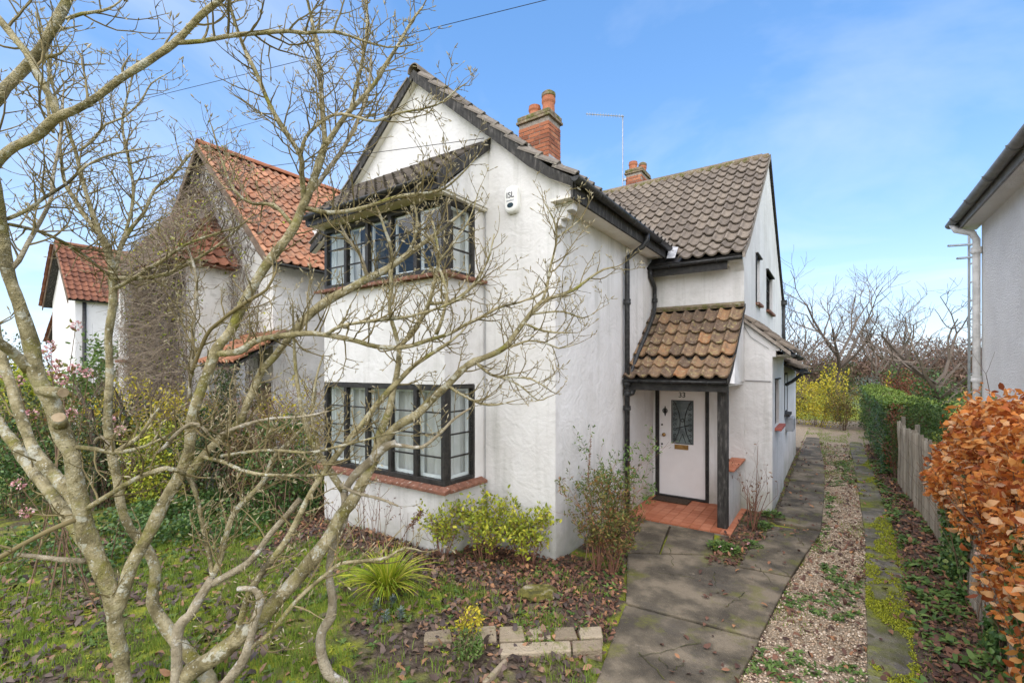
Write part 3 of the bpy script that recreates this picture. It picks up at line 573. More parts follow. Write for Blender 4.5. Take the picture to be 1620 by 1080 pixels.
for i in range(5): MB().box(-1.43, -1.215, 7.60 + i * 0.218, 7.60 + i * 0.218 + 0.212, 0.842, 0.875).build('cap_tile', 'quarry_tile', lw_, bevel=0.006)
# quarry tile floor
fl = MB().box(XR, -1.215, 7.25, YW, -0.08, 0.0125).build('porch_floor', 'mortar', house)
tq = MB().box(0, 0.1405, 0, 0.1405, -0.012, 0.014).mesh('floor_tile', 'quarry_tile')
for i in range(11):
    for j in range(10):
        x, y = XR + 0.004 + i * 0.1465, 7.245 + j * 0.1465
        if x + 0.144 > -1.19 or y + 0.14 > YW + 0.01: continue
        place(tq, 'floor_tile', Matrix.Translation((x, y, 0.008 + rnd.uniform(-0.0015, 0.0015))) @ Matrix.Rotation(rnd.uniform(-0.006, 0.006), 4, 'Z'), fl)
# front door
fr = MB().box(DX0, DX0 + 0.06, YW - 0.012, YW + 0.1, 0.02, DZ).box(DX1 - 0.06, DX1, YW - 0.012, YW + 0.1, 0.02, DZ).box(DX0 + 0.06, DX1 - 0.06, YW - 0.011, YW + 0.1, DZ - 0.03, DZ).box(DX0 + 0.06, DX1 - 0.06, YW - 0.02, YW + 0.1, 0.02, 0.055).build('door_frame', 'black_paint', house, bevel=0.004)
dx0, dx1, dz0, dz1 = DX0 + 0.065, DX1 - 0.065, 0.06, DZ - 0.033
gx0, gx1, gz0, gz1 = dx0 + 0.235, dx0 + 0.60, 1.03, 1.80     # glazed panel
d = MB(); yd = YW + 0.03
d.box(dx0, gx0, yd, yd + 0.045, dz0, dz1); d.box(gx1, dx1, yd, yd + 0.045, dz0, dz1); d.box(gx0, gx1, yd, yd + 0.045, dz0, gz0); d.box(gx0, gx1, yd, yd + 0.045, gz1, dz1)
door = d.build('door', 'door_paint', house)
mat('obscure_glass', [(0.3, (0.10, 0.125, 0.125)), (0.7, (0.20, 0.24, 0.235))], nscale=5, rough=0.12, spec=0.6)
MB().box(gx0, gx1, yd + 0.02, yd + 0.026, gz0, gz1).build('glass_panel', 'obscure_glass', door)
fb = MB()
fb.box(gx0 - 0.006, gx1 + 0.006, yd - 0.012, yd, gz0 - 0.012, gz0); fb.box(gx0 - 0.006, gx1 + 0.006, yd - 0.012, yd, gz1, gz1 + 0.012); fb.box(gx0 - 0.012, gx0, yd - 0.012, yd, gz0 - 0.012, gz1 + 0.012); fb.box(gx1, gx1 + 0.012, yd - 0.012, yd, gz0 - 0.012, gz1 + 0.012)
fb.build('grille_frame', 'black_iron', door)
gr = MB(); cxm = (gx0 + gx1) / 2; hh = gz1 - gz0
def arc(pts): gr.tube([V((x, yd - 0.004, z)) for x, z in pts], 0.006, 5)
for sg in (-1, 1):
    arc([(cxm + sg * (0.165 - 0.125 * math.cos((t - 0.5) * math.pi) ** 0.8 if abs(t - 0.5) < 0.4999 else cxm * 0 + 0.165), gz0 + hh * t) if False else (cxm + sg * (0.04 + 0.12 * (2 * t - 1) ** 2), gz0 + hh * t) for t in [i / 14 for i in range(15)]])
    for q in range(4):
        zc = gz0 + hh * (0.13 + 0.245 * q); xc = cxm + sg * 0.125
        for up in (1, -1):
            arc([(xc + sg * (-0.030 * math.cos(a) * (1 - a / 9)) + sg * 0.012, zc + up * (0.036 + 0.030 * math.sin(a) * (1 - a / 9))) for a in [i * 0.55 for i in range(10)]])
arc([(cxm + 0.028 * math.cos(a), gz0 + hh * 0.54 + 0.028 * math.sin(a)) for a in [i * math.pi / 6 for i in range(13)]])
arc([(gx0 + 0.06, gz0 + hh * 0.34), (gx1 - 0.08, gz0 + hh * 0.42)])
arc([(cxm - 0.06, gz0 + 0.01), (cxm, gz0 + hh * 0.22), (cxm + 0.06, gz0 + 0.01)])
gr.build('grille', 'black_iron', door)
lb = MB().box(gx0 + 0.045, gx1 - 0.075, yd - 0.014, yd, 0.915, 1.0).build('letterbox', 'brass', door, bevel=0.004)
MB().box(gx0 + 0.065, gx1 - 0.095, yd - 0.018, yd - 0.014, 0.94, 0.98).build('flap', 'brass', lb)
kx = dx0 + 0.10
MB().tube([V((kx, yd, 1.17)), V((kx, yd - 0.03, 1.17)), V((kx, yd - 0.035, 1.17)), V((kx, yd - 0.06, 1.17)), V((kx, yd - 0.075, 1.17))], [0.012, 0.012, 0.03, 0.034, 0.015], 12).build('door_knob', 'brass', door, smooth=True)
for z in (1.345, 0.985): MB().tube([V((kx - 0.05, yd, z)), V((kx - 0.05, yd - 0.014, z))], [0.018, 0.016], 10).build('lock', 'black_iron', door)
kz = 1.60
kn = MB(); kn.tube([V((kx + 0.01, yd - 0.012, kz + 0.095)), V((kx + 0.01, yd - 0.014, kz + 0.05)), V((kx + 0.01, yd - 0.02, kz + 0.01)), V((kx + 0.01, yd - 0.016, kz - 0.05)), V((kx + 0.01, yd - 0.012, kz - 0.09))], [0.006, 0.014, 0.03, 0.014, 0.005], 8)
kn.tube([V((kx + 0.01 + 0.042 * math.sin(a), yd - 0.02, kz + 0.01 - 0.042 * math.cos(a))) for a in [i * math.pi / 6 for i in range(13)]], 0.007, 6); kn.build('knocker', 'black_iron', door)
def lettering(txt, size, M, m, parent, name, depth=0.004):
    cu = bpy.data.curves.new(name, 'FONT'); cu.body = txt; cu.size = size; cu.extrude = depth; cu.align_x = 'CENTER'; cu.align_y = 'CENTER'
    o = bpy.data.objects.new(name, cu); COL.objects.link(o)
    dg = bpy.context.evaluated_depsgraph_get(); me = bpy.data.meshes.new_from_object(o.evaluated_get(dg)); bpy.data.objects.remove(o); bpy.data.curves.remove(cu)
    me.materials.clear(); me.materials.append(MATS[m]); n = bpy.data.objects.new(name, me); COL.objects.link(n)
    adopt(n, parent); n.matrix_basis = M
    return n
FACE_Y = lambda x, y, z: frame_mat(V((x, y, z)), V((1, 0, 0)), V((0, 0, 1)), V((0, -1, 0)))
lettering('33', 0.135, FACE_Y(cxm - 0.005, yd - 0.004, 1.905), 'black_iron', door, 'house_number')
# chimneys: every brick its own piece
br = bmesh.new(); bmesh.ops.create_cube(br, size=1); bmesh.ops.scale(br, vec=(0.215, 0.1025, 0.065), verts=br.verts); bmesh.ops.bevel(br, geom=br.edges[:], offset=0.004, segments=1, affect='EDGES')
brick_me = bpy.data.meshes.new('brick'); br.to_mesh(brick_me); br.free(); brick_me.materials.append(MATS['brick'])
br = bmesh.new(); bmesh.ops.create_cube(br, size=1); bmesh.ops.scale(br, vec=(0.1025, 0.1025, 0.065), verts=br.verts); bmesh.ops.bevel(br, geom=br.edges[:], offset=0.004, segments=1, affect='EDGES')
half_me = bpy.data.meshes.new('brick'); br.to_mesh(half_me); br.free(); half_me.materials.append(MATS['brick'])
def chimney(x0, x1, y0, y1, z0, z1, pots, parent):
    core = MB().box(x0 + 0.008, x1 - 0.008, y0 + 0.008, y1 - 0.008, z0 - 0.8, z1).build('chimney', 'mortar', parent)
    n = int((z1 - z0) / 0.075)
    for c in range(n):
        z = z0 + 0.0325 + c * 0.075
        for (a0, a1, fixed, ax) in ((x0, x1, y0 + 0.051, 0), (x0, x1, y1 - 0.051, 0), (y0, y1, x1 - 0.051, 1), (y0, y1, x0 + 0.051, 1)):
            t = a0 + (0.11 if (c + ax) % 2 else 0.0); L = 0.225
            if (c + ax) % 2:      # header at the corner
                P = (a0 + 0.051, fixed) if ax == 0 else (fixed, a0 + 0.051)
                if ax == 0: place(half_me, 'brick', Matrix.Translation((P[0], P[1], z)), core)
            while t < a1 - 0.06:
                l = min(L - 0.01, a1 - t)
                if ax == 1 and (t < a0 + 0.1): t += 0.11 if (c % 2 == 0) else 0.0
                P = (t + l / 2, fixed) if ax == 0 else (fixed, t + l / 2)
                me = brick_me if l > 0.16 else half_me; sx = l / (0.215 if l > 0.16 else 0.1025)
                M = Matrix.Translation((P[0] + rnd.uniform(-.002, .002), P[1] + rnd.uniform(-.002, .002), z)) @ Matrix.Rotation(R(90) * ax, 4, 'Z') @ Matrix.Diagonal((sx, 1, 1, 1))
                if t + l <= a1 + 0.001: place(me, 'brick', M, core)
                t += L
    o = 0.035
    MB().box(x0 - o, x1 + o, y0 - o, y1 + o, z1, z1 + 0.045).build('oversail', 'mossy_cap', core, bevel=0.006)
    MB().box(x0 - o * 0.6, x1 + o * 0.6, y0 - o * 0.6, y1 + o * 0.6, z1 + 0.055, z1 + 0.13).box(x0 + 0.02, x1 - 0.02, y0 + 0.02, y1 - 0.02, z1 + 0.13, z1 + 0.16).build('chimney_cap', 'mossy_cap', core, bevel=0.02)
    for (x, y, r, h, cap) in pots:
        p = MB().lathe((x, y, z1 + 0.1), [(0, 0), (r, 0), (r * 0.94, h * 0.6), (r * 1.08, h * 0.72), (r * 1.08, h * 0.86), (r * 0.98, h * 0.88), (r * 1.02, h), (r * 0.8, h), (r * 0.78, h * 0.5), (0, h * 0.5)], 16).build('chimney_pot', 'terracotta', core, smooth=False)
        if cap: MB().lathe((x, y, z1 + 0.1 + h), [(0, -0.01), (r * 1.1, -0.01), (r * 1.1, 0.05), (r * 0.7, 0.09), (0, 0.10)], 14).build('cowl', 'mossy_cap', p)
    return core
ch1 = chimney(-4.70, -4.07, 7.0, 7.43, 5.75, 6.80, [(-4.48, 7.2, 0.105, 0.26, False), (-4.2, 7.22, 0.115, 0.36, True)], house)
fl_ = MB()
for i in range(5):
    y0 = 6.96; x = -4.02 - 0.0; 
for i in range(6):
    x1 = -4.05 + 0.0; xx = -4.72 + i * 0.11; zt = front_roof_z(xx + 0.11) + 0.02
    fl_.prism([V((xx, 6.985, zt - 0.12)), V((xx + 0.11, 6.985, zt - 0.10)), V((xx + 0.11, 6.985, zt + 0.03)), V((xx + 0.02, 6.985, zt + 0.17))], (0, 0.008, 0))
fl_.prism([V((-4.062, 6.99, 5.80)), V((-4.062, 7.5, 5.80)), V((-4.062, 7.5, 6.12)), V((-4.062, 6.99, 6.12))], (0.008, 0, 0)); fl_.obox((-4.06, 6.9, 5.98), (0.24, 0, -0.215), (0, 0.62, 0), (0.006, 0, 0.008))
fl_.build('flashing', 'lead', house)
ch2 = chimney(-4.97, -4.50, 13.0, 13.75, 6.9, 8.02, [(-4.82, 13.2, 0.12, 0.30, False), (-4.64, 13.5, 0.11, 0.26, True)], house)
# small fixtures on the front wall
vn = MB().box(-3.74, -3.58, YF - 0.02, YF, 0.26, 0.40).build('air_vent', 'grey_plastic', house, bevel=0.004)
cb = MB()
cb.tube([V((BX1 + 0.035, YF - 0.012, 5.44)), V((BX1 + 0.03, YF - 0.012, 3.0)), V((BX1 + 0.032, YF - 0.012, 0.7)), V((BX1 + 0.05, YF - 0.012, 0.42)), V((BX1 + 0.12, YF - 0.012, 0.30)), V((BX1 + 0.2, YF - 0.012, 0.33))], 0.007, 5)
cb.build('wall_cable', 'cable_grey', house)
MB().tube([V((XW + 0.005, YW - 0.016, 3.10)), V((XW + 0.10, YW - 0.016, 2.92)), V((XO - 0.05, YW - 0.016, 2.72))], 0.005, 5).tube([V((XW + 0.02, YW - 0.012, 2.19)), V((XO - 0.02, YW - 0.012, 2.18))], 0.008, 5).build('wall_cable', 'cable_grey', house)
# alarm box
al = thing('alarm_box', 'cream burglar alarm box with dark blue lens on the white gable wall', 'alarm box', (-3.43, YF, 4.4))
b = bmesh.new(); pts = []
for i in range(28):
    a = 2 * math.pi * i / 28; pts.append((0.105 * math.copysign(abs(math.cos(a)) ** 0.55, math.cos(a)), 0.175 * math.copysign(abs(math.sin(a)) ** 0.6, math.sin(a))))
m_ = MB(); n_ = len(pts); lay = [(1.0, 0.0), (1.0, 0.05), (0.93, 0.075), (0.8, 0.085)]
vs_ = [V((-3.43 + x * s, YF - h, 4.585 + z * s)) for s, h in lay for x, z in pts]
fs_ = [(j * n_ + i, j * n_ + (i + 1) % n_, (j + 1) * n_ + (i + 1) % n_, (j + 1) * n_ + i) for j in range(3) for i in range(n_)] + [tuple(3 * n_ + i for i in range(n_))]
m_.add(vs_, fs_).build('cover', 'alarm_white', al)
lettering('ISL', 0.105, FACE_Y(-3.43, YF - 0.086, 4.63), 'ink', al, 'lettering')
b_ = MB()
for i in range(8): b_.box(-3.488 + i * 0.0145, -3.478 + i * 0.0145, YF - 0.088, YF - 0.084, 4.553, 4.569 + 0.004 * (i % 3 == 1))
b_.build('small_print', 'grey_plastic', al, kind='stuff')          # the small word under the letters is too blurred to read
MB().tube([V((-3.43, YF - 0.08, 4.50)), V((-3.43, YF - 0.094, 4.50))], [0.001, 0.001]).add([V((-3.43 + 0.05 * math.cos(i * math.pi / 8), YF - 0.088, 4.502 + 0.033 * math.sin(i * math.pi / 8))) for i in range(16)], [tuple(range(16))]).build('lens', 'navy', al)
# television aerial on the rear chimney
ae = thing('tv_aerial', 'grey television aerial on a tall mast strapped to the rear chimney', 'aerial', (-4.99, 12.92, 7.2))
MB().tube([V((-5.02, 12.90, 7.25)), V((-5.02, 12.90, 9.72))], 0.017, 6).build('mast', 'grey_metal', ae)
a0 = V((-4.98, 12.90, 9.68)); a1 = a0 + V((-0.85, -0.75, -0.0))
bo = MB().tube([a0, a1], 0.014, 5).build('boom', 'grey_metal', ae)
for i in range(14):
    c = lerp(a0, a1, 0.06 + i * 0.07); MB().tube([c - V((0, 0, 0.055)), c + V((0, 0, 0.055))], 0.006, 4).build('element', 'grey_metal', bo)
MB().box(-5.05, -4.93, 12.93, 12.99, 7.55, 7.60).box(-5.05, -4.93, 12.93, 12.99, 7.85, 7.90).build('bracket', 'grey_metal', ae)
MB().tube([V((-4.99, 12.96, 7.56)), V((-4.98, 12.985, 7.565)), V((-4.49, 12.985, 7.565)), V((-4.485, 13.76, 7.565))], 0.006, 4).build('strap', 'grey_metal', ae)
# doormat
dm = tag(MB().box(-2.70, -2.08, 8.33, 8.64, 0.022, 0.045).build('doormat', 'door_mat', None, bevel=0.006), 'brown coir doormat on the red tiles before the front door', 'doormat')
import numpy as np
NR = np.random.default_rng(11)
# ------------------------------------------------------------------ fast leaf and blade meshes
def tri_mesh(name, verts, tris, m, parent=None, kind=None, smooth=False):
    me = bpy.data.meshes.new(name); nv, nf = len(verts), len(tris)
    me.vertices.add(nv); me.vertices.foreach_set('co', np.asarray(verts, dtype=np.float32).ravel())
    me.loops.add(nf * 3); me.loops.foreach_set('vertex_index', np.asarray(tris, dtype=np.int32).ravel())
    me.polygons.add(nf); me.polygons.foreach_set('loop_start', np.arange(0, nf * 3, 3, dtype=np.int32)); me.polygons.foreach_set('loop_total', np.full(nf, 3, dtype=np.int32))
    if smooth: me.polygons.foreach_set('use_smooth', np.ones(nf, dtype=bool))
    me.update(calc_edges=True)
    if m: me.materials.append(MATS[m])
    o = bpy.data.objects.new(name, me); COL.objects.link(o)
    if parent: adopt(o, parent)
    if kind: o['kind'] = kind
    return o
def unit(a): return a / np.maximum(np.linalg.norm(a, axis=1, keepdims=True), 1e-9)
LEAF_T = np.array([(0, 2, 1), (1, 2, 4), (1, 4, 3), (3, 4, 5)])
def leaf_arrays(pos, d, nrm, L, W, cup=0.15, bend=0.2, shape=(0.32, 0.72, 0.8)):
    """pointed oval leaves: six points each, folded along the midrib and bent along their length"""
    n = len(pos); d = unit(d); nrm = unit(nrm - d * (nrm * d).sum(1, keepdims=True)); s = np.cross(nrm, d)
    L = np.broadcast_to(L, n)[:, None]; W = np.broadcast_to(W, n)[:, None]; cup = np.broadcast_to(cup, n)[:, None]; bend = np.broadcast_to(bend, n)[:, None]
    a, b, k = shape
    v = np.empty((n, 6, 3))
    v[:, 0] = pos
    v[:, 1] = pos + d * L * a + s * W * 0.5 + nrm * W * cup; v[:, 2] = pos + d * L * a - s * W * 0.5 + nrm * W * cup
    v[:, 3] = pos + d * L * b + s * W * 0.5 * k + nrm * (W * cup - bend * L * 0.35); v[:, 4] = pos + d * L * b - s * W * 0.5 * k + nrm * (W * cup - bend * L * 0.35)
    v[:, 5] = pos + d * L - nrm * bend * L
    t = (LEAF_T[None] + (np.arange(n) * 6)[:, None, None]).reshape(-1, 3)
    return v.reshape(-1, 3), t
def leaves(name, pos, d, nrm, L, W, m, parent=None, kind='stuff', **k):
    v, t = leaf_arrays(np.asarray(pos, float), np.asarray(d, float), np.asarray(nrm, float), L, W, **k)
    return tri_mesh(name, v, t, m, parent, kind)
def rdir(n, up=0.0):
    a = NR.normal(size=(n, 3)); a[:, 2] += up; return unit(a)

# ------------------------------------------------------------------ ground levels and zones
def edge_right(y):        # right edge of the concrete apron and of the left wheel track
    pts = [(1.0, -0.87), (3.88, -0.61), (5.96, -0.42), (8.21, -0.14), (10.57, -0.13), (13.45, -0.16), (18.69, -0.39), (60, -0.5)]
    for (y0, x0), (y1, x1) in zip(pts, pts[1:]):
        if y <= y1: return lerp(x0, x1, max(0, (y - y0)) / (y1 - y0))
    return -0.5
def edge_left(y):
    pts = [(1.0, -1.03), (3.27, -1.5), (4.59, -1.79), (5.69, -2.17), (7.2, -2.47)]
    for (y0, x0), (y1, x1) in zip(pts, pts[1:]):
        if y <= y1: return lerp(x0, x1, max(0, (y - y0)) / (y1 - y0))
    return -0.82
def paved(x, y):
    if 1.0 < y < 7.25 and edge_left(y) < x < edge_right(y) and not (6.1 < y and -1.28 < x < -0.95): return True
    if 7.25 <= y < 19.5 and -0.8 < x < edge_right(y): return True
    return 1.5 < y < 19.5 and rl(y) < x < rl(y) + 0.35
def rl(y): return 0.22 + 0.15 * min(1, max(0, (y - 4.76) / 3.4)) + 0.05 * min(1, max(0, (y - 8.1) / 5))
def in_house(x, y): return (XL - 0.1 < x < XR and y > YF) or (BX0 < x < BX1 and y > BY) or (x < XO and y > YW and x > XL) or (XR < x < -1.2 and y > 7.25)
def gz(x, y):
    if paved(x, y): return -0.05
    z = 0.035 * noise.noise(V((x * 0.7, y * 0.7, 0))) + 0.018 * noise.noise(V((x * 2.6, y * 2.6, 3)))
    if x < -2.0 and y < 5.2:
        q = min(1, max(0, (edge_left(min(y, 7.2)) - x) / 0.5)); bed = max(0, 1 - abs(BY - 0.15 - y) / 0.9) if x > -7.6 else 0
        z += 0.02 * q + 0.09 * bed * q
        z -= 0.03 * (1 - q)
    elif -1.4 < x < -0.75 and y > 5.8: z = 0.005 + z * 0.3
    elif edge_right(y) <= x <= rl(y): z = -0.028 + z * 0.25
    elif x > rl(y): z = 0.02 + z * 0.6 + 0.05 * min(1, max(0, (x - rl(y) - 0.35)))
    return z
def zone(x, y):
    """weights of bare leafy soil, moss and grass, gravel"""
    nn = noise.noise(V((x * 0.9, y * 0.9, 7)))
    if edge_right(y) - 0.02 <= x <= rl(y) + 0.02 and y < 16 and y > 1: return (0, max(0, nn * 0.5 + (0.35 if y > 12 else 0)), 1)
    if 16 <= y < 27 and -3 < x < 1.2: return (0, 0.3 + nn, 1)
    if rl(y) < x < 1.35 and y < 26: return (1, 0.1, 0)
    if -7.7 < x < -2.0 and y > 5.6: return (0.8, 0.2, 0)
    if -1.4 < x < -0.7 and 5.5 < y < 16: return (0.9, 0.3, 0)
    if x < edge_left(min(y, 7.2)) and x > -7.7:
        bed = max(0, 1 - abs(4.45 - y) / 1.0)
        strip = max(0, min(1, (x + 3.4) / 1.2)) * 0.75
        s = min(1, max(bed * 1.5, strip * (0.6 + nn)) + max(0, nn) * 0.9 + 0.25)
        return (s, 1 - s, 0)
    if x < -7.7 and y < 8: return (0.7, 0.5, 0)
    return (0.1, 1, 0)
def axis(dense0, dense1, step, far):
    a = list(np.arange(dense0, dense1 + 1e-6, step)); s = step; lo = dense0; hi = dense1
    while hi < far: s *= 1.45; hi += s; a.append(hi)
    s = step
    while lo > -far: s *= 1.45; lo -= s; a.insert(0, lo)
    return a
xs = axis(-9.6, 1.8, 0.12, 420); ys = axis(0.6, 12.5, 0.12, 420)
vs = [(x, y, gz(x, y) if abs(x) < 40 and abs(y) < 60 else 0.0) for y in ys for x in xs]; nx = len(xs)
fs = [(j * nx + i, j * nx + i + 1, (j + 1) * nx + i + 1, (j + 1) * nx + i) for j in range(len(ys) - 1) for i in range(nx - 1)]
ground = MB().add(vs, fs).build('ground', None, None, smooth=True, kind='structure')
ca = ground.data.color_attributes.new('zone', 'FLOAT_COLOR', 'POINT')
ca.data.foreach_set('color', np.array([(*zone(x, y), 1) for x, y, z in vs], dtype=np.float32).ravel())
def ground_material():
    m = bpy.data.materials.new('garden_ground'); m.use_nodes = True; t = m.node_tree; N = t.nodes; L = t.links; bs = N['Principled BSDF']; bs.inputs['Roughness'].default_value = 0.95; bs.inputs['Specular IOR Level'].default_value = 0.15
    geo = N.new('ShaderNodeNewGeometry'); at = N.new('ShaderNodeAttribute'); at.attribute_name = 'zone'; sp = N.new('ShaderNodeSeparateColor'); L.new(at.outputs['Color'], sp.inputs[0])
    def nz(s, stops, det=6):
        n = N.new('ShaderNodeTexNoise'); n.inputs['Scale'].default_value = s; n.inputs['Detail'].default_value = det; n.inputs['Roughness'].default_value = 0.65; L.new(geo.outputs['Position'], n.inputs['Vector'])
        r = N.new('ShaderNodeValToRGB'); e = r.color_ramp.elements
        while len(e) < len(stops): e.new(0.5)
        for i, (p, c) in enumerate(stops): e[i].position = p; e[i].color = (*c, 1)
        L.new(n.outputs['Fac'], r.inputs[0]); return r.outputs[0], n.outputs['Fac']
    soil, _ = nz(16, [(0.3, (0.04, 0.029, 0.022)), (0.5, (0.10, 0.076, 0.056)), (0.7, (0.18, 0.142, 0.105))])
    moss, mf = nz(6, [(0.32, (0.075, 0.085, 0.028)), (0.46, (0.16, 0.19, 0.035)), (0.58, (0.28, 0.30, 0.03)), (0.7, (0.18, 0.23, 0.05))])
    grav, _ = nz(70, [(0.3, (0.11, 0.085, 0.06)), (0.5, (0.31, 0.245, 0.17)), (0.68, (0.50, 0.41, 0.30))], 3)
    br_ = N.new('ShaderNodeTexNoise'); br_.inputs['Scale'].default_value = 3.5; br_.inputs['Detail'].default_value = 8; L.new(geo.outputs['Position'], br_.inputs['Vector'])
    def blend(a, b, w, k):
        ad = N.new('ShaderNodeMath'); ad.operation = 'MULTIPLY_ADD'; ad.inputs[1].default_value = k; L.new(br_.outputs['Fac'], ad.inputs[0]); L.new(w, ad.inputs[2])
        mr = N.new('ShaderNodeMapRange'); mr.inputs['From Min'].default_value = 0.5 + k * 0.35; mr.inputs['From Max'].default_value = 0.5 + k * 0.62; L.new(ad.outputs[0], mr.inputs['Value'])
        x = N.new('ShaderNodeMix'); x.data_type = 'RGBA'; L.new(mr.outputs[0], x.inputs['Factor']); L.new(a, x.inputs['A']); L.new(b, x.inputs['B']); return x.outputs['Result']
    c = blend(soil, moss, sp.outputs['Green'], 1.6); c = blend(c, grav, sp.outputs['Blue'], 0.5)
    L.new(c, bs.inputs['Base Color'])
    bn = N.new('ShaderNodeTexNoise'); bn.inputs['Scale'].default_value = 45; bn.inputs['Detail'].default_value = 5; L.new(geo.outputs['Position'], bn.inputs['Vector'])
    bp = N.new('ShaderNodeBump'); bp.inputs['Strength'].default_value = 0.9; bp.inputs['Distance'].default_value = 0.03; L.new(bn.outputs['Fac'], bp.inputs['Height']); L.new(bp.outputs[0], bs.inputs['Normal'])
    return m
ground.data.materials.append(ground_material())

# ------------------------------------------------------------------ concrete path and wheel tracks
mat('concrete', [(0.25, (0.066, 0.055, 0.039)), (0.5, (0.118, 0.098, 0.068)), (0.75, (0.21, 0.172, 0.12))], nscale=2.2, rough=0.9, bump=0.6, bscale=70,
    spots=[(130, 0.60, 0.70, (0.42, 0.37, 0.30)), (95, 0.62, 0.72, (0.06, 0.05, 0.04)), (1.5, 0.53, 0.72, (0.075, 0.066, 0.054)), (2.6, 0.55, 0.70, (0.14, 0.14, 0.03)), (5, 0.64, 0.75, (0.30, 0.25, 0.19))])
mat('mossy_concrete', [(0.25, (0.10, 0.09, 0.074)), (0.75, (0.22, 0.195, 0.16))], nscale=3, rough=0.95, bump=1.0, bscale=60,
    spots=[(1.3, 0.47, 0.62, (0.105, 0.115, 0.018)), (2.1, 0.52, 0.66, (0.22, 0.245, 0.014)), (9, 0.55, 0.68, (0.075, 0.07, 0.03)), (60, 0.60, 0.72, (0.36, 0.31, 0.25)), (6, 0.6, 0.72, (0.06, 0.055, 0.03))])
path = MB().box(-0.9, -0.8, 1.2, 1.3, -0.06, -0.05).build('path', 'concrete', None, kind='structure')
def slab(poly, top=0.0, m='concrete', par=None, inset=0.006, th=0.09):
    c = sum(poly, V((0, 0, 0))) / len(poly); pts = []
    for i, p in enumerate(poly):                        # subdivide the outline and roughen it a little
        q = poly[(i + 1) % len(poly)]; k = max(1, int((q - p).length / 0.18))
        for j in range(k):
            s = lerp(p, q, j / k); s = s + (c - s).normalized() * (inset + abs(rnd.gauss(0, 0.005))); s.z = top - th; pts.append(s)
    return MB().prism(pts, (0, 0, th)).build('concrete_slab', m, par or path, bevel=0.012)
W_ = lambda x, y: V((x, y, 0))
P_ = lambda u, v: pg(u, v)
slab([W_(-1.08, 1.2), W_(-0.84, 1.2), P_(1165, 1080), P_(1202, 1011), P_(989, 955), P_(940, 1080)], 0.0)
slab([P_(989, 953), P_(1202, 1009), P_(1252, 913), P_(1166, 897), P_(1131, 878), P_(991, 875)], 0.006)
slab([P_(991, 873), P_(1043, 874), W_(-2.06, 7.235), W_(-2.50, 7.235)], 0.0)
slab([P_(1045, 874), P_(1129, 877), W_(-1.40, 7.1), W_(-1.42, 7.235), W_(-2.04, 7.235)], 0.004)
slab([P_(1168, 895), P_(1252, 911), P_(1300, 840), P_(1211, 830)], 0.003)
yy = [8.32, 8.95, 9.75, 10.5, 11.6, 12.9, 14.3, 15.8, 17.4, 19.2]
for y0, y1 in zip(yy, yy[1:]): slab([W_(-0.79, y0), W_(edge_right(y0), y0 + rnd.uniform(-.05, .05)), W_(edge_right(y1), y1), W_(-0.77, y1)], rnd.uniform(-0.008, 0.006))
tracks = MB().box(0.3, 0.4, 1.6, 1.7, -0.06, -0.05).build('wheel_track', 'mossy_concrete', None, kind='structure')
yy = [1.5, 3.0, 4.6, 6.1, 7.4, 8.3, 9.1, 9.9, 10.9, 12.0, 13.2, 14.6, 16.2, 17.8, 19.4]
for y0, y1 in zip(yy, yy[1:]): slab([W_(rl(y0), y0), W_(rl(y0) + 0.35, y0 + 0.03), W_(rl(y1) + 0.35, y1 + 0.03), W_(rl(y1), y1)], rnd.uniform(-0.006, 0.006), 'mossy_concrete', tracks)
# scored cracks in the apron: shallow dark grooves filled with moss
mat('crack_moss', [(0.3, (0.028, 0.026, 0.018)), (0.7, (0.085, 0.085, 0.022))], nscale=8, rough=1, bump=0.5, bscale=60)
cr_ = MB()
for poly in ([(1062, 868), (1064, 898)], [(1130, 905), (1131, 930)], [(1012, 1032), (1050, 1075)], [(1040, 1040), (1068, 1066)], [(1010, 1040), (1108, 1016)], [(1060, 1064), (1085, 1045)], [(1195, 893), (1222, 922)], [(1217, 891), (1250, 912)], [(1257, 845), (1272, 863)], [(1148, 962), (1180, 938)], [(1040, 905), (1100, 915)]):
    a, c = pg(*poly[0]), pg(*poly[1]); n = 9; s = (c - a).normalized().cross(V((0, 0, 1)))
    pts = [lerp(a, c, i / n) + s * rnd.gauss(0, 0.013) for i in range(n + 1)]
    for i in range(n):
        w0 = 0.0036 * (0.5 + rnd.random()); cr_.add([pts[i] - s * w0 + V((0, 0, .0085)), pts[i] + s * w0 + V((0, 0, .0085)), pts[i + 1] + s * w0 + V((0, 0, .0085)), pts[i + 1] - s * w0 + V((0, 0, .0085))], [(0, 1, 2, 3)])
cr_.build('crack', 'crack_moss', path)
# edging: a row of worn bricks, two stone strips and a mossy stone
mat('edging_brick', [(0.0, (0.19, 0.15, 0.10)), (0.5, (0.31, 0.25, 0.17)), (1.0, (0.41, 0.34, 0.24))], rand='object', nscale=9, rough=0.95, bump=0.8, bscale=60, spots=[(7, 0.56, 0.7, (0.16, 0.17, 0.035)), (20, 0.62, 0.74, (0.10, 0.085, 0.065))])
mat('moss_stone', [(0.25, (0.07, 0.065, 0.018)), (0.5, (0.14, 0.125, 0.025)), (0.7, (0.24, 0.21, 0.13)), (0.85, (0.34, 0.29, 0.21))], nscale=9, rough=1, bump=1, bscale=40)
def block(name, px4, z0, z1, m, label, cat, group=None):
    poly = [pg(u, v, z1) for u, v in px4]
    o = MB().prism([V((p.x, p.y, z0)) for p in poly], (0, 0, z1 - z0)).build(name, m, None, bevel=0.012); return tag(o, label, cat, group)
ORD = ('sixth', 'fifth', 'fourth', 'third', 'second', 'first')
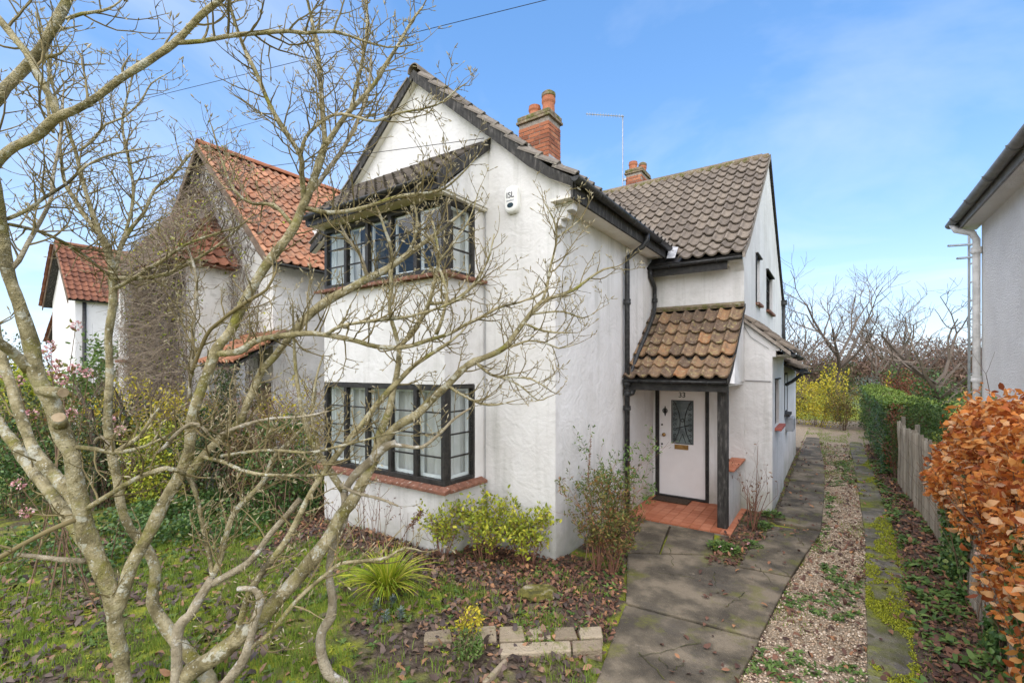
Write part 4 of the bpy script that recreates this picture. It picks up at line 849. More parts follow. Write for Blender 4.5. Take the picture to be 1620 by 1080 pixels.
for k, q in enumerate(([(672, 998), (712, 993), (716, 1012), (670, 1012)], [(752, 990), (784, 988), (786, 1011), (748, 1011)], [(790, 990), (826, 988), (832, 1011), (790, 1013)], [(833, 989), (868, 988), (872, 1008), (836, 1010)], [(876, 991), (908, 990), (914, 1008), (878, 1009)], [(914, 991), (951, 989), (954, 1006), (919, 1008)])):
    block('edging_brick', q, -0.05, 0.075, 'edging_brick', 'worn tan brick in the mossy edging row, ' + ORD[k] + ' from the concrete path', 'brick', 'edging bricks beside the path')
block('edging_stone', [(791, 1016), (902, 1012), (904, 1028), (792, 1034)], -0.05, 0.07, 'edging_brick', 'long pale edging stone in front of the brick row, longer of two', 'stone')
block('edging_stone', [(905, 1012), (951, 1010), (953, 1025), (906, 1028)], -0.05, 0.072, 'edging_brick', 'short pale edging stone in front of the brick row, touching the concrete path side', 'stone')
block('edging_stone', [(797, 1040), (803, 1042), (770, 1078), (762, 1076)], -0.05, 0.07, 'edging_brick', 'narrow stone kerb slanting away from the brick row into the leaves', 'stone')
st = bmesh.new(); bmesh.ops.create_icosphere(st, subdivisions=3, radius=1)
for v in st.verts:
    k = 1 + 0.22 * noise.noise(v.co * 1.8) + 0.06 * noise.noise(v.co * 6); v.co = V((v.co.x * 0.21 * k, v.co.y * 0.13 * k, max(-0.2, min(0.5, v.co.z)) * 0.09 * k))
me = bpy.data.meshes.new('mossy_stone'); st.to_mesh(me); st.free(); me.materials.append(MATS['moss_stone'])
mo = bpy.data.objects.new('mossy_stone', me); COL.objects.link(mo); c = pg(852, 946, 0.08); mo.location = (c.x, c.y, gz(c.x, c.y) + 0.02); mo.rotation_euler = (0, 0, 0.7)
tag(mo, 'low flat stone covered in olive moss in the flower bed', 'stone')

# ------------------------------------------------------------------ loose cover on the ground
mat('gravel', [(0.0, (0.14, 0.10, 0.07)), (0.3, (0.36, 0.26, 0.165)), (0.6, (0.52, 0.40, 0.28)), (0.85, (0.70, 0.60, 0.47)), (1.0, (0.42, 0.22, 0.125))], rand='island', randw=0.9, rough=0.75, nscale=30)
OCT = np.array([(1, 0, 0), (-1, 0, 0), (0, 1, 0), (0, -1, 0), (0, 0, 1), (0, 0, -1)], float); OCT_T = np.array([(0, 2, 4), (2, 1, 4), (1, 3, 4), (3, 0, 4), (2, 0, 5), (1, 2, 5), (3, 1, 5), (0, 3, 5)])
pts = []
while len(pts) < 17000:
    y = 2.6 + 13.5 * NR.random() ** 2.0; x = NR.uniform(edge_right(y) - 0.01, rl(y) + 0.01)
    if noise.noise(V((x * 2.2, y * 1.3, 5))) > 0.28 + 0.25 * NR.random() and y > 4.5: continue
    pts.append((x, y, gz(x, y)))
pts = np.array(pts); n = len(pts); sz = (0.0055 + 0.0085 * NR.random(n) ** 1.6)[:, None] * (1 + 0.5 * NR.random((n, 3))); sz[:, 2] *= 0.6
ang = NR.random(n) * 6.28; ca_, sa_ = np.cos(ang), np.sin(ang)
v = OCT[None] * sz[:, None] + NR.normal(size=(n, 6, 3)) * 0.0012; vx = v[:, :, 0] * ca_[:, None] - v[:, :, 1] * sa_[:, None]; vy = v[:, :, 0] * sa_[:, None] + v[:, :, 1] * ca_[:, None]
v = np.stack([vx, vy, v[:, :, 2]], 2) + (pts + np.c_[np.zeros((n, 2)), NR.random(n) * 0.008])[:, None]
tri_mesh('gravel', v.reshape(-1, 3), (OCT_T[None] + (np.arange(n) * 6)[:, None, None]).reshape(-1, 3), 'gravel', None, 'stuff')['label'] = 'pale brown gravel between the two concrete wheel tracks'
bpy.data.objects['gravel']['category'] = 'gravel'
# grass
mat('grass_blade', [(0.0, (0.09, 0.15, 0.022)), (0.5, (0.19, 0.29, 0.04)), (0.85, (0.31, 0.39, 0.055)), (1.0, (0.34, 0.32, 0.11))], rand='island', nscale=3, rough=0.6, transl=0.25)
def blades(name, pts, hmin, hmax, wd, m, label, lean=0.5):
    n = len(pts); pts = np.asarray(pts, float); a = NR.random(n) * 6.28; h = hmin + (hmax - hmin) * NR.random(n) ** 1.5; ln = lean * NR.random(n) * h; b = NR.random(n) * 6.28
    s = np.stack([np.cos(a), np.sin(a), np.zeros(n)], 1) * wd; l = np.stack([np.cos(b), np.sin(b), np.zeros(n)], 1) * ln[:, None]; up = np.zeros((n, 3)); up[:, 2] = h
    v = np.stack([pts - s, pts + s, pts - s * 0.7 + up * 0.6 + l * 0.4, pts + s * 0.7 + up * 0.6 + l * 0.4, pts + up * 0.95 + l * 1.2], 1)
    t = (np.array([(0, 1, 3), (0, 3, 2), (2, 3, 4)])[None] + (np.arange(n) * 5)[:, None, None]).reshape(-1, 3)
    o = tri_mesh(name, v.reshape(-1, 3), t, m, None, 'stuff'); return tag(o, label, 'grass')
gp = []
while len(gp) < 52000:
    r = NR.random()
    x, y = NR.uniform(-9.6, -1.4), NR.uniform(0.4, 4.7)
    if paved(x, y) or in_house(x, y): continue
    s, g, k = zone(x, y); q = 0.8 * noise.noise(V((x * 1.7, y * 1.7, 2))) + 0.9 * noise.noise(V((x * 5, y * 5, 9)))
    if NR.random() < max(0.02, (g * 0.9 + q * 0.9 - 0.15)): gp.append((x, y, gz(x, y) - 0.004))
blades('grass', gp, 0.02, 0.11, 0.0034, 'grass_blade', 'short patchy grass on the garden ground under the magnolia')
gp = []
while len(gp) < 16000:
    x, y = NR.uniform(-1.3, 1.25), 3.0 + 19 * NR.random() ** 1.3
    if paved(x, y) or in_house(x, y): continue
    q = noise.noise(V((x * 2.4, y * 1.2, 4)))
    edge = min(abs(x - edge_right(y)), abs(x - rl(y)), abs(x + 0.8), abs(x - rl(y) - 0.35))
    if NR.random() < 0.9 * max(0, q * 1.3 - 0.1 + (0.4 if edge < 0.07 else 0) + (0.35 if y > 12 else 0)): gp.append((x, y, gz(x, y) - 0.004))
blades('verge_grass', gp, 0.012, 0.06, 0.003, 'grass_blade', 'tufts of grass and weeds along the edges of the driveway')
# fallen leaves
mat('leaf_dark', [(0.0, (0.032, 0.021, 0.017)), (0.35, (0.08, 0.053, 0.041)), (0.6, (0.14, 0.095, 0.07)), (0.82, (0.22, 0.125, 0.07)), (1.0, (0.40, 0.20, 0.085))], rand='island', randw=0.9, nscale=30, rough=0.55, spec=0.5)
mat('leaf_russet', [(0.0, (0.05, 0.026, 0.019)), (0.4, (0.11, 0.053, 0.035)), (0.75, (0.20, 0.095, 0.055)), (0.92, (0.32, 0.16, 0.075)), (1.0, (0.48, 0.24, 0.09))], rand='island', randw=0.9, nscale=30, rough=0.7)
def litter(name, cnt, region, accept, Lr, m, label, lift=0.006):
    pts = []
    while len(pts) < cnt:
        x, y = NR.uniform(region[0], region[1]), NR.uniform(region[2], region[3])
        if in_house(x, y) or not accept(x, y): continue
        pts.append((x, y, (gz(x, y) if not paved(x, y) else 0.004) + lift + 0.012 * NR.random()))
    n = len(pts); d = rdir(n); d[:, 2] *= 0.28; nm = rdir(n) * 0.45; nm[:, 2] = 1; L = Lr[0] + (Lr[1] - Lr[0]) * NR.random(n)
    o = leaves(name, pts, d, nm, L, L * (0.42 + 0.2 * NR.random(n)), m, None, cup=NR.uniform(-0.2, 0.7, n), bend=NR.uniform(-0.5, 0.45, n)); return tag(o, label, 'leaf litter')
litter('fallen_leaves', 6800, (-9.0, -1.2, 0.4, 4.3), lambda x, y: not paved(x, y) and NR.random() < 0.10 + 0.85 * max(0, noise.noise(V((x * 1.1, y * 1.1, 12))) + 0.32), (0.04, 0.105), 'leaf_dark', 'dark fallen magnolia leaves lying on the mossy lawn')
litter('bed_leaves', 5000, (-7.0, -1.6, 3.3, 8.0), lambda x, y: not paved(x, y) and x < edge_left(min(y, 7.2)) and NR.random() < max(0.03, zone(x, y)[0] - 0.3), (0.03, 0.075), 'leaf_russet', 'russet leaf litter in the flower bed below the white wall', 0.01)
litter('border_leaves', 8600, (-1.3, 1.4, 3.4, 18.0), lambda x, y: (not paved(x, y) and ((x > rl(y) + 0.3 and NR.random() < 0.9) or (x < -0.72 and NR.random() < 0.6) or NR.random() < 0.16 + 0.3 * max(0, noise.noise(V((x * 2, y, 3)))))) or (paved(x, y) and NR.random() < 0.03), (0.03, 0.085), 'leaf_russet', 'brown beech leaves drifted along the fence and driveway edges')
# ------------------------------------------------------------------ the bare magnolia: limbs traced, twigs grown
mat('magnolia_bark', [(0.2, (0.165, 0.138, 0.065)), (0.5, (0.32, 0.27, 0.14)), (0.8, (0.48, 0.415, 0.255))], nscale=9, rough=0.9, bump=1.0, bscale=45, bump2=(140, 0.5, 0.6),
    spots=[(12, 0.56, 0.60, (0.50, 0.48, 0.37)), (4.5, 0.53, 0.68, (0.23, 0.215, 0.04)), (28, 0.61, 0.65, (0.60, 0.58, 0.48)), (3.2, 0.58, 0.66, (0.09, 0.075, 0.04)), (6, 0.62, 0.74, (0.10, 0.078, 0.045)), (45, 0.60, 0.66, (0.56, 0.54, 0.44)), (22, 0.62, 0.68, (0.11, 0.09, 0.045))])
mat('magnolia_twig', [(0.0, (0.085, 0.066, 0.026)), (0.5, (0.17, 0.135, 0.058)), (1.0, (0.29, 0.23, 0.115))], rand='island', nscale=5, rough=0.85)
mat('bud', [(0.0, (0.20, 0.165, 0.08)), (0.6, (0.36, 0.31, 0.19)), (1.0, (0.52, 0.46, 0.33))], rand='island', nscale=5, rough=0.8)
mat('pale_bark', [(0.2, (0.26, 0.215, 0.135)), (0.8, (0.47, 0.405, 0.285))], nscale=9, rough=0.9, bump=1.0, bscale=45, bump2=(140, 0.5, 0.6), spots=[(11, 0.56, 0.66, (0.66, 0.64, 0.58)), (7, 0.62, 0.74, (0.20, 0.17, 0.11))])
mat('cut_wood', [(0.2, (0.30, 0.215, 0.12)), (0.8, (0.44, 0.335, 0.21))], nscale=20, rough=0.9)
# each limb: (bark, twig density, [(u, v, distance, half width in photo pixels), ...])
LIMBS = [
 ('b', 0, [(250, 1150, 3.22, 21), (205, 1105, 3.2, 17), (195, 1080, 3.2, 16), (183, 988, 3.16, 16), (172, 935, 3.14, 17), (158, 893, 3.12, 21), (137, 850, 3.1, 21), (128, 800, 3.08, 18), (122, 773, 3.06, 17), (114, 720, 3.02, 17), (96, 687, 3.0, 18), (80, 640, 2.98, 17), (64, 605, 2.96, 16), (53, 562, 2.95, 16), (44, 525, 2.93, 16), (33, 490, 2.9, 14), (20, 450, 2.88, 13), (8, 400, 2.86, 13), (2, 340, 2.82, 12), (-8, 280, 2.75, 11), (-28, 215, 2.66, 12), (-30, 180, 2.6, 13)]),
 ('b', 0.2, [(48, 585, 2.95, 11), (22, 560, 2.85, 10), (-5, 543, 2.75, 10), (-40, 530, 2.65, 9)]),
 ('b', 0.2, [(140, 830, 3.1, 14), (105, 772, 3.2, 14), (69, 734, 3.25, 13), (47, 695, 3.3, 11), (28, 645, 3.35, 11), (14, 604, 3.4, 11), (2, 560, 3.45, 10), (-12, 500, 3.5, 9)]),
 ('b', 0.2, [(150, 880, 3.15, 14), (106, 815, 3.4, 14), (80, 783, 3.5, 13), (52, 742, 3.6, 12), (15, 692, 3.7, 11), (-20, 640, 3.8, 10)]),
 ('b', 0, [(300, 1140, 3.3, 16), (333, 1085, 3.36, 14), (300, 1037, 3.4, 15), (264, 991, 3.45, 14), (242, 947, 3.5, 12), (245, 905, 3.55, 11), (236, 877, 3.58, 11), (205, 835, 3.62, 9), (192, 794, 3.65, 9), (183, 745, 3.7, 9), (172, 695, 3.72, 9), (171, 651, 3.75, 8), (175, 582, 3.8, 7), (172, 530, 3.82, 7), (178, 474, 3.85, 8), (178, 428, 3.86, 9)]),
 ('b', 1, [(178, 428, 3.86, 7), (170, 388, 3.88, 5), (150, 362, 3.9, 4.5), (133, 342, 3.9, 4.5), (115, 310, 3.9, 4), (103, 290, 3.9, 3.5), (95, 240, 3.9, 3), (97, 200, 3.9, 2.5)]),
 ('b', 1, [(178, 428, 3.86, 6), (165, 385, 3.8, 5), (152, 350, 3.76, 4.5), (139, 318, 3.74, 4.5), (128, 275, 3.72, 4), (119, 240, 3.7, 3.5), (107, 205, 3.68, 3)]),
 ('b', 1, [(180, 430, 3.86, 5), (192, 388, 3.95, 5), (211, 358, 4.0, 4), (228, 336, 4.05, 3.5), (245, 300, 4.1, 3), (275, 275, 4.1, 2.5), (300, 245, 4.1, 2)]),
 ('b', 1, [(190, 392, 3.95, 3.6), (206, 345, 4.0, 3.2), (211, 297, 4.0, 3), (203, 250, 4.0, 2.8), (194, 194, 4.0, 2.5), (205, 139, 4.0, 2), (215, 105, 4.0, 1.5)]),
 ('b', 1, [(125, 239, 3.7, 3), (150, 219, 3.72, 2.8), (167, 197, 3.74, 2.5), (194, 186, 3.76, 2.3), (222, 161, 3.78, 2), (239, 133, 3.8, 1.5), (262, 118, 3.8, 1.2)]),
 ('b', 1, [(11, 347, 2.85, 4), (42, 333, 2.9, 3.6), (72, 311, 2.95, 3.3), (105, 291, 3.0, 3), (139, 261, 3.05, 2.5), (178, 244, 3.1, 2), (222, 236, 3.1, 1.5)]),
 ('p', 1, [(10, 436, 2.87, 4), (30, 412, 2.89, 5.2), (42, 388, 2.92, 4.8), (56, 363, 2.96, 4.5), (69, 341, 3.0, 4.2), (81, 313, 3.04, 4), (84, 280, 3.08, 3.5), (97, 205, 3.15, 3), (100, 150, 3.2, 2)]),
 ('b', 1, [(15, 355, 2.85, 3), (61, 366, 3.1, 2.8), (106, 386, 3.3, 2.6), (139, 408, 3.5, 2.4), (168, 433, 3.8, 2.2)]),
 ('b', 1, [(182, 440, 3.85, 4), (250, 436, 3.9, 3.2), (294, 419, 3.95, 3), (333, 397, 4.0, 2.6), (361, 374, 4.0, 2), (395, 345, 4.0, 1.4)]),
 ('b', 1, [(178, 458, 3.85, 4), (217, 436, 3.8, 3.2), (256, 413, 3.75, 3), (292, 388, 3.7, 2.6), (335, 372, 3.7, 2), (372, 360, 3.7, 1.4)]),
 ('b', 0.3, [(180, 985, 3.17, 10), (190, 945, 3.15, 13), (199, 920, 3.16, 12.5), (211, 888, 3.2, 12), (239, 836, 3.24, 12), (265, 787, 3.28, 11), (286, 746, 3.3, 11), (300, 707, 3.32, 10), (303, 665, 3.34, 9.5), (314, 629, 3.36, 9.5), (328, 587, 3.38, 10), (344, 551, 3.4, 9.5), (367, 522, 3.42, 9), (392, 469, 3.45, 9), (417, 424, 3.48, 9), (442, 391, 3.5, 8), (464, 358, 3.52, 8), (483, 322, 3.55, 7.5), (494, 290, 3.57, 7), (506, 258, 3.6, 7), (514, 231, 3.6, 6)]),
 ('b', 1, [(514, 231, 3.6, 5), (510, 167, 3.65, 4.2), (505, 111, 3.68, 3.8), (500, 64, 3.7, 3.2), (492, 28, 3.72, 2.8), (484, -10, 3.75, 2)]),
 ('b', 1, [(514, 231, 3.6, 5.5), (539, 194, 3.6, 5), (561, 167, 3.6, 4.6), (592, 133, 3.6, 4), (608, 105, 3.6, 3.6), (628, 75, 3.6, 3), (650, 36, 3.6, 2.4), (669, 11, 3.6, 1.8)]),
 ('b', 1, [(556, 172, 3.6, 3.6), (572, 103, 3.66, 3.2), (580, 55, 3.7, 2.8), (580, 0, 3.74, 2)]),
 ('p', 1, [(494, 300, 3.57, 5), (508, 285, 3.6, 4.6), (517, 272, 3.66, 4.4), (544, 233, 3.75, 4), (567, 189, 3.82, 3.4), (583, 144, 3.9, 2.8), (587, 92, 3.95, 2)]),
 ('b', 1, [(482, 318, 3.55, 5), (476, 270, 3.5, 4.6), (475, 247, 3.48, 4.4), (442, 194, 3.44, 4), (422, 155, 3.42, 3.6), (403, 111, 3.4, 3.4), (383, 69, 3.38, 3), (367, 22, 3.36, 2.6), (361, -8, 3.35, 2)]),
 ('b', 1, [(475, 247, 3.48, 3.8), (482, 220, 3.45, 3.4), (500, 200, 3.42, 3), (530, 181, 3.4, 2.8), (555, 183, 3.38, 2.6), (592, 192, 3.36, 2.4), (628, 180, 3.36, 2.2), (669, 172, 3.36, 2), (700, 161, 3.36, 1.7), (722, 142, 3.36, 1.4), (738, 132, 3.36, 1)]),
 ('b', 1, [(464, 358, 3.52, 3.5), (433, 324, 3.45, 3), (400, 322, 3.4, 2.6), (370, 300, 3.35, 2.2), (350, 250, 3.3, 1.8), (335, 200, 3.3, 1.2)]),
 ('b', 1, [(480, 328, 3.55, 4.4), (522, 336, 3.55, 4), (572, 330, 3.55, 3.6), (628, 311, 3.55, 3), (678, 305, 3.55, 2.4), (703, 298, 3.55, 2), (735, 270, 3.55, 1.4), (757, 245, 3.55, 1)]),
 ('b', 1, [(340, 560, 3.4, 6), (378, 555, 3.36, 6), (405, 538, 3.34, 5.6), (439, 531, 3.32, 5), (483, 527, 3.3, 4.8), (517, 530, 3.3, 4.4), (558, 538, 3.32, 4.2), (594, 548, 3.34, 4), (639, 549, 3.36, 3.8), (678, 538, 3.38, 3.5), (711, 528, 3.4, 3.2), (735, 515, 3.42, 3), (764, 500, 3.44, 2.8), (787, 487, 3.46, 2.5), (822, 478, 3.48, 2), (850, 467, 3.5, 1.4)]),
 ('b', 1, [(517, 529, 3.3, 3.4), (540, 515, 3.2, 3), (580, 508, 3.15, 2.8), (640, 502, 3.12, 2.5), (690, 488, 3.1, 2.2), (730, 470, 3.1, 1.8), (760, 440, 3.1, 1.2)]),
 ('b', 0.15, [(272, 1120, 3.25, 17), (292, 1072, 3.24, 15), (333, 1041, 3.22, 15), (378, 1010, 3.22, 15), (414, 974, 3.24, 14), (453, 933, 3.28, 13), (489, 891, 3.32, 13), (517, 855, 3.36, 12), (539, 816, 3.4, 11), (561, 784, 3.44, 11), (580, 748, 3.48, 10), (594, 718, 3.52, 9), (599, 695, 3.54, 7.5), (606, 676, 3.56, 6.5), (617, 645, 3.6, 5.5), (622, 618, 3.62, 5.2), (628, 590, 3.65, 5), (633, 552, 3.68, 4.6)]),
 ('b', 1, [(633, 552, 3.68, 4), (625, 524, 3.7, 3.8), (617, 497, 3.72, 3.5), (618, 447, 3.76, 3.2), (619, 399, 3.8, 3), (608, 360, 3.82, 2.4), (600, 335, 3.84, 1.6)]),
 ('b', 1, [(633, 550, 3.68, 4.4), (658, 519, 3.66, 4.2), (678, 480, 3.64, 3.8), (689, 435, 3.62, 3.4), (694, 410, 3.6, 3), (690, 375, 3.6, 2.2), (684, 350, 3.6, 1.6)]),
 ('b', 1, [(678, 480, 3.64, 3), (705, 478, 3.6, 2.8), (727, 470, 3.58, 2.5), (752, 446, 3.56, 2.2), (772, 410, 3.55, 1.8), (782, 370, 3.55, 1.2)]),
 ('b', 1, [(690, 530, 3.4, 3), (703, 490, 3.4, 3), (706, 460, 3.4, 2.8), (698, 432, 3.4, 2.4), (694, 415, 3.4, 2), (718, 385, 3.4, 1.6), (742, 348, 3.4, 1.2), (758, 300, 3.4, 0.9)]),
 ('b', 0.4, [(594, 716, 3.52, 8), (628, 676, 3.55, 7.5), (656, 657, 3.58, 7), (680, 634, 3.6, 6.8), (708, 608, 3.62, 6.4), (729, 587, 3.64, 6), (751, 571, 3.66, 5.8), (778, 560, 3.68, 5), (798, 549, 3.7, 4.6), (813, 531, 3.72, 4.2), (833, 504, 3.74, 4), (857, 478, 3.76, 3.6), (880, 469, 3.78, 3.2), (909, 458, 3.8, 2.7), (933, 440, 3.82, 2.2), (955, 426, 3.84, 1.7), (975, 422, 3.85, 1.1)]),
 ('b', 1.3, [(857, 478, 3.76, 2.6), (865, 455, 3.76, 2.4), (869, 431, 3.76, 2.2), (876, 404, 3.76, 2), (881, 376, 3.76, 1.8), (876, 347, 3.76, 1.5), (862, 322, 3.76, 1)]),
 ('b', 1.3, [(881, 376, 3.76, 1.8), (898, 364, 3.78, 1.5), (920, 345, 3.8, 1)]),
 ('b', 1, [(751, 571, 3.66, 2.8), (770, 588, 3.64, 2.4), (787, 596, 3.62, 2.2), (820, 597, 3.6, 1.8), (842, 600, 3.6, 1.5), (866, 614, 3.6, 1)]),
 ('b', 1, [(787, 596, 3.62, 2), (805, 601, 3.6, 1.9), (826, 612, 3.6, 1.6), (851, 633, 3.6, 1.2), (866, 628, 3.6, 0.9)]),
 ('b', 1, [(797, 549, 3.7, 2.4), (815, 546, 3.72, 2.2), (836, 539, 3.74, 2), (862, 542, 3.76, 1.7), (884, 551, 3.78, 1.3), (908, 545, 3.8, 0.9)]),
 ('b', 1, [(828, 510, 3.73, 2.2), (855, 522, 3.74, 2), (880, 526, 3.76, 1.6), (905, 526, 3.78, 1)]),
 ('b', 1, [(840, 497, 3.74, 2.2), (865, 494, 3.76, 1.9), (891, 493, 3.78, 1.6), (922, 503, 3.8, 1.2), (938, 496, 3.8, 0.9)]),
 ('b', 1, [(710, 610, 3.62, 3), (728, 622, 3.58, 2.4), (760, 638, 3.55, 2), (785, 640, 3.55, 1.6), (812, 634, 3.55, 1)]),
 ('p', 0, [(278, 1090, 3.2, 11), (279, 1030, 3.2, 9.5), (283, 991, 3.22, 11), (300, 974, 3.24, 8.5), (319, 941, 3.28, 7.5), (337, 914, 3.32, 8.5)]),
 ('b', 0.5, [(337, 914, 3.32, 5), (333, 891, 3.34, 4.2), (322, 841, 3.38, 4), (314, 797, 3.4, 4), (303, 762, 3.42, 4), (296, 750, 3.42, 4)]),
 ('b', 0.8, [(338, 910, 3.32, 6), (347, 886, 3.36, 5), (358, 844, 3.42, 5), (374, 808, 3.48, 5), (403, 776, 3.54, 4.6), (422, 751, 3.58, 4.2), (433, 723, 3.62, 3.6), (467, 690, 3.66, 3), (490, 660, 3.7, 2), (500, 620, 3.7, 1.4)]),
 ('p', 0.2, [(338, 922, 3.32, 6.5), (352, 914, 3.3, 6), (397, 886, 3.28, 5.6), (428, 844, 3.28, 5.4), (456, 811, 3.28, 5), (474, 790, 3.28, 4.6)]),
 ('b', 0.6, [(376, 1006, 3.2, 7), (386, 960, 3.18, 6.2), (394, 935, 3.16, 5.8), (411, 910, 3.15, 5.6), (450, 860, 3.15, 5.4), (469, 824, 3.16, 5.2), (492, 780, 3.18, 5), (508, 752, 3.2, 5), (522, 732, 3.22, 5), (544, 704, 3.25, 5), (572, 671, 3.28, 5), (600, 634, 3.3, 5), (625, 607, 3.3, 4.6), (653, 579, 3.3, 4), (683, 559, 3.3, 3.4), (712, 540, 3.3, 2.5), (735, 520, 3.3, 1.5)]),
 ('p', 0, [(352, 1085, 3.1, 9), (383, 1047, 3.1, 8.5), (394, 1016, 3.1, 7.5), (403, 980, 3.1, 6.5), (411, 947, 3.1, 6.5), (400, 931, 3.1, 5), (375, 931, 3.08, 4)]),
 ('b', 0.6, [(392, 1027, 3.1, 4.5), (431, 997, 3.1, 4), (470, 948, 3.12, 3.6), (517, 908, 3.15, 3.4), (539, 891, 3.18, 3.2), (572, 887, 3.2, 3), (614, 881, 3.22, 2.6), (640, 866, 3.25, 2), (668, 872, 3.27, 1.2)]),
 ('b', 0.5, [(296, 752, 3.31, 7), (319, 723, 3.34, 6.5), (347, 695, 3.38, 6.5), (378, 669, 3.42, 6.5), (397, 629, 3.46, 6.5), (414, 587, 3.5, 6.2), (436, 562, 3.54, 6), (461, 530, 3.58, 6.4), (489, 497, 3.62, 7), (517, 477, 3.66, 7.6), (550, 458, 3.7, 7), (581, 440, 3.74, 6.6), (614, 424, 3.78, 5.8), (642, 405, 3.82, 5), (667, 386, 3.86, 4), (700, 362, 3.9, 3), (725, 342, 3.92, 2.2), (746, 322, 3.94, 1.4)]),
 ('p', 1, [(581, 440, 3.74, 3.6), (575, 419, 3.7, 3.4), (567, 397, 3.68, 3), (550, 378, 3.66, 2.4), (538, 355, 3.65, 1.6)]),
 ('b', 1, [(642, 405, 3.82, 3), (655, 380, 3.84, 2.6), (660, 350, 3.86, 2.2), (655, 320, 3.88, 1.5)]),
 ('r', 0.6, [(303, 590, 3.6, 3.6), (328, 530, 3.5, 3.4), (356, 502, 3.42, 3.2), (400, 472, 3.34, 3), (422, 458, 3.3, 2.6), (436, 430, 3.3, 2)]),
 ('p', 0.5, [(300, 630, 3.7, 3.6), (303, 580, 3.7, 3.4), (306, 516, 3.72, 3.2), (311, 461, 3.74, 3), (308, 424, 3.76, 2.6), (294, 386, 3.78, 2)]),
 ('b', 0.8, [(350, 721, 3.3, 3), (417, 712, 3.2, 2.8), (489, 715, 3.15, 2.6), (544, 704, 3.12, 2.2), (600, 690, 3.1, 1.6), (640, 680, 3.1, 1)]),
 ('b', 0.6, [(320, 722, 3.33, 3.6), (350, 729, 3.25, 3.4), (383, 743, 3.2, 3.2), (422, 751, 3.18, 3), (470, 752, 3.18, 2.6), (520, 750, 3.18, 2)]),
 ('p', 0.8, [(345, 690, 3.36, 4), (375, 676, 3.25, 3.4), (428, 662, 3.2, 2.6), (478, 659, 3.15, 2), (520, 650, 3.1, 1.2)]),
 ('b', 0.4, [(138, 803, 3.08, 4.6), (178, 779, 3.05, 4.2), (222, 754, 3.05, 4), (264, 740, 3.1, 4), (292, 750, 3.2, 3.6)]),
 ('p', 0.8, [(248, 716, 3.2, 3), (262, 705, 3.18, 3.4), (278, 687, 3.16, 3.6), (300, 671, 3.14, 3.4), (318, 674, 3.14, 3), (331, 688, 3.15, 2.4)]),
 ('b', 0.8, [(116, 706, 3.02, 4), (150, 710, 3.05, 3.8), (178, 716, 3.1, 3.6), (205, 712, 3.12, 3.2), (230, 705, 3.14, 2.6), (262, 690, 3.16, 1.8)]),
 ('p', 0.8, [(150, 700, 3.3, 3), (160, 690, 3.3, 3), (178, 712, 3.25, 2.8)]),
 ('b', 0.8, [(178, 718, 3.12, 4), (200, 704, 3.2, 4.4), (220, 690, 3.25, 3), (240, 660, 3.3, 2.4), (252, 645, 3.3, 1.4)]),
 ('p', 0, [(140, 888, 3.1, 5.2), (104, 886, 3.0, 4.6), (60, 880, 2.95, 4), (28, 876, 2.92, 3.6)]),
 ('r', 0.4, [(120, 822, 3.05, 4), (80, 838, 2.98, 4), (40, 858, 2.92, 4), (-10, 886, 2.86, 4)]),
 ('b', 0.2, [(-30, 195, 2.55, 13), (-15, 275, 2.5, 11), (0, 253, 2.45, 11), (22, 233, 2.43, 10.5), (56, 217, 2.42, 11), (89, 189, 2.4, 11), (119, 175, 2.4, 9.5), (156, 150, 2.4, 8.5), (194, 122, 2.4, 8.3), (236, 97, 2.4, 8), (275, 69, 2.4, 8), (294, 50, 2.4, 7.5), (319, 25, 2.4, 7), (350, 0, 2.4, 7), (385, -35, 2.4, 6)][1:]),
 ('b', 0, [(-30, 190, 2.6, 13), (-24, 240, 2.55, 12), (-15, 275, 2.5, 11.5)]),
 ('b', 1, [(278, 67, 2.4, 5), (319, 65, 2.42, 4.4), (361, 57, 2.44, 4.2), (400, 53, 2.46, 4.2), (456, 50, 2.5, 4), (483, 53, 2.52, 3.4), (528, 50, 2.55, 3), (572, 64, 2.58, 2.2), (614, 75, 2.6, 1.7), (655, 70, 2.62, 1.1)]),
 ('b', 0.25, [(-30, 185, 2.6, 13), (0, 158, 2.5, 12.5), (11, 139, 2.5, 13), (42, 108, 2.5, 13), (64, 78, 2.5, 12.5), (81, 44, 2.5, 12.5), (103, 6, 2.5, 12.5), (118, -30, 2.5, 12)]),
 ('b', 0.6, [(92, 183, 2.4, 7), (81, 156, 2.39, 6.2), (64, 125, 2.38, 6), (47, 92, 2.37, 6), (22, 61, 2.36, 6), (-2, 30, 2.35, 6), (-30, 0, 2.34, 6)]),
 ('b', 1, [(105, 30, 2.5, 4), (130, 22, 2.5, 3.6), (160, 18, 2.5, 3), (180, 10, 2.5, 2), (195, -2, 2.5, 1.4)]),
 ('b', 1, [(70, 92, 2.5, 4), (78, 90, 2.5, 3.5), (95, 85, 2.5, 2.6), (106, 75, 2.5, 1.6)]),
 ('b', 1, [(85, 210, 3.3, 3.5), (75, 160, 3.3, 3), (78, 110, 3.3, 2.6), (70, 60, 3.3, 2.2), (60, 20, 3.3, 1.6)]),
 ('b', 1, [(97, 200, 3.6, 3), (90, 160, 3.6, 2.6), (80, 120, 3.6, 2.2), (82, 80, 3.6, 1.6)]),
]
mag = thing('magnolia_tree', 'bare multi-stemmed magnolia with lichen spotted limbs and furry buds on the lawn', 'tree', pd(255, 1118, 3.25))
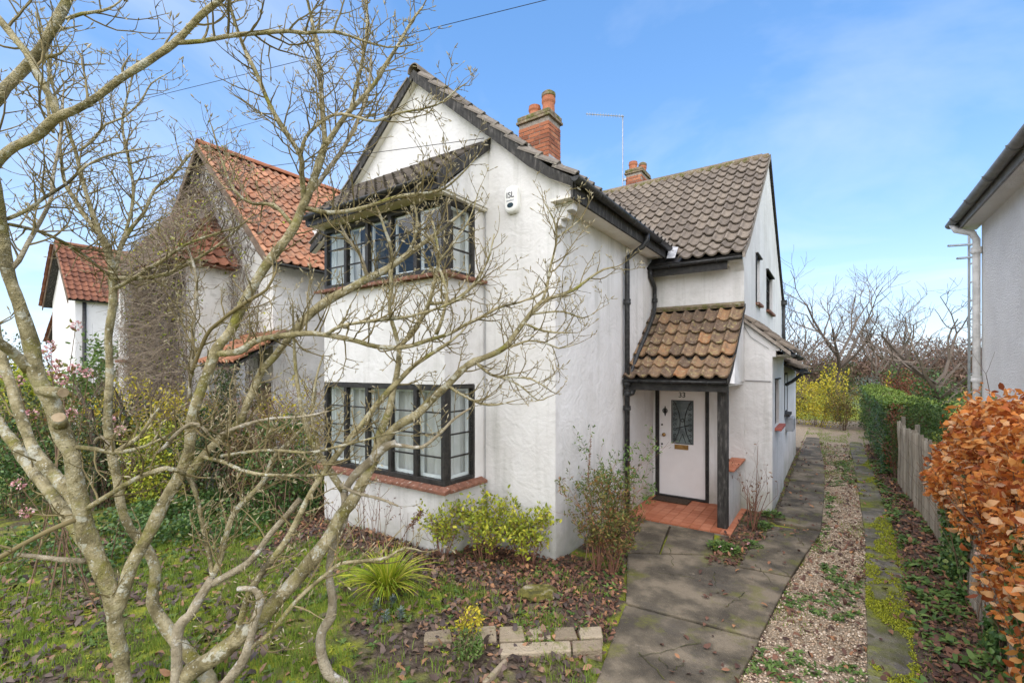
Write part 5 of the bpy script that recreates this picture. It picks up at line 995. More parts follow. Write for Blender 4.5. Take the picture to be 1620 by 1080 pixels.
def smooth_path(pts, step=0.05):
    """Catmull-Rom through the traced points: list of (position, radius)"""
    P = [pd(u, v, d) for u, v, d, r in pts]; Rr = []; out = []
    for i, (u, v, d, r) in enumerate(pts):       # a wide lens stretches round things towards the picture's edge: undo it across the limb
        a, c = pts[max(i - 1, 0)], pts[min(i + 1, len(pts) - 1)]; tx, ty = c[0] - a[0], c[1] - a[1]; tl = math.hypot(tx, ty) or 1; ex, ey = (u - CX) / F, (v - HY) / F; el = math.hypot(ex, ey) or 1e-6
        k = (-ty * ex + tx * ey) / (tl * el); Rr.append(r * d / F / (1 + (math.sqrt(1 + el * el) - 1) * k * k) * (0.93 if r > 8 else 1))
    for i in range(len(P) - 1):
        p0, p1, p2, p3 = P[max(i - 1, 0)], P[i], P[i + 1], P[min(i + 2, len(P) - 1)]; k = max(2, int((p2 - p1).length / step))
        for j in range(k):
            t = j / k; t2, t3 = t * t, t * t * t
            q = 0.5 * ((2 * p1) + (p2 - p0) * t + (2 * p0 - 5 * p1 + 4 * p2 - p3) * t2 + (3 * p1 - p0 - 3 * p2 + p3) * t3)
            out.append((q, lerp(Rr[i], Rr[i + 1], t)))
    out.append((P[-1], Rr[-1])); return out
tr_ = random.Random(21)
twigs, buds = MB(), MB()
def bud(p, d, s):
    d = d.normalized(); L = s * tr_.uniform(0.7, 1.2); buds.tube([p - d * 0.002, p + d * L * 0.35, p + d * L * 0.7, p + d * L], [0.0022, L * 0.145, L * 0.11, 0.0006], 5, cap=False)
def clear_of_alarm(p):      # no twig grows in front of the alarm box
    q = p - EYE; z = q.dot(FW); u, v = CX + F * q.dot(RT) / z, HY - F * q.z / z; return not (778 < u < 846 and 268 < v < 362)
def twig(p, d, L, r, level):
    if not clear_of_alarm(p + d.normalized() * L * 0.7): return
    n = max(3, int(L / 0.045)); q = p.copy(); path = [q.copy()]; d = d.normalized(); side = 1
    rad = [r]; kink = V((tr_.gauss(0, 1), tr_.gauss(0, 1), tr_.gauss(0, 0.5))) * 0.05
    for i in range(n):
        d = (d + V((tr_.gauss(0, 0.16), tr_.gauss(0, 0.16), 0.13 + tr_.gauss(0, 0.12))) + kink).normalized()
        q = q + d * (L / n); path.append(q.copy()); rad.append(r * (1 - 0.62 * (i + 1) / n))
        if level < 2 and i > 0 and tr_.random() < (0.72 if level == 0 else 0.5):
            s = d.orthogonal().normalized(); s = Matrix.Rotation(tr_.uniform(0, 6.28), 3, d) @ s
            nd = (d * 0.5 + s * 0.9 + V((0, 0, 0.12))).normalized()
            twig(q, nd, L * tr_.uniform(0.22, 0.48) * (1.15 - 0.4 * i / n), max(0.0027, rad[-1] * 0.78), level + 1)
    twigs.tube(path, rad, 4, cap=False)
    bud(q, d, 0.024 if tr_.random() < 0.8 else 0.034)
    for i in range(1, n):
        if tr_.random() < 0.22:
            s = (d.orthogonal() + d * 0.8 + V((0, 0, 0.5))).normalized(); bud(path[i], Matrix.Rotation(tr_.uniform(0, 6.28), 3, d) @ s, 0.014)
for bark, dens, pts in LIMBS:
    sp = smooth_path(pts); big = max(r for p, r in sp) > 0.030
    path = []; rad = []
    for i, (p, r) in enumerate(sp):
        a = 0.22 * r; path.append(p + V((noise.noise(p * 4), noise.noise(p * 4 + V((9, 0, 0))), noise.noise(p * 4 + V((0, 9, 0))))) * min(a * 1.6, 0.013)); rad.append(r * (0.95 + 0.13 * noise.noise(p * 9) + 0.10 * noise.noise(p * 23) + (0.16 * max(0, noise.noise(p * 6 + V((3, 3, 3))) - 0.25))))
    MB().tube(path, rad, 12 if big else 7).build('limb' if not big else 'stem', {'b': 'magnolia_bark', 'p': 'pale_bark', 'r': 'magnolia_twig'}[bark], mag, smooth=True)
    if dens <= 0: continue
    acc = tr_.uniform(0, 0.1)
    for i in range(2, len(path) - 1):
        acc += (path[i] - path[i - 1]).length * dens * (0.5 if rad[i] > 0.022 else 1)
        if acc < 0.032: continue
        acc = tr_.uniform(-0.02, 0.03); t = (path[i + 1] - path[i - 1]).normalized(); s = Matrix.Rotation(tr_.uniform(0, 6.28), 3, t) @ t.orthogonal().normalized()
        f = i / len(path); twig(path[i], t * tr_.uniform(0.3, 0.8) + s * tr_.uniform(0.6, 1.0) + V((0, 0, 0.06)), tr_.uniform(0.13, 0.46) * (1.1 - 0.35 * f), min(0.0066, rad[i] * 0.6), 0)
    if rad[-1] < 0.02 * 1: twig(path[-1], path[-1] - path[-3], tr_.uniform(0.10, 0.2), max(0.002, rad[-1] * 0.8), 0)
twigs.build('crown', 'magnolia_twig', mag, kind='stuff'); buds.build('buds', 'bud', mag, kind='stuff')
# sawn stubs on the left stem
for (u, v, d, r, u2, v2) in ((64, 617, 2.96, 8, 100, 621), (96, 672, 2.99, 9, 93, 660)):
    a = pd(u, v, d); c = pd(u2, v2, d - 0.07); MB().tube([a, lerp(a, c, 0.5), c], [r * d / F * 1.1, r * d / F, r * d / F], 10).build('sawn_stub', 'magnolia_bark', mag, smooth=True)
    dd = (c - a).normalized(); MB().tube([c, c + dd * 0.003], [r * d / F * 0.94, r * d / F * 0.9], 10).build('cut_face', 'cut_wood', mag)
# pale young stem beside it, rooted in the leaf litter
sap = thing('young_tree', 'slim pale twisted young tree stem rising from the leaf litter before the bay', 'tree', pg(552, 1086))
for k, (bark, pts) in enumerate((('p', [(556, 1090, 3.48, 9), (540, 1078, 3.48, 10), (520, 1066, 3.48, 11), (508, 1030, 3.48, 10), (510, 997, 3.48, 8.5), (524, 974, 3.48, 8.5), (526, 944, 3.48, 7.5), (521, 913, 3.48, 6), (525, 869, 3.48, 6), (539, 836, 3.48, 6.2), (547, 805, 3.48, 6.5), (544, 775, 3.48, 6.5)]),
                  ('p', [(544, 777, 3.48, 6), (561, 751, 3.46, 6.5), (586, 729, 3.44, 7), (606, 709, 3.42, 7), (626, 700, 3.4, 5.5)]), ('p', [(618, 703, 3.41, 4), (640, 705, 3.4, 3.4), (667, 707, 3.38, 3), (694, 687, 3.36, 2.6), (719, 662, 3.34, 2.2), (745, 645, 3.33, 1.4)]),
                  ('b', [(544, 778, 3.48, 6), (528, 754, 3.45, 6), (506, 720, 3.42, 5.2), (489, 690, 3.4, 4.6), (478, 651, 3.38, 4), (469, 595, 3.36, 3.2), (465, 540, 3.34, 2.4), (463, 480, 3.34, 1.4)]), ('b', [(506, 720, 3.42, 3), (494, 660, 3.4, 2.6), (500, 600, 3.4, 2), (512, 560, 3.4, 1.2)]),
                  ('p', [(536, 765, 3.46, 3.4), (560, 778, 3.4, 3), (600, 788, 3.36, 2.4), (630, 800, 3.34, 1.6)]))):
    twigs, buds = MB(), MB(); sp = smooth_path(pts); path = [p for p, r in sp]; rad = [r * (1 + 0.15 * noise.noise(p * 9)) for p, r in sp]
    MB().tube(path, rad, 9).build('trunk' if k == 0 else 'limb', 'pale_bark' if bark == 'p' else 'magnolia_bark', sap, smooth=True)
    if k > 1:
        for i in range(4, len(path) - 1, 3):
            t = (path[i + 1] - path[i - 1]).normalized(); s = Matrix.Rotation(tr_.uniform(0, 6.28), 3, t) @ t.orthogonal().normalized(); twig(path[i], t * 0.5 + s * 0.8 + V((0, 0, 0.2)), tr_.uniform(0.1, 0.3), 0.003, 0)
        twig(path[-1], path[-1] - path[-3], 0.15, 0.002, 0)
        MB().add(twigs.v, twigs.f).build('crown', 'magnolia_twig', sap, kind='stuff'); MB().add(buds.v, buds.f).build('buds', 'bud', sap, kind='stuff')
# ------------------------------------------------------------------ plants
def fm(name, stops, **k): mat(name, stops, rand='island', randw=0.85, nscale=4, rough=k.pop('rough', 0.6), transl=k.pop('transl', 0.2), spec=0.35, **k)
fm('beech_leaf', [(0.0, (0.17, 0.045, 0.02)), (0.22, (0.42, 0.115, 0.03)), (0.5, (0.70, 0.25, 0.05)), (0.72, (0.76, 0.36, 0.10)), (0.88, (0.74, 0.48, 0.26)), (1.0, (0.60, 0.40, 0.33))], transl=0.35)
fm('ivy_leaf', [(0.0, (0.03, 0.065, 0.018)), (0.5, (0.07, 0.145, 0.036)), (0.85, (0.13, 0.22, 0.055)), (1.0, (0.28, 0.30, 0.06))], rough=0.4)
fm('yellow_leaf', [(0.0, (0.20, 0.20, 0.02)), (0.4, (0.42, 0.37, 0.025)), (0.75, (0.60, 0.49, 0.035)), (1.0, (0.66, 0.50, 0.09))])
fm('lime_leaf', [(0.0, (0.12, 0.17, 0.02)), (0.45, (0.26, 0.31, 0.03)), (0.8, (0.46, 0.46, 0.04)), (1.0, (0.58, 0.51, 0.07))])
fm('green_leaf', [(0.0, (0.045, 0.09, 0.018)), (0.5, (0.10, 0.175, 0.036)), (1.0, (0.19, 0.27, 0.065))])
fm('dark_leaf', [(0.0, (0.018, 0.034, 0.011)), (0.6, (0.045, 0.08, 0.022)), (1.0, (0.10, 0.145, 0.04))])
fm('mixed_leaf', [(0.0, (0.045, 0.055, 0.02)), (0.4, (0.11, 0.13, 0.03)), (0.65, (0.20, 0.19, 0.04)), (0.8, (0.24, 0.09, 0.04)), (1.0, (0.34, 0.27, 0.09))])
fm('copper_leaf', [(0.0, (0.09, 0.03, 0.02)), (0.6, (0.21, 0.07, 0.035)), (1.0, (0.33, 0.13, 0.06))])
fm('hedge_leaf', [(0.0, (0.06, 0.10, 0.015)), (0.5, (0.13, 0.20, 0.026)), (1.0, (0.25, 0.32, 0.05))])
fm('conifer_leaf', [(0.0, (0.018, 0.04, 0.008)), (0.6, (0.05, 0.09, 0.015)), (1.0, (0.12, 0.17, 0.03))])
fm('glaucous_leaf', [(0.0, (0.09, 0.13, 0.10)), (1.0, (0.26, 0.33, 0.28))])
fm('dry_leaf', [(0.0, (0.09, 0.045, 0.025)), (0.6, (0.20, 0.105, 0.055)), (1.0, (0.33, 0.20, 0.11))])
fm('pink_petal', [(0.0, (0.55, 0.22, 0.24)), (0.6, (0.72, 0.42, 0.42)), (1.0, (0.82, 0.66, 0.64))])
fm('strap_leaf', [(0.0, (0.15, 0.24, 0.018)), (0.4, (0.29, 0.38, 0.026)), (0.75, (0.47, 0.50, 0.035)), (1.0, (0.60, 0.48, 0.14))])
mat('brown_stem', [(0.0, (0.10, 0.062, 0.04)), (1.0, (0.24, 0.155, 0.10))], rand='island', nscale=9, rough=0.9)
mat('red_stem', [(0.0, (0.13, 0.055, 0.038)), (1.0, (0.27, 0.135, 0.085))], rand='island', nscale=9, rough=0.85)
mat('grey_twig', [(0.0, (0.11, 0.09, 0.075)), (1.0, (0.24, 0.20, 0.165))], rand='island', nscale=9, rough=0.9)
mat('dark_bark', [(0.2, (0.055, 0.042, 0.03)), (0.8, (0.13, 0.10, 0.075))], nscale=7, rough=0.95, bump=0.7, bscale=30)
pr_ = random.Random(5)
def grow(b, p, d, L, r, depth, spread=0.7, up=0.12, kids=(2, 4), wob=0.16, sides=4, tips=None, shrink=0.66, minr=0.0012, nseg=4):
    q = V(p); d = V(d).normalized(); path = [q.copy()]; rad = [r]; nodes = []
    for i in range(nseg):
        d = (d + V((pr_.gauss(0, wob), pr_.gauss(0, wob), up + pr_.gauss(0, wob * 0.6)))).normalized(); q = q + d * (L / nseg); path.append(q.copy()); rad.append(max(minr, r * (1 - 0.5 * (i + 1) / nseg)))
        if i > 0: nodes.append((q.copy(), d.copy(), rad[-1]))
    b.tube(path, rad, sides, cap=False)
    if tips is not None: tips.extend((x, y) for x, y, z in nodes)
    if depth > 0:
        for k in range(pr_.randint(*kids)):
            x, y, z = pr_.choice(nodes); s = Matrix.Rotation(pr_.uniform(0, 6.28), 3, y) @ y.orthogonal().normalized()
            grow(b, x, y * (1 - spread * 0.5) + s * spread, L * shrink * pr_.uniform(0.7, 1.15), max(minr, z * 0.75), depth - 1, spread, up, kids, wob, max(3, sides - 1), tips, shrink, minr, nseg)
def clump_pts(n, c, rad, shell=0.55, freq=2.2, cut=-0.15, seed=0, flat_bottom=True):
    out = []; c = V(c)
    while len(out) < n:
        d = NR.normal(size=3); d /= np.linalg.norm(d); r = NR.random() ** (1 - shell) if shell < 1 else 1
        bump = 1 + 0.28 * noise.noise(V(tuple(d * 1.7)) + V((seed, 0, 0))) + 0.12 * noise.noise(V(tuple(d * 4.5)) + V((0, seed, 0)))
        p = V((d[0] * rad[0], d[1] * rad[1], d[2] * rad[2])) * (r * bump); q = c + p
        if flat_bottom and q.z < 0.03: continue
        if noise.noise(q * freq + V((seed * 3.1, 0, 0))) < cut + 0.25 * (NR.random() - 0.5): continue
        out.append((tuple(q), tuple(d)))
    return np.array([o[0] for o in out]), np.array([o[1] for o in out])
def bush(name, label, cat, base, h, rx, ry, n, L, m, stems=10, smat='brown_stem', group=None, shell=0.6, lowest=0.12, ratio=0.5, cut=-0.15, sr=0.008, seed=0, twiggy=1, updir=0.3, tipleaf=False):
    base = V(base); root = thing(name, label, cat, base, group); b = MB(); tips = []
    for i in range(stems):
        a = pr_.uniform(0, 6.28); d = V((math.cos(a) * rx / h * pr_.uniform(0.1, 0.9), math.sin(a) * ry / h * pr_.uniform(0.1, 0.9), 1))
        grow(b, base + V((math.cos(a) * rx * 0.15, math.sin(a) * ry * 0.15, -0.03)), d, h * pr_.uniform(0.55, 0.85), sr, twiggy, tips=tips, spread=0.6, shrink=0.55)
    b.build('stems', smat, root, kind='stuff')
    if n:
        pts, out = clump_pts(n, base + V((0, 0, h * (0.5 + lowest * 0.5))), (rx, ry, h * (0.5 - lowest * 0.4)), shell, cut=cut, seed=seed + base.x)
        if tipleaf: k_ = NR.integers(0, len(tips), n); pts = np.array([tuple(tips[int(q)][0]) for q in k_]) + NR.normal(size=(n, 3)) * 0.022; out = np.array([tuple(tips[int(q)][1]) for q in k_]); keep = pts[:, 2] > base.z + h * lowest; pts, out = pts[keep], out[keep]; n = len(pts)
        d = rdir(n) + out * 0.5; d[:, 2] += updir * 0.5; nm = rdir(n) + out * 0.6; nm[:, 2] += updir
        s = L * (0.6 + 0.7 * NR.random(n)); leaves('foliage', pts, d, nm, s, s * ratio * (0.8 + 0.4 * NR.random(n)), m, root, cup=0.12, bend=NR.uniform(-0.1, 0.3, n))
    return root
def on(u, v, z=None):
    p = pg(u, v); p.z = gz(p.x, p.y) if z is None else z; return p
def strap_clump(root, name, base, n, L, wd, m, spread=0.9):
    vs, ts = [], []
    for i in range(n):
        a = pr_.uniform(0, 6.28); d = V((math.cos(a), math.sin(a), 0)); l = L * pr_.uniform(0.55, 1.15); lean = pr_.uniform(0.15, spread); w = wd * pr_.uniform(0.6, 1.2)
        p = base + d * pr_.uniform(0, 0.06); s = V((-d.y, d.x, 0)); o = len(vs); k = 6
        s = (s + V((0, 0, pr_.uniform(-0.6, 0.6)))).normalized()
        for j in range(k + 1):
            t = j / k; q = p + d * (lean * l * (t ** 1.5)) + V((0, 0, l * (t - 0.62 * lean * t ** 2.6))); ww = w * (1 - t ** 2.2) * (0.6 + 0.4 * min(1, t * 4)) + 0.0006
            vs += [tuple(q - s * ww), tuple(q + s * ww)]
        for j in range(k): e = o + 2 * j; ts += [(e, e + 1, e + 3), (e, e + 3, e + 2)]
    return tri_mesh(name, vs, ts, m, root, 'stuff')
# strap-leaved clump below the bay
c = on(612, 948); cro = thing('strap_leaf_plant', 'bright yellow-green clump of arching strap leaves below the bay window', 'plant', c)
strap_clump(cro, 'leaves', c, 380, 0.58, 0.0085, 'strap_leaf', 1.05); strap_clump(cro, 'dry_leaves', c, 50, 0.40, 0.006, 'dry_leaf', 1.35)
for i, (u, v) in enumerate(((596, 968), (622, 962), (634, 982), (610, 985))):
    c = on(u, v); r_ = thing('spurge_rosette', 'small blue-green rosette plant at the foot of the strap-leaved clump', 'plant', c, 'blue-green rosettes in the bed')
    n = 46; a = NR.random(n) * 6.28; e = NR.random(n); d = np.stack([np.cos(a), np.sin(a), 0.2 + 1.2 * e], 1); pts = np.array(c)[None] + np.c_[np.zeros((n, 2)), 0.02 + 0.07 * e]; nm = np.zeros((n, 3)); nm[:, 2] = 1
    leaves('foliage', pts, d, nm, 0.055, 0.013, 'glaucous_leaf', r_, bend=0.15)
# leafy shrubs against the white wall
for i, (u, v, h, rx, ry, n, m, lab) in enumerate(((700, 892, 0.56, 0.33, 0.25, 700, 'lime_leaf', 'loose yellow-green shrub with thin stems against the bay wall'), (765, 893, 0.62, 0.50, 0.28, 1500, 'lime_leaf', 'bushy yellow-green shrub under the wall cable'), (838, 900, 0.60, 0.46, 0.28, 1400, 'lime_leaf', 'bushy yellow shrub with red stems in front of the grey air vent'))):
    c = on(u, v); bush('bed_shrub', lab, 'shrub', c, h, rx, ry, n, 0.05, m, stems=24, smat='red_stem', shell=0.12, lowest=0.15, cut=0.1, tipleaf=True, sr=0.005, seed=i, group='shrubs in the bed by the wall', twiggy=2)
c = on(735, 1052); bush('golden_shrub', 'small variegated evergreen shrub with golden tips beside the brick edging', 'shrub', c, 0.30, 0.15, 0.15, 700, 0.028, 'green_leaf', stems=10, sr=0.003)
c = on(742, 1015); bush('golden_shrub', 'small bush of pure yellow leaves behind the variegated evergreen', 'shrub', c, 0.30, 0.13, 0.13, 330, 0.03, 'yellow_leaf', stems=10, sr=0.003)
# tall shrub by the downpipe
for (u, v, h, rx, n, m, lab) in ((945, 905, 0.95, 0.19, 1800, 'mixed_leaf', 'reddish green shrub with narrow leaves at the corner of the house'), (978, 882, 1.35, 0.14, 1500, 'green_leaf', 'tall leggy dark green shrub climbing beside the black downpipe'), (968, 905, 0.7, 0.24, 1500, 'mixed_leaf', 'low tangle of russet stems and leaves beside the concrete path')):
    c = on(u, v); bush('corner_shrub', lab, 'shrub', c, h, rx, rx * 0.8, n, 0.05, m, stems=14, smat='red_stem', shell=0.35, lowest=0.12, ratio=0.3, cut=-0.05, tipleaf=True, sr=0.006, seed=h, group='shrubs at the house corner', twiggy=2)
c = on(925, 905); sp_ = thing('dry_stalk', 'tall dry brown seed spike leaning on the white wall near the house corner', 'plant', c)
top = py(935, 690, 4.93); MB().tube([c, lerp(c, top, 0.5) + V((0.05, 0, 0)), py(930, 760, 4.93), top], [0.006, 0.005, 0.004, 0.002], 5).build('stem', 'brown_stem', sp_)
n = 130; t = NR.random(n); pts = np.array([tuple(lerp(py(930, 770, 4.93), top, x)) for x in t]); leaves('seed_head', pts, rdir(n, 0.4), rdir(n), 0.022, 0.009, 'dry_leaf', sp_)
# dry stalks along the bay
def stalks(name, label, spots, h, mats='brown_stem', heads=True, group=None):
    for k, (u, v, hh) in enumerate(sorted(spots, key=lambda s: -s[0])):
        c = on(u, v); r_ = thing(name, label + ('first', 'second', 'third', 'fourth', 'fifth', 'sixth')[k] + ' from the dry plume', 'plant', c, group); b = MB(); tips = []
        for k in range(4): grow(b, c + V((pr_.gauss(0, .04), pr_.gauss(0, .03), -0.02)), V((pr_.gauss(0, .12), pr_.gauss(0, .1), 1)), hh * pr_.uniform(0.6, 1), 0.0048, 1, spread=0.5, up=0.05, kids=(1, 3), wob=0.05, tips=tips, shrink=0.35)
        b.build('stems', mats, r_, kind='stuff'); n = 26; k = [pr_.choice(tips) for _ in range(n)]
        leaves('dry_leaves', np.array([tuple(a) for a, d in k]), rdir(n, -0.6), rdir(n), 0.035 * (0.6 + NR.random(n)), 0.012, 'dry_leaf', r_)
stalks('dead_stalks', 'bundle of bare brown flower stalks against the bay wall, ', ((540, 862, 0.55), (575, 870, 0.85), (590, 872, 0.95), (606, 872, 0.7), (520, 858, 0.6), (640, 875, 0.5)), 0.8, group='dead stalks along the bay')
c = on(628, 880); r_ = thing('dry_flower', 'arching dry brown flower plume in front of the bay wall', 'plant', c)
tip = py(667, 808, 4.05); mid = py(640, 845, 4.05); MB().tube([c, mid, lerp(mid, tip, 0.6) + V((0, 0, 0.03)), tip], [0.005, 0.004, 0.003, 0.002], 5).build('stem', 'brown_stem', r_)
n = 240; t = NR.random(n) ** 0.7; pts = np.array([tuple(lerp(mid, tip, 0.25 + 0.75 * x)) for x in t]) + NR.normal(size=(n, 3)) * 0.016; leaves('plume', pts, rdir(n, -0.3), rdir(n), 0.026, 0.014, 'dry_leaf', r_)
# twiggy shrub and bedding by the porch
c = on(1193, 838); b = MB(); tw_ = thing('bare_shrub', 'small bare twiggy shrub with a few withered leaves by the porch wall', 'shrub', c); tips = []
for k in range(9): grow(b, c + V((pr_.gauss(0, .05), pr_.gauss(0, .05), -0.02)), V((pr_.gauss(0, .22), pr_.gauss(0, .2), 1)), pr_.uniform(0.4, 0.75), 0.007, 2, spread=0.55, up=0.08, kids=(1, 3), wob=0.09, tips=tips)
grow(b, c, V((0.02, 0.05, 1)), 1.25, 0.006, 0, wob=0.03)
b.build('stems', 'red_stem', tw_, kind='stuff'); n = 60; k = [pr_.choice(tips) for _ in range(n)]; leaves('dry_leaves', np.array([tuple(a) for a, d in k]), rdir(n, -0.5), rdir(n), 0.05, 0.018, 'dry_leaf', tw_)
for (u, v, lab) in ((1150, 872, 'green bedding plant clump with one pink flower at the tip of the path bed'), (1188, 862, 'green bedding plant clump with pink flowers beside the porch corner'), (1205, 835, 'leafy green bedding clump below the bare twiggy shrub'), (1222, 818, 'leafy bedding clump against the side wall foot'), (1138, 868, 'low bedding clump nearest the red porch tiles')):
    c = on(u, v); r_ = thing('bedding_plant', lab, 'plant', c, 'bedding plants by the porch'); n = 170; a = NR.random(n) * 6.28; rr = 0.15 * NR.random(n) ** 0.6
    pts = np.stack([c.x + np.cos(a) * rr, c.y + np.sin(a) * rr, c.z + 0.02 + 0.09 * NR.random(n) * (1 - rr / 0.2)], 1); d = np.stack([np.cos(a), np.sin(a), 0.5 + 0 * a], 1) + rdir(n) * 0.5; nm = rdir(n) * 0.5; nm[:, 2] = 1
    leaves('foliage', pts, d, nm, 0.05, 0.026, 'green_leaf', r_)
    if 'pink' in lab:
        n = 14; k = pts[NR.integers(0, len(pts), 3)]; kk = np.repeat(k, 5, 0)[:n] + np.array([0, 0, 0.05]); leaves('flower', kk, rdir(n, 0.3), rdir(n, 1.5), 0.022, 0.017, 'pink_petal', r_)
# low weeds: rosettes in the drive, border and lawn
def weeds(name, label, cnt, accept, region, L, m):
    pts, d = [], []
    while len(pts) < cnt:
        x, y = NR.uniform(region[0], region[1]), NR.uniform(region[2], region[3])
        if paved(x, y) or in_house(x, y) or not accept(x, y): continue
        k = int(NR.integers(5, 11)); a0 = NR.random() * 6.28
        for i in range(k):
            a = a0 + 6.28 * i / k + NR.normal() * 0.2; pts.append((x, y, gz(x, y) + 0.004)); d.append((math.cos(a), math.sin(a), NR.uniform(0.15, 1.0)))
    n = len(pts); nm = NR.normal(size=(n, 3)) * 0.25; nm[:, 2] = 1; l = L * (0.5 + NR.random(n)); return tag(leaves(name, pts, d, nm, l, l * 0.36, m, None, bend=0.3), label, 'weeds')
weeds('border_weeds', 'green weeds and young ivy growing through the leaves along the fence', 3400, lambda x, y: x > rl(y) + 0.3 and noise.noise(V((x * 2.5, y * 1.6, 8))) > -0.12, (0.5, 1.3, 3.2, 15), 0.085, 'green_leaf')
weeds('drive_weeds', 'low green weeds sprouting in the gravel between the tracks', 4200, lambda x, y: noise.noise(V((x * 2.2, y * 1.3, 5))) > 0.04, (-0.6, 0.5, 3.4, 16), 0.045, 'green_leaf')
weeds('bed_weeds', 'green ground weeds among the leaf litter of the flower bed', 4200, lambda x, y: x < edge_left(min(y, 7.2)) and noise.noise(V((x * 1.6, y * 1.6, 6))) > 0.02, (-8.2, -1.6, 1.2, 7.0), 0.05, 'green_leaf')
weeds('moss_tufts', 'bright yellow-green moss tufts spread over the lawn', 9000, lambda x, y: noise.noise(V((x * 1.3, y * 1.3, 31))) > 0.16, (-9, -1.5, 0.6, 4.0), 0.022, 'lime_leaf')

P = []
while len(P) < 21000:        # cushions of moss on the right wheel track
    y = 2.6 + 13 * NR.random() ** 1.5; x = rl(y) + 0.35 * NR.random()
    if noise.noise(V((x * 2.2, y * 1.1, 41))) + 0.35 * noise.noise(V((x * 9, y * 7, 3))) + (x - rl(y) - 0.17) * 1.2 < 0.06: continue
    P.append((x, y, 0.004))
n = len(P); fm('moss_leaf', [(0.0, (0.16, 0.17, 0.016)), (0.5, (0.30, 0.33, 0.02)), (1.0, (0.45, 0.46, 0.03))]); nm = NR.normal(size=(n, 3)) * 0.4; nm[:, 2] = 1
tag(leaves('track_moss', P, rdir(n, 0.9), nm, 0.012 + 0.014 * NR.random(n), 0.009, 'moss_leaf', None), 'bright yellow-green moss growing on the right concrete wheel track', 'moss')
# ------------------------------------------------------------------ planted boundary on the left
def at_d(u, v, d): p = pd(u, v, d); return V((p.x, p.y, gz(p.x, p.y)))
tag(leaves('ground_ivy', *(lambda P: (P[0], rdir(len(P[0]), 0.2), rdir(len(P[0]), 1.2)))(clump_pts(6500, (-8.0, 3.1, 0.05), (1.7, 2.6, 0.42), 0.55, seed=3, cut=-0.05)), 0.05, 0.042, 'ivy_leaf', None), 'dark ivy spreading over the ground below the boundary shrubs', 'ivy')
LS = [  # u, base v, distance, height, rx, leaves, leaf length, material, label
 (40, 0, 8.6, 1.75, 0.9, 2600, 0.06, 'dark_leaf', 'dark evergreen boundary shrub behind the thick magnolia stem'), (120, 0, 8.9, 1.7, 0.8, 2200, 0.06, 'mixed_leaf', 'olive and russet boundary shrub under the pink viburnum flowers'),
 (200, 0, 8.8, 1.95, 0.75, 2400, 0.055, 'yellow_leaf', 'yellow leaved shrub in the boundary before the creeper-clad house'), (290, 0, 8.7, 1.85, 0.7, 2300, 0.055, 'yellow_leaf', 'golden leaved shrub in the boundary next to the dark holly'),
 (375, 0, 8.6, 2.3, 0.5, 2300, 0.055, 'dark_leaf', 'dark green holly-like bush before the neighbour porch'), (455, 0, 8.2, 1.9, 0.6, 1500, 0.05, 'yellow_leaf', 'thin yellow leaved bush against the left corner of the white house'),
 (180, 0, 8.1, 1.55, 0.95, 2800, 0.06, 'dark_leaf', 'low dark laurel mass under the yellow shrubs'), (250, 0, 7.7, 1.25, 0.7, 1900, 0.055, 'lime_leaf', 'yellow-green shrub in front of the dark laurel mass'), (400, 0, 7.8, 1.6, 0.5, 1500, 0.055, 'mixed_leaf', 'russet and olive shrub growing through the dry climber tangle'), (330, 0, 8.0, 1.5, 0.9, 2700, 0.06, 'dark_leaf', 'low dark evergreen mass under the dry climber tangle'), (20, 0, 7.6, 1.35, 0.8, 2200, 0.06, 'ivy_leaf', 'ivy covered hump at the lawn edge behind the left stems'), (440, 0, 7.5, 1.3, 0.6, 1700, 0.06, 'ivy_leaf', 'ivy covered hump beside the bay window wall')]
for i, (u, v, d, h, rx, n, L, m, lab) in enumerate(LS):
    bush('boundary_shrub', lab, 'shrub', at_d(u, 800, d), h * 1.18, rx * 1.15, rx * 0.9, int(n * 1.4), L, m, stems=14, shell=0.5, lowest=0.0, seed=i * 2.3, group='shrubs along the left boundary', cut=-0.05, twiggy=2)
# tangle of dry climber stems
c = at_d(430, 780, 7.9); tg = thing('dry_climber', 'dense tangle of dry brown climber stems left of the white house', 'climber', c); b = MB()
for k in range(320):
    p = c + V((pr_.gauss(0, .75), pr_.gauss(0, .45), pr_.uniform(0.2, 2.0))); grow(b, p, V((pr_.gauss(0, 1), pr_.gauss(0, 1), pr_.gauss(-0.5, 0.8))), pr_.uniform(0.4, 1.0), 0.006, 1, up=-0.22, wob=0.22, kids=(1, 2), sides=3)
b.build('stems', 'brown_stem', tg, kind='stuff')
for (u, d, hh, lab) in ((146, 7.8, 2.6, 'brown old trunk in the boundary, thicker of two'), (165, 8.2, 2.3, 'slender brown trunk in the boundary beside the thicker one')):
    c = at_d(u, 800, d); r_ = thing('shrub_trunk', lab + ' behind the magnolia', 'trunk', c); b = MB(); grow(b, c - V((0, 0, 0.1)), V((0.05, 0, 1)), hh * 0.7, 0.075, 3, spread=0.5, kids=(2, 3)); b.build('trunk', 'dark_bark', r_)
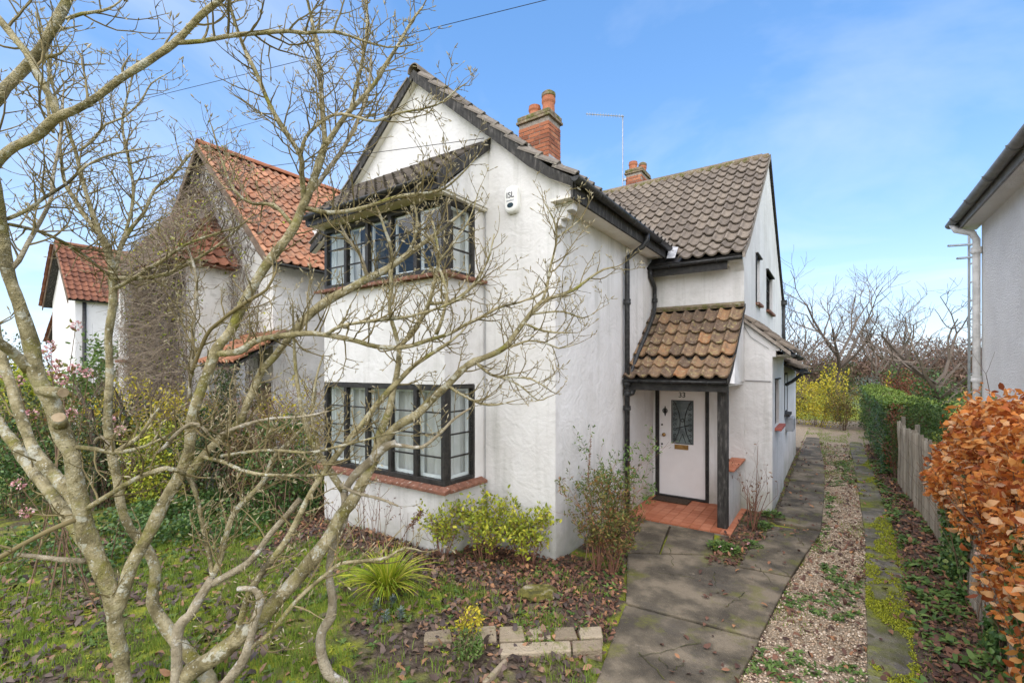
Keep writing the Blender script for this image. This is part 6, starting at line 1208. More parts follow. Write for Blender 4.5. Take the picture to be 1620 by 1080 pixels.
# viburnum with pink flower clusters
vb_ = thing('viburnum', 'winter viburnum with pink flower clusters on bare stems behind the magnolia stems', 'shrub', at_d(60, 800, 4.9)); b = MB(); pts = []
for (u, v) in ((80, 545), (92, 575), (85, 590), (118, 583), (140, 590), (112, 653), (50, 655), (98, 600), (30, 765), (100, 788), (42, 810), (172, 664), (120, 515), (72, 560), (5, 590), (28, 602), (190, 680)):
    d = 4.6 + pr_.uniform(-0.3, 0.5); q = pd(u, v, d); s = at_d(60 + pr_.uniform(-70, 120), 800, 4.9 + pr_.uniform(-0.4, 0.5)); b.tube([s, lerp(s, q, 0.5) + V((pr_.gauss(0, .1), pr_.gauss(0, .1), 0.05)), q], [0.006, 0.0045, 0.003], 4)
    n = 34; dd = rdir(n); P = np.array(q)[None] + dd * 0.034; leaves('flower_cluster', P, dd + rdir(n) * 0.5, rdir(n), 0.026, 0.02, 'pink_petal', vb_)
    n = 5; leaves('leaf_tuft', np.array(q)[None] + rdir(n) * 0.05, rdir(n), rdir(n), 0.06, 0.03, 'mixed_leaf', vb_)
b.build('stems', 'brown_stem', vb_, kind='stuff')

# ------------------------------------------------------------------ paling fence and beech hedge on the right
mat('pale_wood', [(0.0, (0.22, 0.185, 0.14)), (0.5, (0.38, 0.33, 0.26)), (1.0, (0.50, 0.44, 0.36))], rand='object', nscale=5, rough=0.95, bump=0.8, bscale=60, stretch=(6, 6, 0.8), spots=[(4, 0.58, 0.72, (0.13, 0.13, 0.05)), (9, 0.62, 0.74, (0.42, 0.39, 0.33))])
mat('rust_wire', [(0.2, (0.10, 0.07, 0.05)), (0.8, (0.20, 0.15, 0.11))], nscale=30, rough=0.8)
FXl = lambda y: 1.15 + 0.04 * math.sin(y * 0.9)
fence = thing('paling_fence', 'weathered chestnut paling fence along the driveway, half hidden by the beech hedge', 'fence', (1.15, 8.0, 0))
pale_me = []
for k in range(5):
    b = MB(); w, t, n = pr_.uniform(0.021, 0.031), pr_.uniform(0.011, 0.017), 6; h = 1.0; vs, fs = [], []
    for i in range(n + 1):
        z = h * i / n; ox, oy = pr_.gauss(0, 0.006), pr_.gauss(0, 0.006); ww = w * pr_.uniform(0.85, 1.1) * (1 if i < n else 0.35)
        vs += [(ox - t, oy - ww, z), (ox + t, oy - ww * 0.8, z), (ox + t * 1.1, oy + ww, z), (ox - t * 0.9, oy + ww * 0.8, z)]
    for i in range(n):
        for j in range(4): fs.append((4 * i + j, 4 * i + (j + 1) % 4, 4 * i + 4 + (j + 1) % 4, 4 * i + 4 + j))
    fs.append((4 * n, 4 * n + 1, 4 * n + 2, 4 * n + 3)); pale_me.append(b.add(vs, fs).mesh('pale', 'pale_wood'))
y = 3.6
while y < 12.3:
    hgt = 1.30 + 0.10 * noise.noise(V((0, y * 3, 0))) + pr_.gauss(0, 0.035) - (0.05 if y > 11 else 0)
    place(pale_me[pr_.randrange(5)], 'pale', Matrix.Translation((FXl(y) + pr_.gauss(0, .006), y, -0.06)) @ Matrix.Rotation(pr_.gauss(0, 0.03), 4, 'X') @ Matrix.Rotation(pr_.gauss(0, 0.3), 4, 'Z') @ Matrix.Diagonal((1, 1, hgt + 0.06, 1)), fence)
    y += pr_.uniform(0.052, 0.072)
for z in (0.25, 0.7, 1.12):
    MB().tube([V((FXl(3.5 + k * 0.11) - 0.018 - 0.006 * (k % 2), 3.5 + k * 0.11, z + 0.012 * math.sin(k))) for k in range(81)], 0.0022, 4).build('wire', 'rust_wire', fence)
for y in (4.1, 6.3, 8.5, 10.6, 12.2): MB().tube([V((FXl(y) + 0.05, y, -0.1)), V((FXl(y) + 0.055, y, 1.42))], [0.04, 0.035], 8).build('post', 'pale_wood', fence)
def noise_ok(a): return np.array([noise.noise(V((p[1] * 1.4, p[2] * 2.2, 60))) > 0.12 for p in a])
# beech hedge
hedge = thing('beech_hedge', 'beech hedge in copper-brown winter leaf along the right side of the driveway', 'hedge', (1.4, 5.5, 0))
def hedge_top(y): return 2.06 - 0.55 * max(0, (y - 5.7) / 1.6) ** 2 + 0.14 * noise.noise(V((y * 1.6, 0, 4))) + 0.05 * noise.noise(V((y * 5, 0, 4)))
b = MB(); tips = []
for k in range(46):
    y = pr_.uniform(2.4, 7.2); grow(b, V((1.42 + pr_.gauss(0, .06), y, -0.05)), V((pr_.gauss(0, .08), pr_.gauss(0, .12), 1)), pr_.uniform(1.2, 1.6), 0.013, 2, spread=0.5, kids=(3, 5), tips=tips, shrink=0.3)
grow(b, V((1.32, 6.4, 1.7)), V((0.02, 0.08, 1)), 0.65, 0.005, 1, wob=0.05, spread=0.4, shrink=0.4)
b.build('stems', 'brown_stem', hedge, kind='stuff')
P, D, NN = [], [], []
while len(P) < 21000:
    y = 2.3 + 5.1 * NR.random() ** 1.15; top = hedge_top(y); low = 0.82 + 0.25 * noise.noise(V((y * 1.5, 2, 1))) - 0.5 * max(0, 1 - abs(y - 4.4) / 1.0)
    if NR.random() < 0.62: z = low + (top - low) * NR.random(); f = (z - low) / (top - low); x = 1.08 - 0.09 * math.sin(f * 3.0) + 0.17 * noise.noise(V((y * 2.2, z * 2.2, 0))) + 0.07 * noise.noise(V((y * 6, z * 6, 2))) + abs(NR.normal()) * 0.12 - 0.10 * NR.random() ** 6; o = (-1, 0, 0.15)
    elif NR.random() < 0.72: x = 1.02 + 0.70 * NR.random(); z = top + 0.13 * noise.noise(V((x * 3, y * 2.5, 5))) - abs(NR.normal()) * 0.07 + (0.16 * NR.random() ** 6); o = (0, 0, 1)
    else: y = 7.35 + NR.normal() * 0.07; x = 1.05 + 0.65 * NR.random(); z = low + (hedge_top(7.3) - low) * NR.random(); o = (0, 1, 0.1)
    P.append((x, y, z)); D.append((o[0] * 0.6, o[1] * 0.6, -0.25)); NN.append(o)
P = np.array(P); n = len(P); D = np.array(D) + rdir(n) * 0.8; NN = np.array(NN) + rdir(n) * 0.65; Ls = 0.032 + 0.052 * NR.random(n) ** 1.3; Ws = Ls * (0.56 + 0.14 * NR.random(n)); Cu = NR.uniform(-0.3, 0.8, n); Be = NR.uniform(-0.6, 0.7, n)
dist = np.linalg.norm(P - np.array(EYE)[None], axis=1); uu = (P @ np.array(RT)) / (P @ np.array(FW)); vis = (uu < 1.12) & (P[:, 0] < 1.12); order = np.argsort(np.where(vis, dist, 99)); near = order[:280]; rest = np.setdiff1d(np.arange(n), near)
v, t = leaf_arrays(P[rest], D[rest], NN[rest], Ls[rest], Ws[rest], Cu[rest], Be[rest]); tri_mesh('foliage', v, t, 'beech_leaf', hedge, 'stuff')
mat('beech_leaf_single', [(0.0, (0.19, 0.05, 0.02)), (0.22, (0.44, 0.12, 0.032)), (0.5, (0.70, 0.25, 0.05)), (0.72, (0.76, 0.36, 0.10)), (0.88, (0.74, 0.48, 0.26)), (1.0, (0.60, 0.40, 0.33))], rand='object', randw=0.85, nscale=40, rough=0.55, transl=0.35)
lm = []
for k in range(6):
    L_ = 0.07; v, t = leaf_arrays(np.zeros((1, 3)), np.array([[0, 1, 0.]]), np.array([[0, 0, 1.]]), L_, L_ * (0.55 + 0.03 * k), 0.02 + 0.05 * k, -0.1 + 0.08 * k); me = bpy.data.meshes.new('leaf'); me.from_pydata([tuple(x) for x in v], [], [tuple(int(i) for i in f) for f in t]); me.update(); me.materials.append(MATS['beech_leaf_single']); lm.append(me)
for i in near:
    T_ = V(tuple(D[i])).normalized(); N_ = V(tuple(NN[i])); N_ = (N_ - T_ * N_.dot(T_)).normalized(); s = Ls[i] / 0.07
    place(lm[int(i) % 6], 'leaf', frame_mat(V(tuple(P[i])), T_.cross(N_), T_, N_) @ Matrix.Diagonal((s, s, s, 1)), hedge)
n = 420; k = NR.integers(0, len(P), n); kk = P[k]; kk = kk[noise_ok(kk)]; n = len(kk); leaves('ivy_sprigs', kk + np.array([-0.03, 0, 0]), rdir(n), rdir(n) + np.array([-1, 0, 0.3]), 0.05, 0.042, 'ivy_leaf', hedge)
# ivy on the fence below the hedge
iv = thing('ivy', 'glossy green ivy climbing the paling fence beneath the beech hedge', 'ivy', (1.1, 5.6, 0)); P = []
while len(P) < 3400:
    y = NR.uniform(3.9, 7.6); z = NR.uniform(0.02, 1.25); q = noise.noise(V((y * 1.6, z * 0.7, 14)))
    if q < 0.02: continue
    P.append((FXl(y) - 0.03 - 0.10 * NR.random() * (0.5 + q), y, z))
n = len(P); NN = rdir(n) * 0.5 + np.array([-1, 0, 0.35]); leaves('foliage', P, rdir(n, -0.4), NN, 0.055 * (0.6 + 0.6 * NR.random(n)), 0.045, 'ivy_leaf', iv)
b = MB()
for k in range(22): y = pr_.uniform(4, 7.5); grow(b, V((FXl(y) - 0.03, y, 0)), V((0, pr_.gauss(0, .25), 1)), pr_.uniform(0.6, 1.2), 0.005, 1, spread=0.5, wob=0.1)
b.build('stems', 'brown_stem', iv, kind='stuff')
# ------------------------------------------------------------------ neighbour on the left, creeper-clad, with a red tiled roof
lh = thing('house', 'neighbouring white house with orange-red tiled roof, smothered in leafless creeper', 'house', (-12.3, 8, 0))
NX, NZ, EX, EZ = -12.3, 7.66, -9.08, 4.5
def gable_house(root, xa, za, xe, ze, y0, y1, wallm, tilem, over=0.25, tw=0.2, tg=0.245, eave=0.3):
    """front wall plane y0, ridge along y at xa, right eaves at xe"""
    hw = xe - eave - xa; sl = (za - ze) / (xe - xa)
    MB().prism([V((xa - hw, y0, -0.1)), V((xa + hw, y0, -0.1)), V((xa + hw, y0, za - sl * hw - 0.1)), V((xa, y0, za - 0.1)), V((xa - hw, y0, za - sl * hw - 0.1))], (0, 0.2, 0)).build('wall', wallm, root)
    MB().box(xa + hw - 0.2, xa + hw, y0 + 0.2, y1, -0.1, ze + 0.1).build('wall', wallm, root); MB().box(xa - hw, xa - hw + 0.2, y0 + 0.2, y1, -0.1, ze + 0.1).build('wall', wallm, root)
    MB().prism([V((xa - hw, y1, -0.1)), V((xa + hw, y1, -0.1)), V((xa + hw, y1, za - sl * hw - 0.1)), V((xa, y1, za - 0.1)), V((xa - hw, y1, za - sl * hw - 0.1))], (0, 0.2, 0)).build('wall', wallm, root)
    rpf = [V((xe, y0 - over, ze)), V((xa, y0 - over, za))]; lpf = [V((2 * xa - xe, y1 + over, ze)), V((xa, y1 + over, za))]; wd = y1 - y0 + 2 * over
    b = MB(); roof_deck(b, rpf, V((0, 1, 0)), wd, 0.05); roof_deck(b, lpf, V((0, -1, 0)), wd, 0.05); rf = b.build('roof', 'weathered_black', root)
    ms = []; tile_field(rpf, V((0, 1, 0)), wd, tw, tg, ms.append, jit=0.015); tile_field(lpf, V((0, -1, 0)), wd, tw, tg, ms.append, jit=0.015)
    joined_tiles('roof_tiles', pantile(tw, tg * 1.17, roll=0.04, dip=0.02, lift=0.04), ms, tilem, rf)
    ridge_tiles((xa, y0 - over, za + 0.04), (xa, y1, za + 0.04), rf, tilem + '_ridge')
    for s in (1, -1):
        a, c = V((xa, y0 - over - 0.02, za)), V((xa + s * (xe - xa), y0 - over - 0.02, ze)); MB().prism([a + V((0, 0, 0.02)), c + V((0, 0, 0.02)), c - V((0, 0, 0.16)), a - V((0, 0, 0.16))], (0, 0.03, 0)).build('bargeboard', 'brown_board', root)
    return rf
mat('brown_board', [(0.2, (0.10, 0.07, 0.05)), (0.8, (0.19, 0.14, 0.10))], nscale=6, rough=0.9)
mat('tile_red_ridge', [(0.0, (0.28, 0.10, 0.05)), (1.0, (0.42, 0.17, 0.085))], rand='object', nscale=8, rough=0.9); mat('tile_redbrown_ridge', [(0.0, (0.20, 0.09, 0.05)), (1.0, (0.34, 0.16, 0.08))], rand='object', nscale=8, rough=0.9)
rfl = gable_house(lh, NX, NZ, EX, EZ, 5.0, 13.0, 'old_render', 'tile_red')
gutter_run('gutter', (EX + 0.06, 4.8, EZ - 0.03), (EX + 0.06, 13, EZ - 0.03), (1, 0, 0), lh)
sk = px(518, 316, -9.9); MB().obox(V((-10.15, 6.35, 5.63)), (0.55, 0, -0.54), (0, 0.62, 0), (0.10, 0, 0.10)).build('roof_window', 'white_paint', lh)
ch = MB().box(-12.75, -12.1, 10.6, 11.2, 7.2, 8.1).build('chimney', 'terracotta', lh, bevel=0.01)
# projecting bay with hipped roof
BXL, BXR, BYF = -15.1, -11.0, 4.05
w = MB(); w.box(BXL, BXR, BYF, 5.0, -0.1, 2.62); w.box(BXL, BXL + 0.16, BYF, 5.0, 2.62, 4.6); w.box(-13.45, BXR, BYF, 5.0, 2.62, 4.6); w.box(BXL + 0.16, -13.45, BYF, 5.0, 4.42, 4.6); w.build('bay_wall', 'old_render', lh)
window(lh, (BXL + 0.16, BYF + 0.05, 2.62), (1, 0, 0), -13.45 - BXL - 0.16, 1.8, (0, -1, 0), 2, 3, bar=0.06, fmat='white_paint', inner=False, curtain=[(0.02, 0.98)])
MB().box(BXL, -13.3, BYF - 0.08, BYF + 0.05, 2.54, 2.615).build('sill', 'sill_tile', lh)
apx, apz = -13.15, 6.62
b = MB(); e0, e1, yf = BXL - 0.25, BXR + 0.3, BYF - 0.25
b.add([(e0, yf, 4.55), (e1, yf, 4.55), (apx + 0.5, 5.02, apz), (apx - 0.5, 5.02, apz), (e0, 5.02, 4.55), (e1, 5.02, 4.55)], [(0, 1, 2, 3), (1, 5, 2), (4, 0, 3), (0, 4, 5, 1)]); hip = b.build('bay_roof', 'tile_redbrown', lh)
ms = []
fr_pf = [V((e0, yf, 4.57)), V((e0, 5.02, apz + 0.02))]; tile_field(fr_pf, V((1, 0, 0)), e1 - e0, 0.22, 0.28, ms.append, skip=lambda Q: abs(Q.x - apx) > 0.5 + (1 - (Q.z - 4.55) / (apz - 4.55)) * ((e1 - apx - 0.5) if Q.x > apx else (apx - 0.5 - e0)))
rh_pf = [V((e1, yf, 4.57)), V((apx + 0.5, yf, apz + 0.02))]; tile_field(rh_pf, V((0, 1, 0)), 5.02 - yf, 0.22, 0.28, ms.append, skip=lambda Q: Q.y < yf + (Q.z - 4.55) / (apz - 4.55) * (5.02 - yf) - 0.1)
joined_tiles('roof_tiles', pantile(0.22, 0.33), ms, 'tile_redbrown', hip)
window(lh, (-10.6, 4.995, 3.0), (1, 0, 0), 0.7, 0.9, (0, -1, 0), 1, 2, bar=0.05, fmat='white_paint', inner=False)
# neighbour's porch
b = MB(); nf = [V((-10.3, 4.0, 2.48)), V((-10.3, 5.0, 3.1))]; roof_deck(b, nf, V((1, 0, 0)), 1.5, 0.04); prn = b.build('porch_roof', 'weathered_black', lh); ms = []; tile_field(nf, V((1, 0, 0)), 1.5, 0.15, 0.24, ms.append); joined_tiles('roof_tiles', pantile(0.15, 0.28), ms, 'tile_red', prn)
for x in (-10.2, -8.95): MB().box(x, x + 0.1, 4.1, 4.2, -0.1, 2.45).build('porch_post', 'grey_plastic', lh)
MB().box(-10.25, -8.85, 4.05, 4.12, 2.36, 2.46).build('porch_beam', 'brown_board', lh)
MB().box(-9.95, -9.45, 4.985, 5.0, 0.0, 2.1).build('door', 'brown_board', lh)
# creeper over the bay, its roof and the gable
cr = thing('creeper', 'grey-brown leafless creeper matted over the neighbouring bay and gable', 'climber', (-13, 4, 0)); b = MB(); tips = []
def on_front(x, z): return (BYF - 0.05 if z < 4.55 else BYF - 0.25 + (z - 4.55) * 0.595 - 0.04)
for k in range(1500):
    x = pr_.uniform(-13.9, -10.9) if k < 1150 else pr_.uniform(-13.2, -9.5); z = pr_.uniform(0.6, 6.4)
    if k < 1150:
        if z > 4.5 and abs(x - apx) > 0.6 + (6.6 - z) * 0.8: continue
        y = on_front(x, z)
    else:
        y = 4.93; z = pr_.uniform(4.6, 7.4) if pr_.random() < 0.5 else pr_.uniform(1.0, 4.6)
        if z > NZ - abs(x - NX) * 0.97: continue
    p = V((x, y, z)); path = [p]; d = V((pr_.gauss(0, .5), 0, 1 if pr_.random() < 0.6 else -0.7))
    for i in range(9):
        d = (d + V((pr_.gauss(0, .35), 0, pr_.gauss(0, .25)))).normalized(); q = path[-1] + d * 0.16; q.y = (on_front(q.x, min(q.z, 6.5)) if k < 1150 else 4.93) - abs(pr_.gauss(0, .06)); path.append(q)
        if pr_.random() < 0.5: tips.append(q)
    b.tube(path, [0.010 - 0.0007 * i for i in range(10)], 3, cap=False)
    for i in (2, 4, 6, 8):
        if pr_.random() < 0.8: s = path[i]; e = s + V((pr_.gauss(0, .16), -abs(pr_.gauss(0, .12)), pr_.gauss(-0.05, .16))); b.tube([s, lerp(s, e, 0.5) + V((0, 0, 0.03)), e], [0.003, 0.0025, 0.002], 3, cap=False)
for k in range(34):      # woody runners up the wall
    x = pr_.uniform(-13.6, -11.0); path = [V((x, BYF - 0.03, 0))]
    for i in range(14): q = path[-1] + V((pr_.gauss(0, .12), 0, 0.42)); q.y = on_front(q.x, min(q.z, 6.4)) - 0.03; path.append(q)
    b.tube(path[:pr_.randint(9, 15)], [0.028 - 0.0016 * i for i in range(15)][:len(path)], 5, cap=False) if False else b.tube(path, [0.028 - 0.0016 * i for i in range(15)], 5, cap=False)
b.build('stems', 'grey_twig', cr, kind='stuff')
b = MB()
for k in range(4200):
    s = pr_.choice(tips); e = s + V((pr_.gauss(0, .30), -abs(pr_.gauss(0, .26)), pr_.gauss(-0.08, .30))); b.tube([s, lerp(s, e, 0.5) + V((pr_.gauss(0, .05), 0, 0.05)), e], [0.0055, 0.004, 0.003], 3, cap=False)
mat('creeper_twig', [(0.0, (0.12, 0.09, 0.06)), (0.6, (0.24, 0.19, 0.135)), (1.0, (0.36, 0.30, 0.22))], rand='island', nscale=9, rough=0.9); b.build('twigs', 'creeper_twig', cr, kind='stuff')
n = 2600; k = [pr_.choice(tips) for _ in range(n)]; leaves('leaf_scatter', np.array([tuple(p) for p in k]) + NR.normal(size=(n, 3)) * 0.06, rdir(n), rdir(n), 0.06, 0.04, 'lime_leaf', cr)
la = thing('tv_aerial', 'thin television aerial mast rising behind the orange-red roof', 'aerial', (-11.9, 9.0, 7.3)); mt = px(459, 170, -11.9) if False else None
base = V((-11.95, 9.2, 7.2)); top_ = V((-11.95, 9.2, 8.75)); MB().tube([base, top_], 0.016, 5).build('mast', 'grey_metal', la); MB().tube([top_ - V((0.45, 0.4, 0.05)), top_ - V((-0.1, -0.1, 0.05))], 0.012, 4).build('boom', 'grey_metal', la)
# next house along and the one beyond
h2 = thing('house', 'farther white house with brown-red tiled gable and black downpipe', 'house', (-25, 8, 0))
gable_house(h2, -25.1, 7.3, -23.2, 4.95, 5.0, 12.0, 'far_render', 'tile_redbrown', eave=0.25)
downpipe(h2, [(-23.4, 5.25, 4.9), (-23.4, 5.25, 0)], r=0.06); MB().prism([V((-25.1, 4.99, 5.9)), V((-25.0, 4.99, 6.1)), V((-25.1, 4.99, 6.3)), V((-25.2, 4.99, 6.1))], (0, -0.02, 0)).build('diamond_mark', 'brick', h2)
window(h2, (-24.6, 5.0, 0.9), (1, 0, 0), 0.9, 1.2, (0, -1, 0), 2, 2, bar=0.06, inner=False)
h3 = thing('house', 'distant house with tall brick chimney stack and low brown roof at the row end', 'house', (-33, 9, 0))
gable_house(h3, -34, 6.4, -30.5, 3.9, 7.0, 14.0, 'far_render', 'tile_redbrown', tw=0.4, tg=0.5); MB().box(-29.6, -28.9, 6.4, 7.2, 0, 7.0).box(-29.65, -28.85, 6.35, 7.25, 7.0, 7.2).build('chimney', 'brick', h3); MB().lathe((-29.25, 6.8, 7.2), [(0.15, 0), (0.13, 0.4), (0, 0.4)], 10).build('chimney_pot', 'terracotta', h3)

# ------------------------------------------------------------------ neighbour on the right
rh = thing('house', 'white pebbledashed house wall with grey gutter and pale downpipe beside the beech hedge', 'house', (4.5, 3, 0))
RX, RYB = 1.76, 9.35
RY0 = 4.4
MB().box(RX, RX + 0.25, RY0, RYB, -0.1, 4.48).build('wall', 'pebbledash', rh); MB().box(RX + 0.25, 7.4, RYB - 0.25, RYB, -0.1, 4.48).build('wall', 'pebbledash', rh); MB().box(RX + 0.25, 7.4, RY0, RY0 + 0.25, -0.1, 4.48).build('wall', 'pebbledash', rh)
MB().box(1.555, RX, RY0, RYB + 0.28, 4.46, 4.485).build('soffit', 'pebbledash', rh); MB().box(1.53, 1.555, RY0, RYB + 0.28, 4.45, 4.63).build('fascia', 'grey_gutter', rh)
gutter_run('gutter', (1.47, RY0 - 0.1, 4.60), (1.47, RYB + 0.30, 4.58), (-1, 0, 0), rh, m='grey_gutter', r=0.062, bracket=0.85)
rr_ = [V((1.56, RYB + 0.3, 4.58)), V((4.7, RYB + 0.3, 6.9))]; b = MB(); roof_deck(b, rr_, V((0, -1, 0)), 5.4, 0.05); r2 = b.build('roof', 'weathered_black', rh); ms = []; tile_field(rr_, V((0, -1, 0)), 5.4, 0.3, 0.34, ms.append); joined_tiles('roof_tiles', pantile(0.3, 0.4), ms, 'tile_grey_far', r2)
p_ = downpipe(rh, [(1.47, RYB + 0.1, 4.54), (1.50, RYB + 0.05, 4.44), (1.66, RYB - 0.0, 4.36), (1.70, RYB - 0.03, 4.25), (1.70, RYB - 0.03, 0.0)], r=0.045, m='pale_pipe', collars=[((1.70, RYB - 0.03, 4.05), 0.09, 0.058), ((1.70, RYB - 0.03, 2.2), 0.09, 0.058)])
ld = thing('ladder', 'tall grey metal ladder standing behind the pebbledashed house corner', 'ladder', px(1539, 640, 1.9))
A_, B_ = pd(1533, 372, 7.6), pd(1543, 366, 7.6); A0, B0 = V((A_.x, A_.y, 0)) + V((0.05, 0.3, 0)), V((B_.x, B_.y, 0)) + V((0.05, 0.3, 0))
for a, c in ((A0, A_), (B0, B_)): MB().tube([a, c], 0.018, 5).build('rail', 'grey_metal', ld)
for i in range(15): MB().tube([lerp(A0, A_, (i + 0.6) / 15.2), lerp(B0, B_, (i + 0.6) / 15.2)], 0.013, 5).build('rung', 'grey_metal', ld)
for (u0, v0, u1, v1) in ((1500, 389, 1545, 386), (1514, 409, 1545, 406)): MB().tube([pd(u0, v0, 7.55), pd(u1, v1, 7.55)], 0.018, 6).build('standoff', 'grey_metal', ld)

# ------------------------------------------------------------------ clipped hedge, garden and trees behind
def hedge_box(name, label, x0, x1, y0, y1, h, n, L, mtop, mside):
    r_ = thing(name, label, 'hedge', ((x0 + x1) / 2, y0, 0)); core = MB().box(x0 + 0.12, x1 - 0.12, y0 + 0.12, y1 - 0.12, 0.0, h - 0.12).build('core', 'brown_stem', r_)
    for part, m, cnt in (('top_foliage', mtop, int(n * 0.5)), ('side_foliage', mside, int(n * 0.5))):
        P, N_ = [], []
        for i in range(cnt):
            y = y0 + (y1 - y0) * NR.random() ** 1.6
            if part[0] == 't': x = NR.uniform(x0, x1); z = h + 0.17 * noise.noise(V((x * 1.1, y * 0.7, 0))) + 0.07 * noise.noise(V((x * 3, y * 3, 0))) - abs(NR.normal()) * 0.04; o = (0, 0, 1)
            else:
                z = NR.uniform(0.05, h); k = NR.random(); bl_ = 0.20 * noise.noise(V((y * 1.1, z * 1.5, 4)))
                if k < 0.7: x = x0 - bl_ + abs(NR.normal()) * 0.06; o = (-1, 0, 0.2)
                elif k < 0.85: x = NR.uniform(x0, x1); y = y0 + bl_; o = (0, -1, 0.2)
                else: x = x1 + bl_; o = (1, 0, 0.2)
            P.append((x, y, z)); N_.append(o)
        P = np.array(P); N_ = np.array(N_) + rdir(cnt) * 0.6; leaves(part, P, rdir(cnt), N_, L * (0.6 + 0.8 * NR.random(cnt)), L * 0.6, m, r_)
    return r_
hedge_box('clipped_hedge', 'long clipped hedge with bright green top and ivy-clad side beyond the fence', 0.95, 1.85, 13.2, 25.0, 1.62, 19000, 0.055, 'hedge_leaf', 'ivy_leaf')
c = V((1.55, 12.5, 0)); r_ = bush('conifer_bush', 'rounded dark green conifer bush behind the paling fence', 'conifer', c, 1.78, 0.56, 0.56, 8000, 0.05, 'conifer_leaf', stems=8, shell=0.75, lowest=0.0, ratio=0.28, cut=-0.3)
c = V((1.15, 13.0, 0)); bush('copper_shrub', 'small russet leaved shrub between the conifer bush and the clipped hedge', 'shrub', c, 1.6, 0.3, 0.35, 900, 0.05, 'copper_leaf', stems=8)
YB_ = [((-0.55, 23.0), 2.0, 1.3, 4200, 'yellow_leaf', 'large bright yellow shrub at the end of the driveway', 0.07), ((-1.6, 23.6), 1.9, 1.1, 2600, 'mixed_leaf', 'rusty green shrub beside the rear corner of the white house', 0.07), ((0.3, 22.2), 1.9, 0.7, 2000, 'mixed_leaf', 'brownish green shrub where the clipped hedge meets the yellow one', 0.06),
       ((2.6, 27), 2.4, 1.1, 2600, 'copper_leaf', 'russet beech shrub rising behind the clipped hedge', 0.08), ((1.6, 30), 2.0, 0.9, 1700, 'glaucous_leaf', 'pale grey-green shrub at the far end of the hedge', 0.08), ((5.2, 24), 2.4, 1.5, 3600, 'green_leaf', 'broad rhododendron-like green bush behind the ivy-clad tree', 0.10), ((6.4, 21), 2.2, 1.2, 3000, 'green_leaf', 'rounded green bush near the ladder', 0.10), ((4.0, 20), 1.4, 0.9, 1900, 'green_leaf', 'low green bush on the lawn behind the fence', 0.09), ((3.6, 30), 2.6, 1.3, 2600, 'dark_leaf', 'dark evergreen bush below the bare fruit tree', 0.09), ((0.2, 31), 3.0, 1.4, 2600, 'dark_leaf', 'dark holly bush behind the yellow shrub', 0.09)]
for i, (xy, h, rx, n, m, lab, L) in enumerate(YB_): bush('garden_shrub', lab, 'shrub', (xy[0], xy[1], 0), h, rx, rx * 0.9, n, L, m, stems=12, shell=0.5, lowest=0.0, seed=i * 1.7, group='shrubs in the back garden', cut=-0.1)
# upright yellow shoots of the yellow shrub
pts, d = [], []
for k in range(26):
    a = V((-0.55 + pr_.gauss(0, 0.6), 23 + pr_.gauss(0, .5), 1.5)); hh = pr_.uniform(0.6, 1.3)
    for j in range(16): pts.append(tuple(a + V((pr_.gauss(0, .03) + j * 0.006, pr_.gauss(0, .03), hh * j / 16)))); d.append((pr_.gauss(0, .6), pr_.gauss(0, .6), 0.7))
leaves('shoots', pts, d, rdir(len(pts)), 0.10, 0.045, 'yellow_leaf', [o for o in bpy.data.objects if o.get('label', '').startswith('large bright yellow')][0])
mat('tree_twig', [(0.0, (0.075, 0.058, 0.045)), (1.0, (0.17, 0.135, 0.105))], rand='island', nscale=9, rough=0.9)
def bare_tree(label, x, y, h, r, lean=(0, 0), depth=4, kids=(3, 4), spread=0.62, ivy=0, m='grey_twig', stems=1, first=0.42, up=0.10, minr=0.006):
    t = thing('bare_tree', label, 'tree', (x, y, 0), 'bare trees behind the garden'); b = MB(); tr = MB(); q = []
    for s in range(stems):
        d = V((lean[0] + pr_.gauss(0, .12) * stems, lean[1], 1)).normalized(); p = V((x + pr_.gauss(0, .1) * (stems > 1), y, -0.05)); L0 = h * first * pr_.uniform(0.85, 1.1); path = [p]; rad = [r * 1.2]
        for i in range(5): d = (d + V((pr_.gauss(0, .06), pr_.gauss(0, .06), 0.03))).normalized(); path.append(path[-1] + d * L0 / 5); rad.append(r * (1 - 0.15 * i))
        tr.tube(path, rad, 7)
        for k in range(6):
            j = 5 if k < 3 else pr_.choice((3, 4)); s_ = Matrix.Rotation(k * 1.1 + pr_.uniform(0, 1), 3, d) @ d.orthogonal().normalized()
            grow(b, path[j], d * 0.75 + s_ * spread, h * 0.36 * pr_.uniform(0.75, 1.15), r * 0.5, depth - 1, spread, up, kids, 0.13, 4, q, 0.62, minr)
    tr.build('trunk', 'dark_bark', t, smooth=True); m = 'tree_twig' if m == 'grey_twig' else m; b.build('crown', m, t, kind='stuff')
    if ivy:
        n = ivy; k = [pr_.choice(path[:5]) for _ in range(n)]; P = np.array([tuple(a) for a in k]) + NR.normal(size=(n, 3)) * np.array([0.30, 0.30, h * 0.06]); P[:, 2] = np.maximum(0.1, P[:, 2]); leaves('ivy', P, rdir(n), rdir(n), 0.10, 0.08, 'ivy_leaf', t)
    return t
for a in (('tall bare tree with upswept crown behind the yellow shrub', 0.15, 26, 7.2, 0.15, (0, 0), 4), ('bare multi-branched tree beside the rear wall of the white house', -1.6, 25, 6.3, 0.12, (-0.05, 0), 4), ('slender bare birch-like tree between the two crowns', 1.9, 32, 6.6, 0.11, (0.02, 0), 4), ('pale thin bare tree far behind the hedge end', 3.4, 36, 6.6, 0.11, (0, 0), 4), ('bare thicket tree left of the tall upswept crown', -2.4, 31, 6.2, 0.1, (0, 0), 4)): bare_tree(*a)
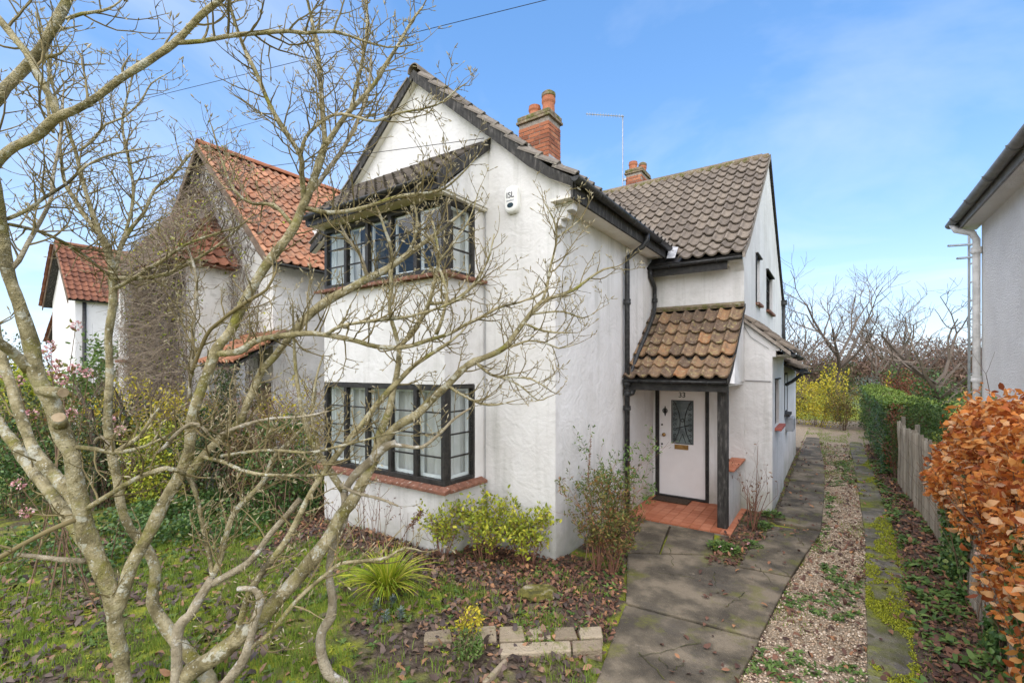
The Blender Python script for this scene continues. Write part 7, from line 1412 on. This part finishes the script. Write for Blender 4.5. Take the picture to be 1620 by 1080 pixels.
bare_tree('leaning fruit tree with ivy on its trunk and wide bare branches', 3.1, 23, 6.3, 0.16, (0.12, 0), 4, (3, 4), 0.95, 1500, up=0.04, first=0.30)
bare_tree('low bare fruit tree with drooping twigs near the ladder', 4.9, 22, 4.6, 0.11, (0.35, 0), 4, (3, 4), 0.9, 500, up=0.02, first=0.3)
bare_tree('ivy column tree standing at the end of the clipped hedge', 2.4, 28, 4.6, 0.10, (0, 0), 3, (2, 3), 0.5, 1600, first=0.6)
bare_tree('far bare tree at the left end of the row of houses', -34, 16, 9.0, 0.2, (0, 0), 4, minr=0.012)
# trees across the street, behind the camera: seen only in the window panes
for i, (x, y, h) in enumerate(((-13, -13, 9), (-8.5, -12, 10), (-4, -14, 9.5), (1, -13, 10), (6, -14, 9))):
    t = bare_tree('street tree across the road mirrored in the window panes, ' + ('first', 'second', 'third', 'fourth', 'fifth')[i] + ' along the row', x, y, h, 0.2, depth=4, minr=0.014); t['group'] = 'trees across the street'
    n = 900; P, o_ = clump_pts(n, (x, y, h * 0.5), (2.0, 2.0, h * 0.4), 0.3, freq=0.8, seed=i); leaves('evergreen_ivy', P, rdir(n), rdir(n), 0.3, 0.22, 'dark_leaf', t)
# greenery round the far end of the row of houses
for i, (x, y, h, rx, m, lab) in enumerate(((-19.5, 3.2, 2.6, 1.2, 'lime_leaf', 'tall yellow-green shrub in the garden before the farther white house'), (-22.5, 2.6, 2.2, 1.3, 'mixed_leaf', 'broad olive shrub before the farther white house'), (-27.5, 3.0, 3.4, 1.8, 'lime_leaf', 'large yellow-green bush left of the farther white house'), (-17.6, 4.2, 3.4, 0.8, 'green_leaf', 'narrow green climber-like shrub at the corner of the creeper-clad house'), (-30.5, 4.0, 4.2, 2.0, 'dark_leaf', 'large dark evergreen bush before the distant brick chimney'), (-36, 3.0, 5.0, 2.6, 'mixed_leaf', 'broad bushy tree closing the row of gardens'))):
    bush('garden_shrub', lab, 'shrub', (x, y, 0), h, rx, rx, 2600, 0.12, m, stems=10, shell=0.45, lowest=0.0, seed=i * 1.3, group='shrubs in the gardens along the row')
for x, y, h, lab in ((-30, 20, 9, 'tall bare tree behind the gap between the farther houses'), (-21, 18, 8, 'bare tree behind the farther white house roof')): bare_tree(lab, x, y, h, 0.18, depth=4, minr=0.011)
# distant wood: brown undergrowth and a dark pine skyline, read as one mass
P, _ = clump_pts(30000, (4, 52, 2.0), (26, 5, 3.3), 0.3, freq=0.35, cut=-0.25, seed=9); n = len(P); mat('far_thicket', [(0.0, (0.065, 0.04, 0.03)), (0.5, (0.14, 0.088, 0.065)), (1.0, (0.23, 0.155, 0.115))], rand='island', nscale=1, rough=1)
tag(leaves('thicket', P, rdir(n, 0.8), rdir(n), 0.42, 0.07, 'far_thicket', None), 'brown leafless thicket closing off the far end of the gardens', 'thicket')
P, _ = clump_pts(26000, (14, 95, 1.5), (46, 5, 4.4), 0.3, freq=0.3, cut=-0.1, seed=4); n = len(P); fm('far_hazed_leaf', [(0.0, (0.05, 0.06, 0.035)), (1.0, (0.13, 0.135, 0.085))]); tag(leaves('far_wood', P, rdir(n, 0.3), rdir(n), 0.34, 0.2, 'far_hazed_leaf', None), 'dark evergreen wood on the skyline beyond the gardens', 'wood')  # distance haze is painted into this lighter leaf colour
# ------------------------------------------------------------------ overhead wires
def wire(label, a, c, sag, r=0.006):
    pts = [lerp(a, c, i / 24) - V((0, 0, sag * 4 * (i / 24) * (1 - i / 24))) for i in range(25)]; tag(MB().tube(pts, r, 4).build('overhead_wire', 'cable_black', None), label, 'wire')
wire('black telephone wire sweeping over the roofs from the upper right', pd(1010, -36, 7.0), pd(-260, 272, 19), 0.05, 0.007)
wire('thin wire running behind the magnolia to the neighbouring roof', pd(640, 128, 12), pd(-260, 372, 20), 0.04, 0.006)
wire('thin service wire fixed to the gable above the bay roof', V((-3.90, 4.97, 5.52)), pd(-260, 345, 20), 0.06, 0.005)
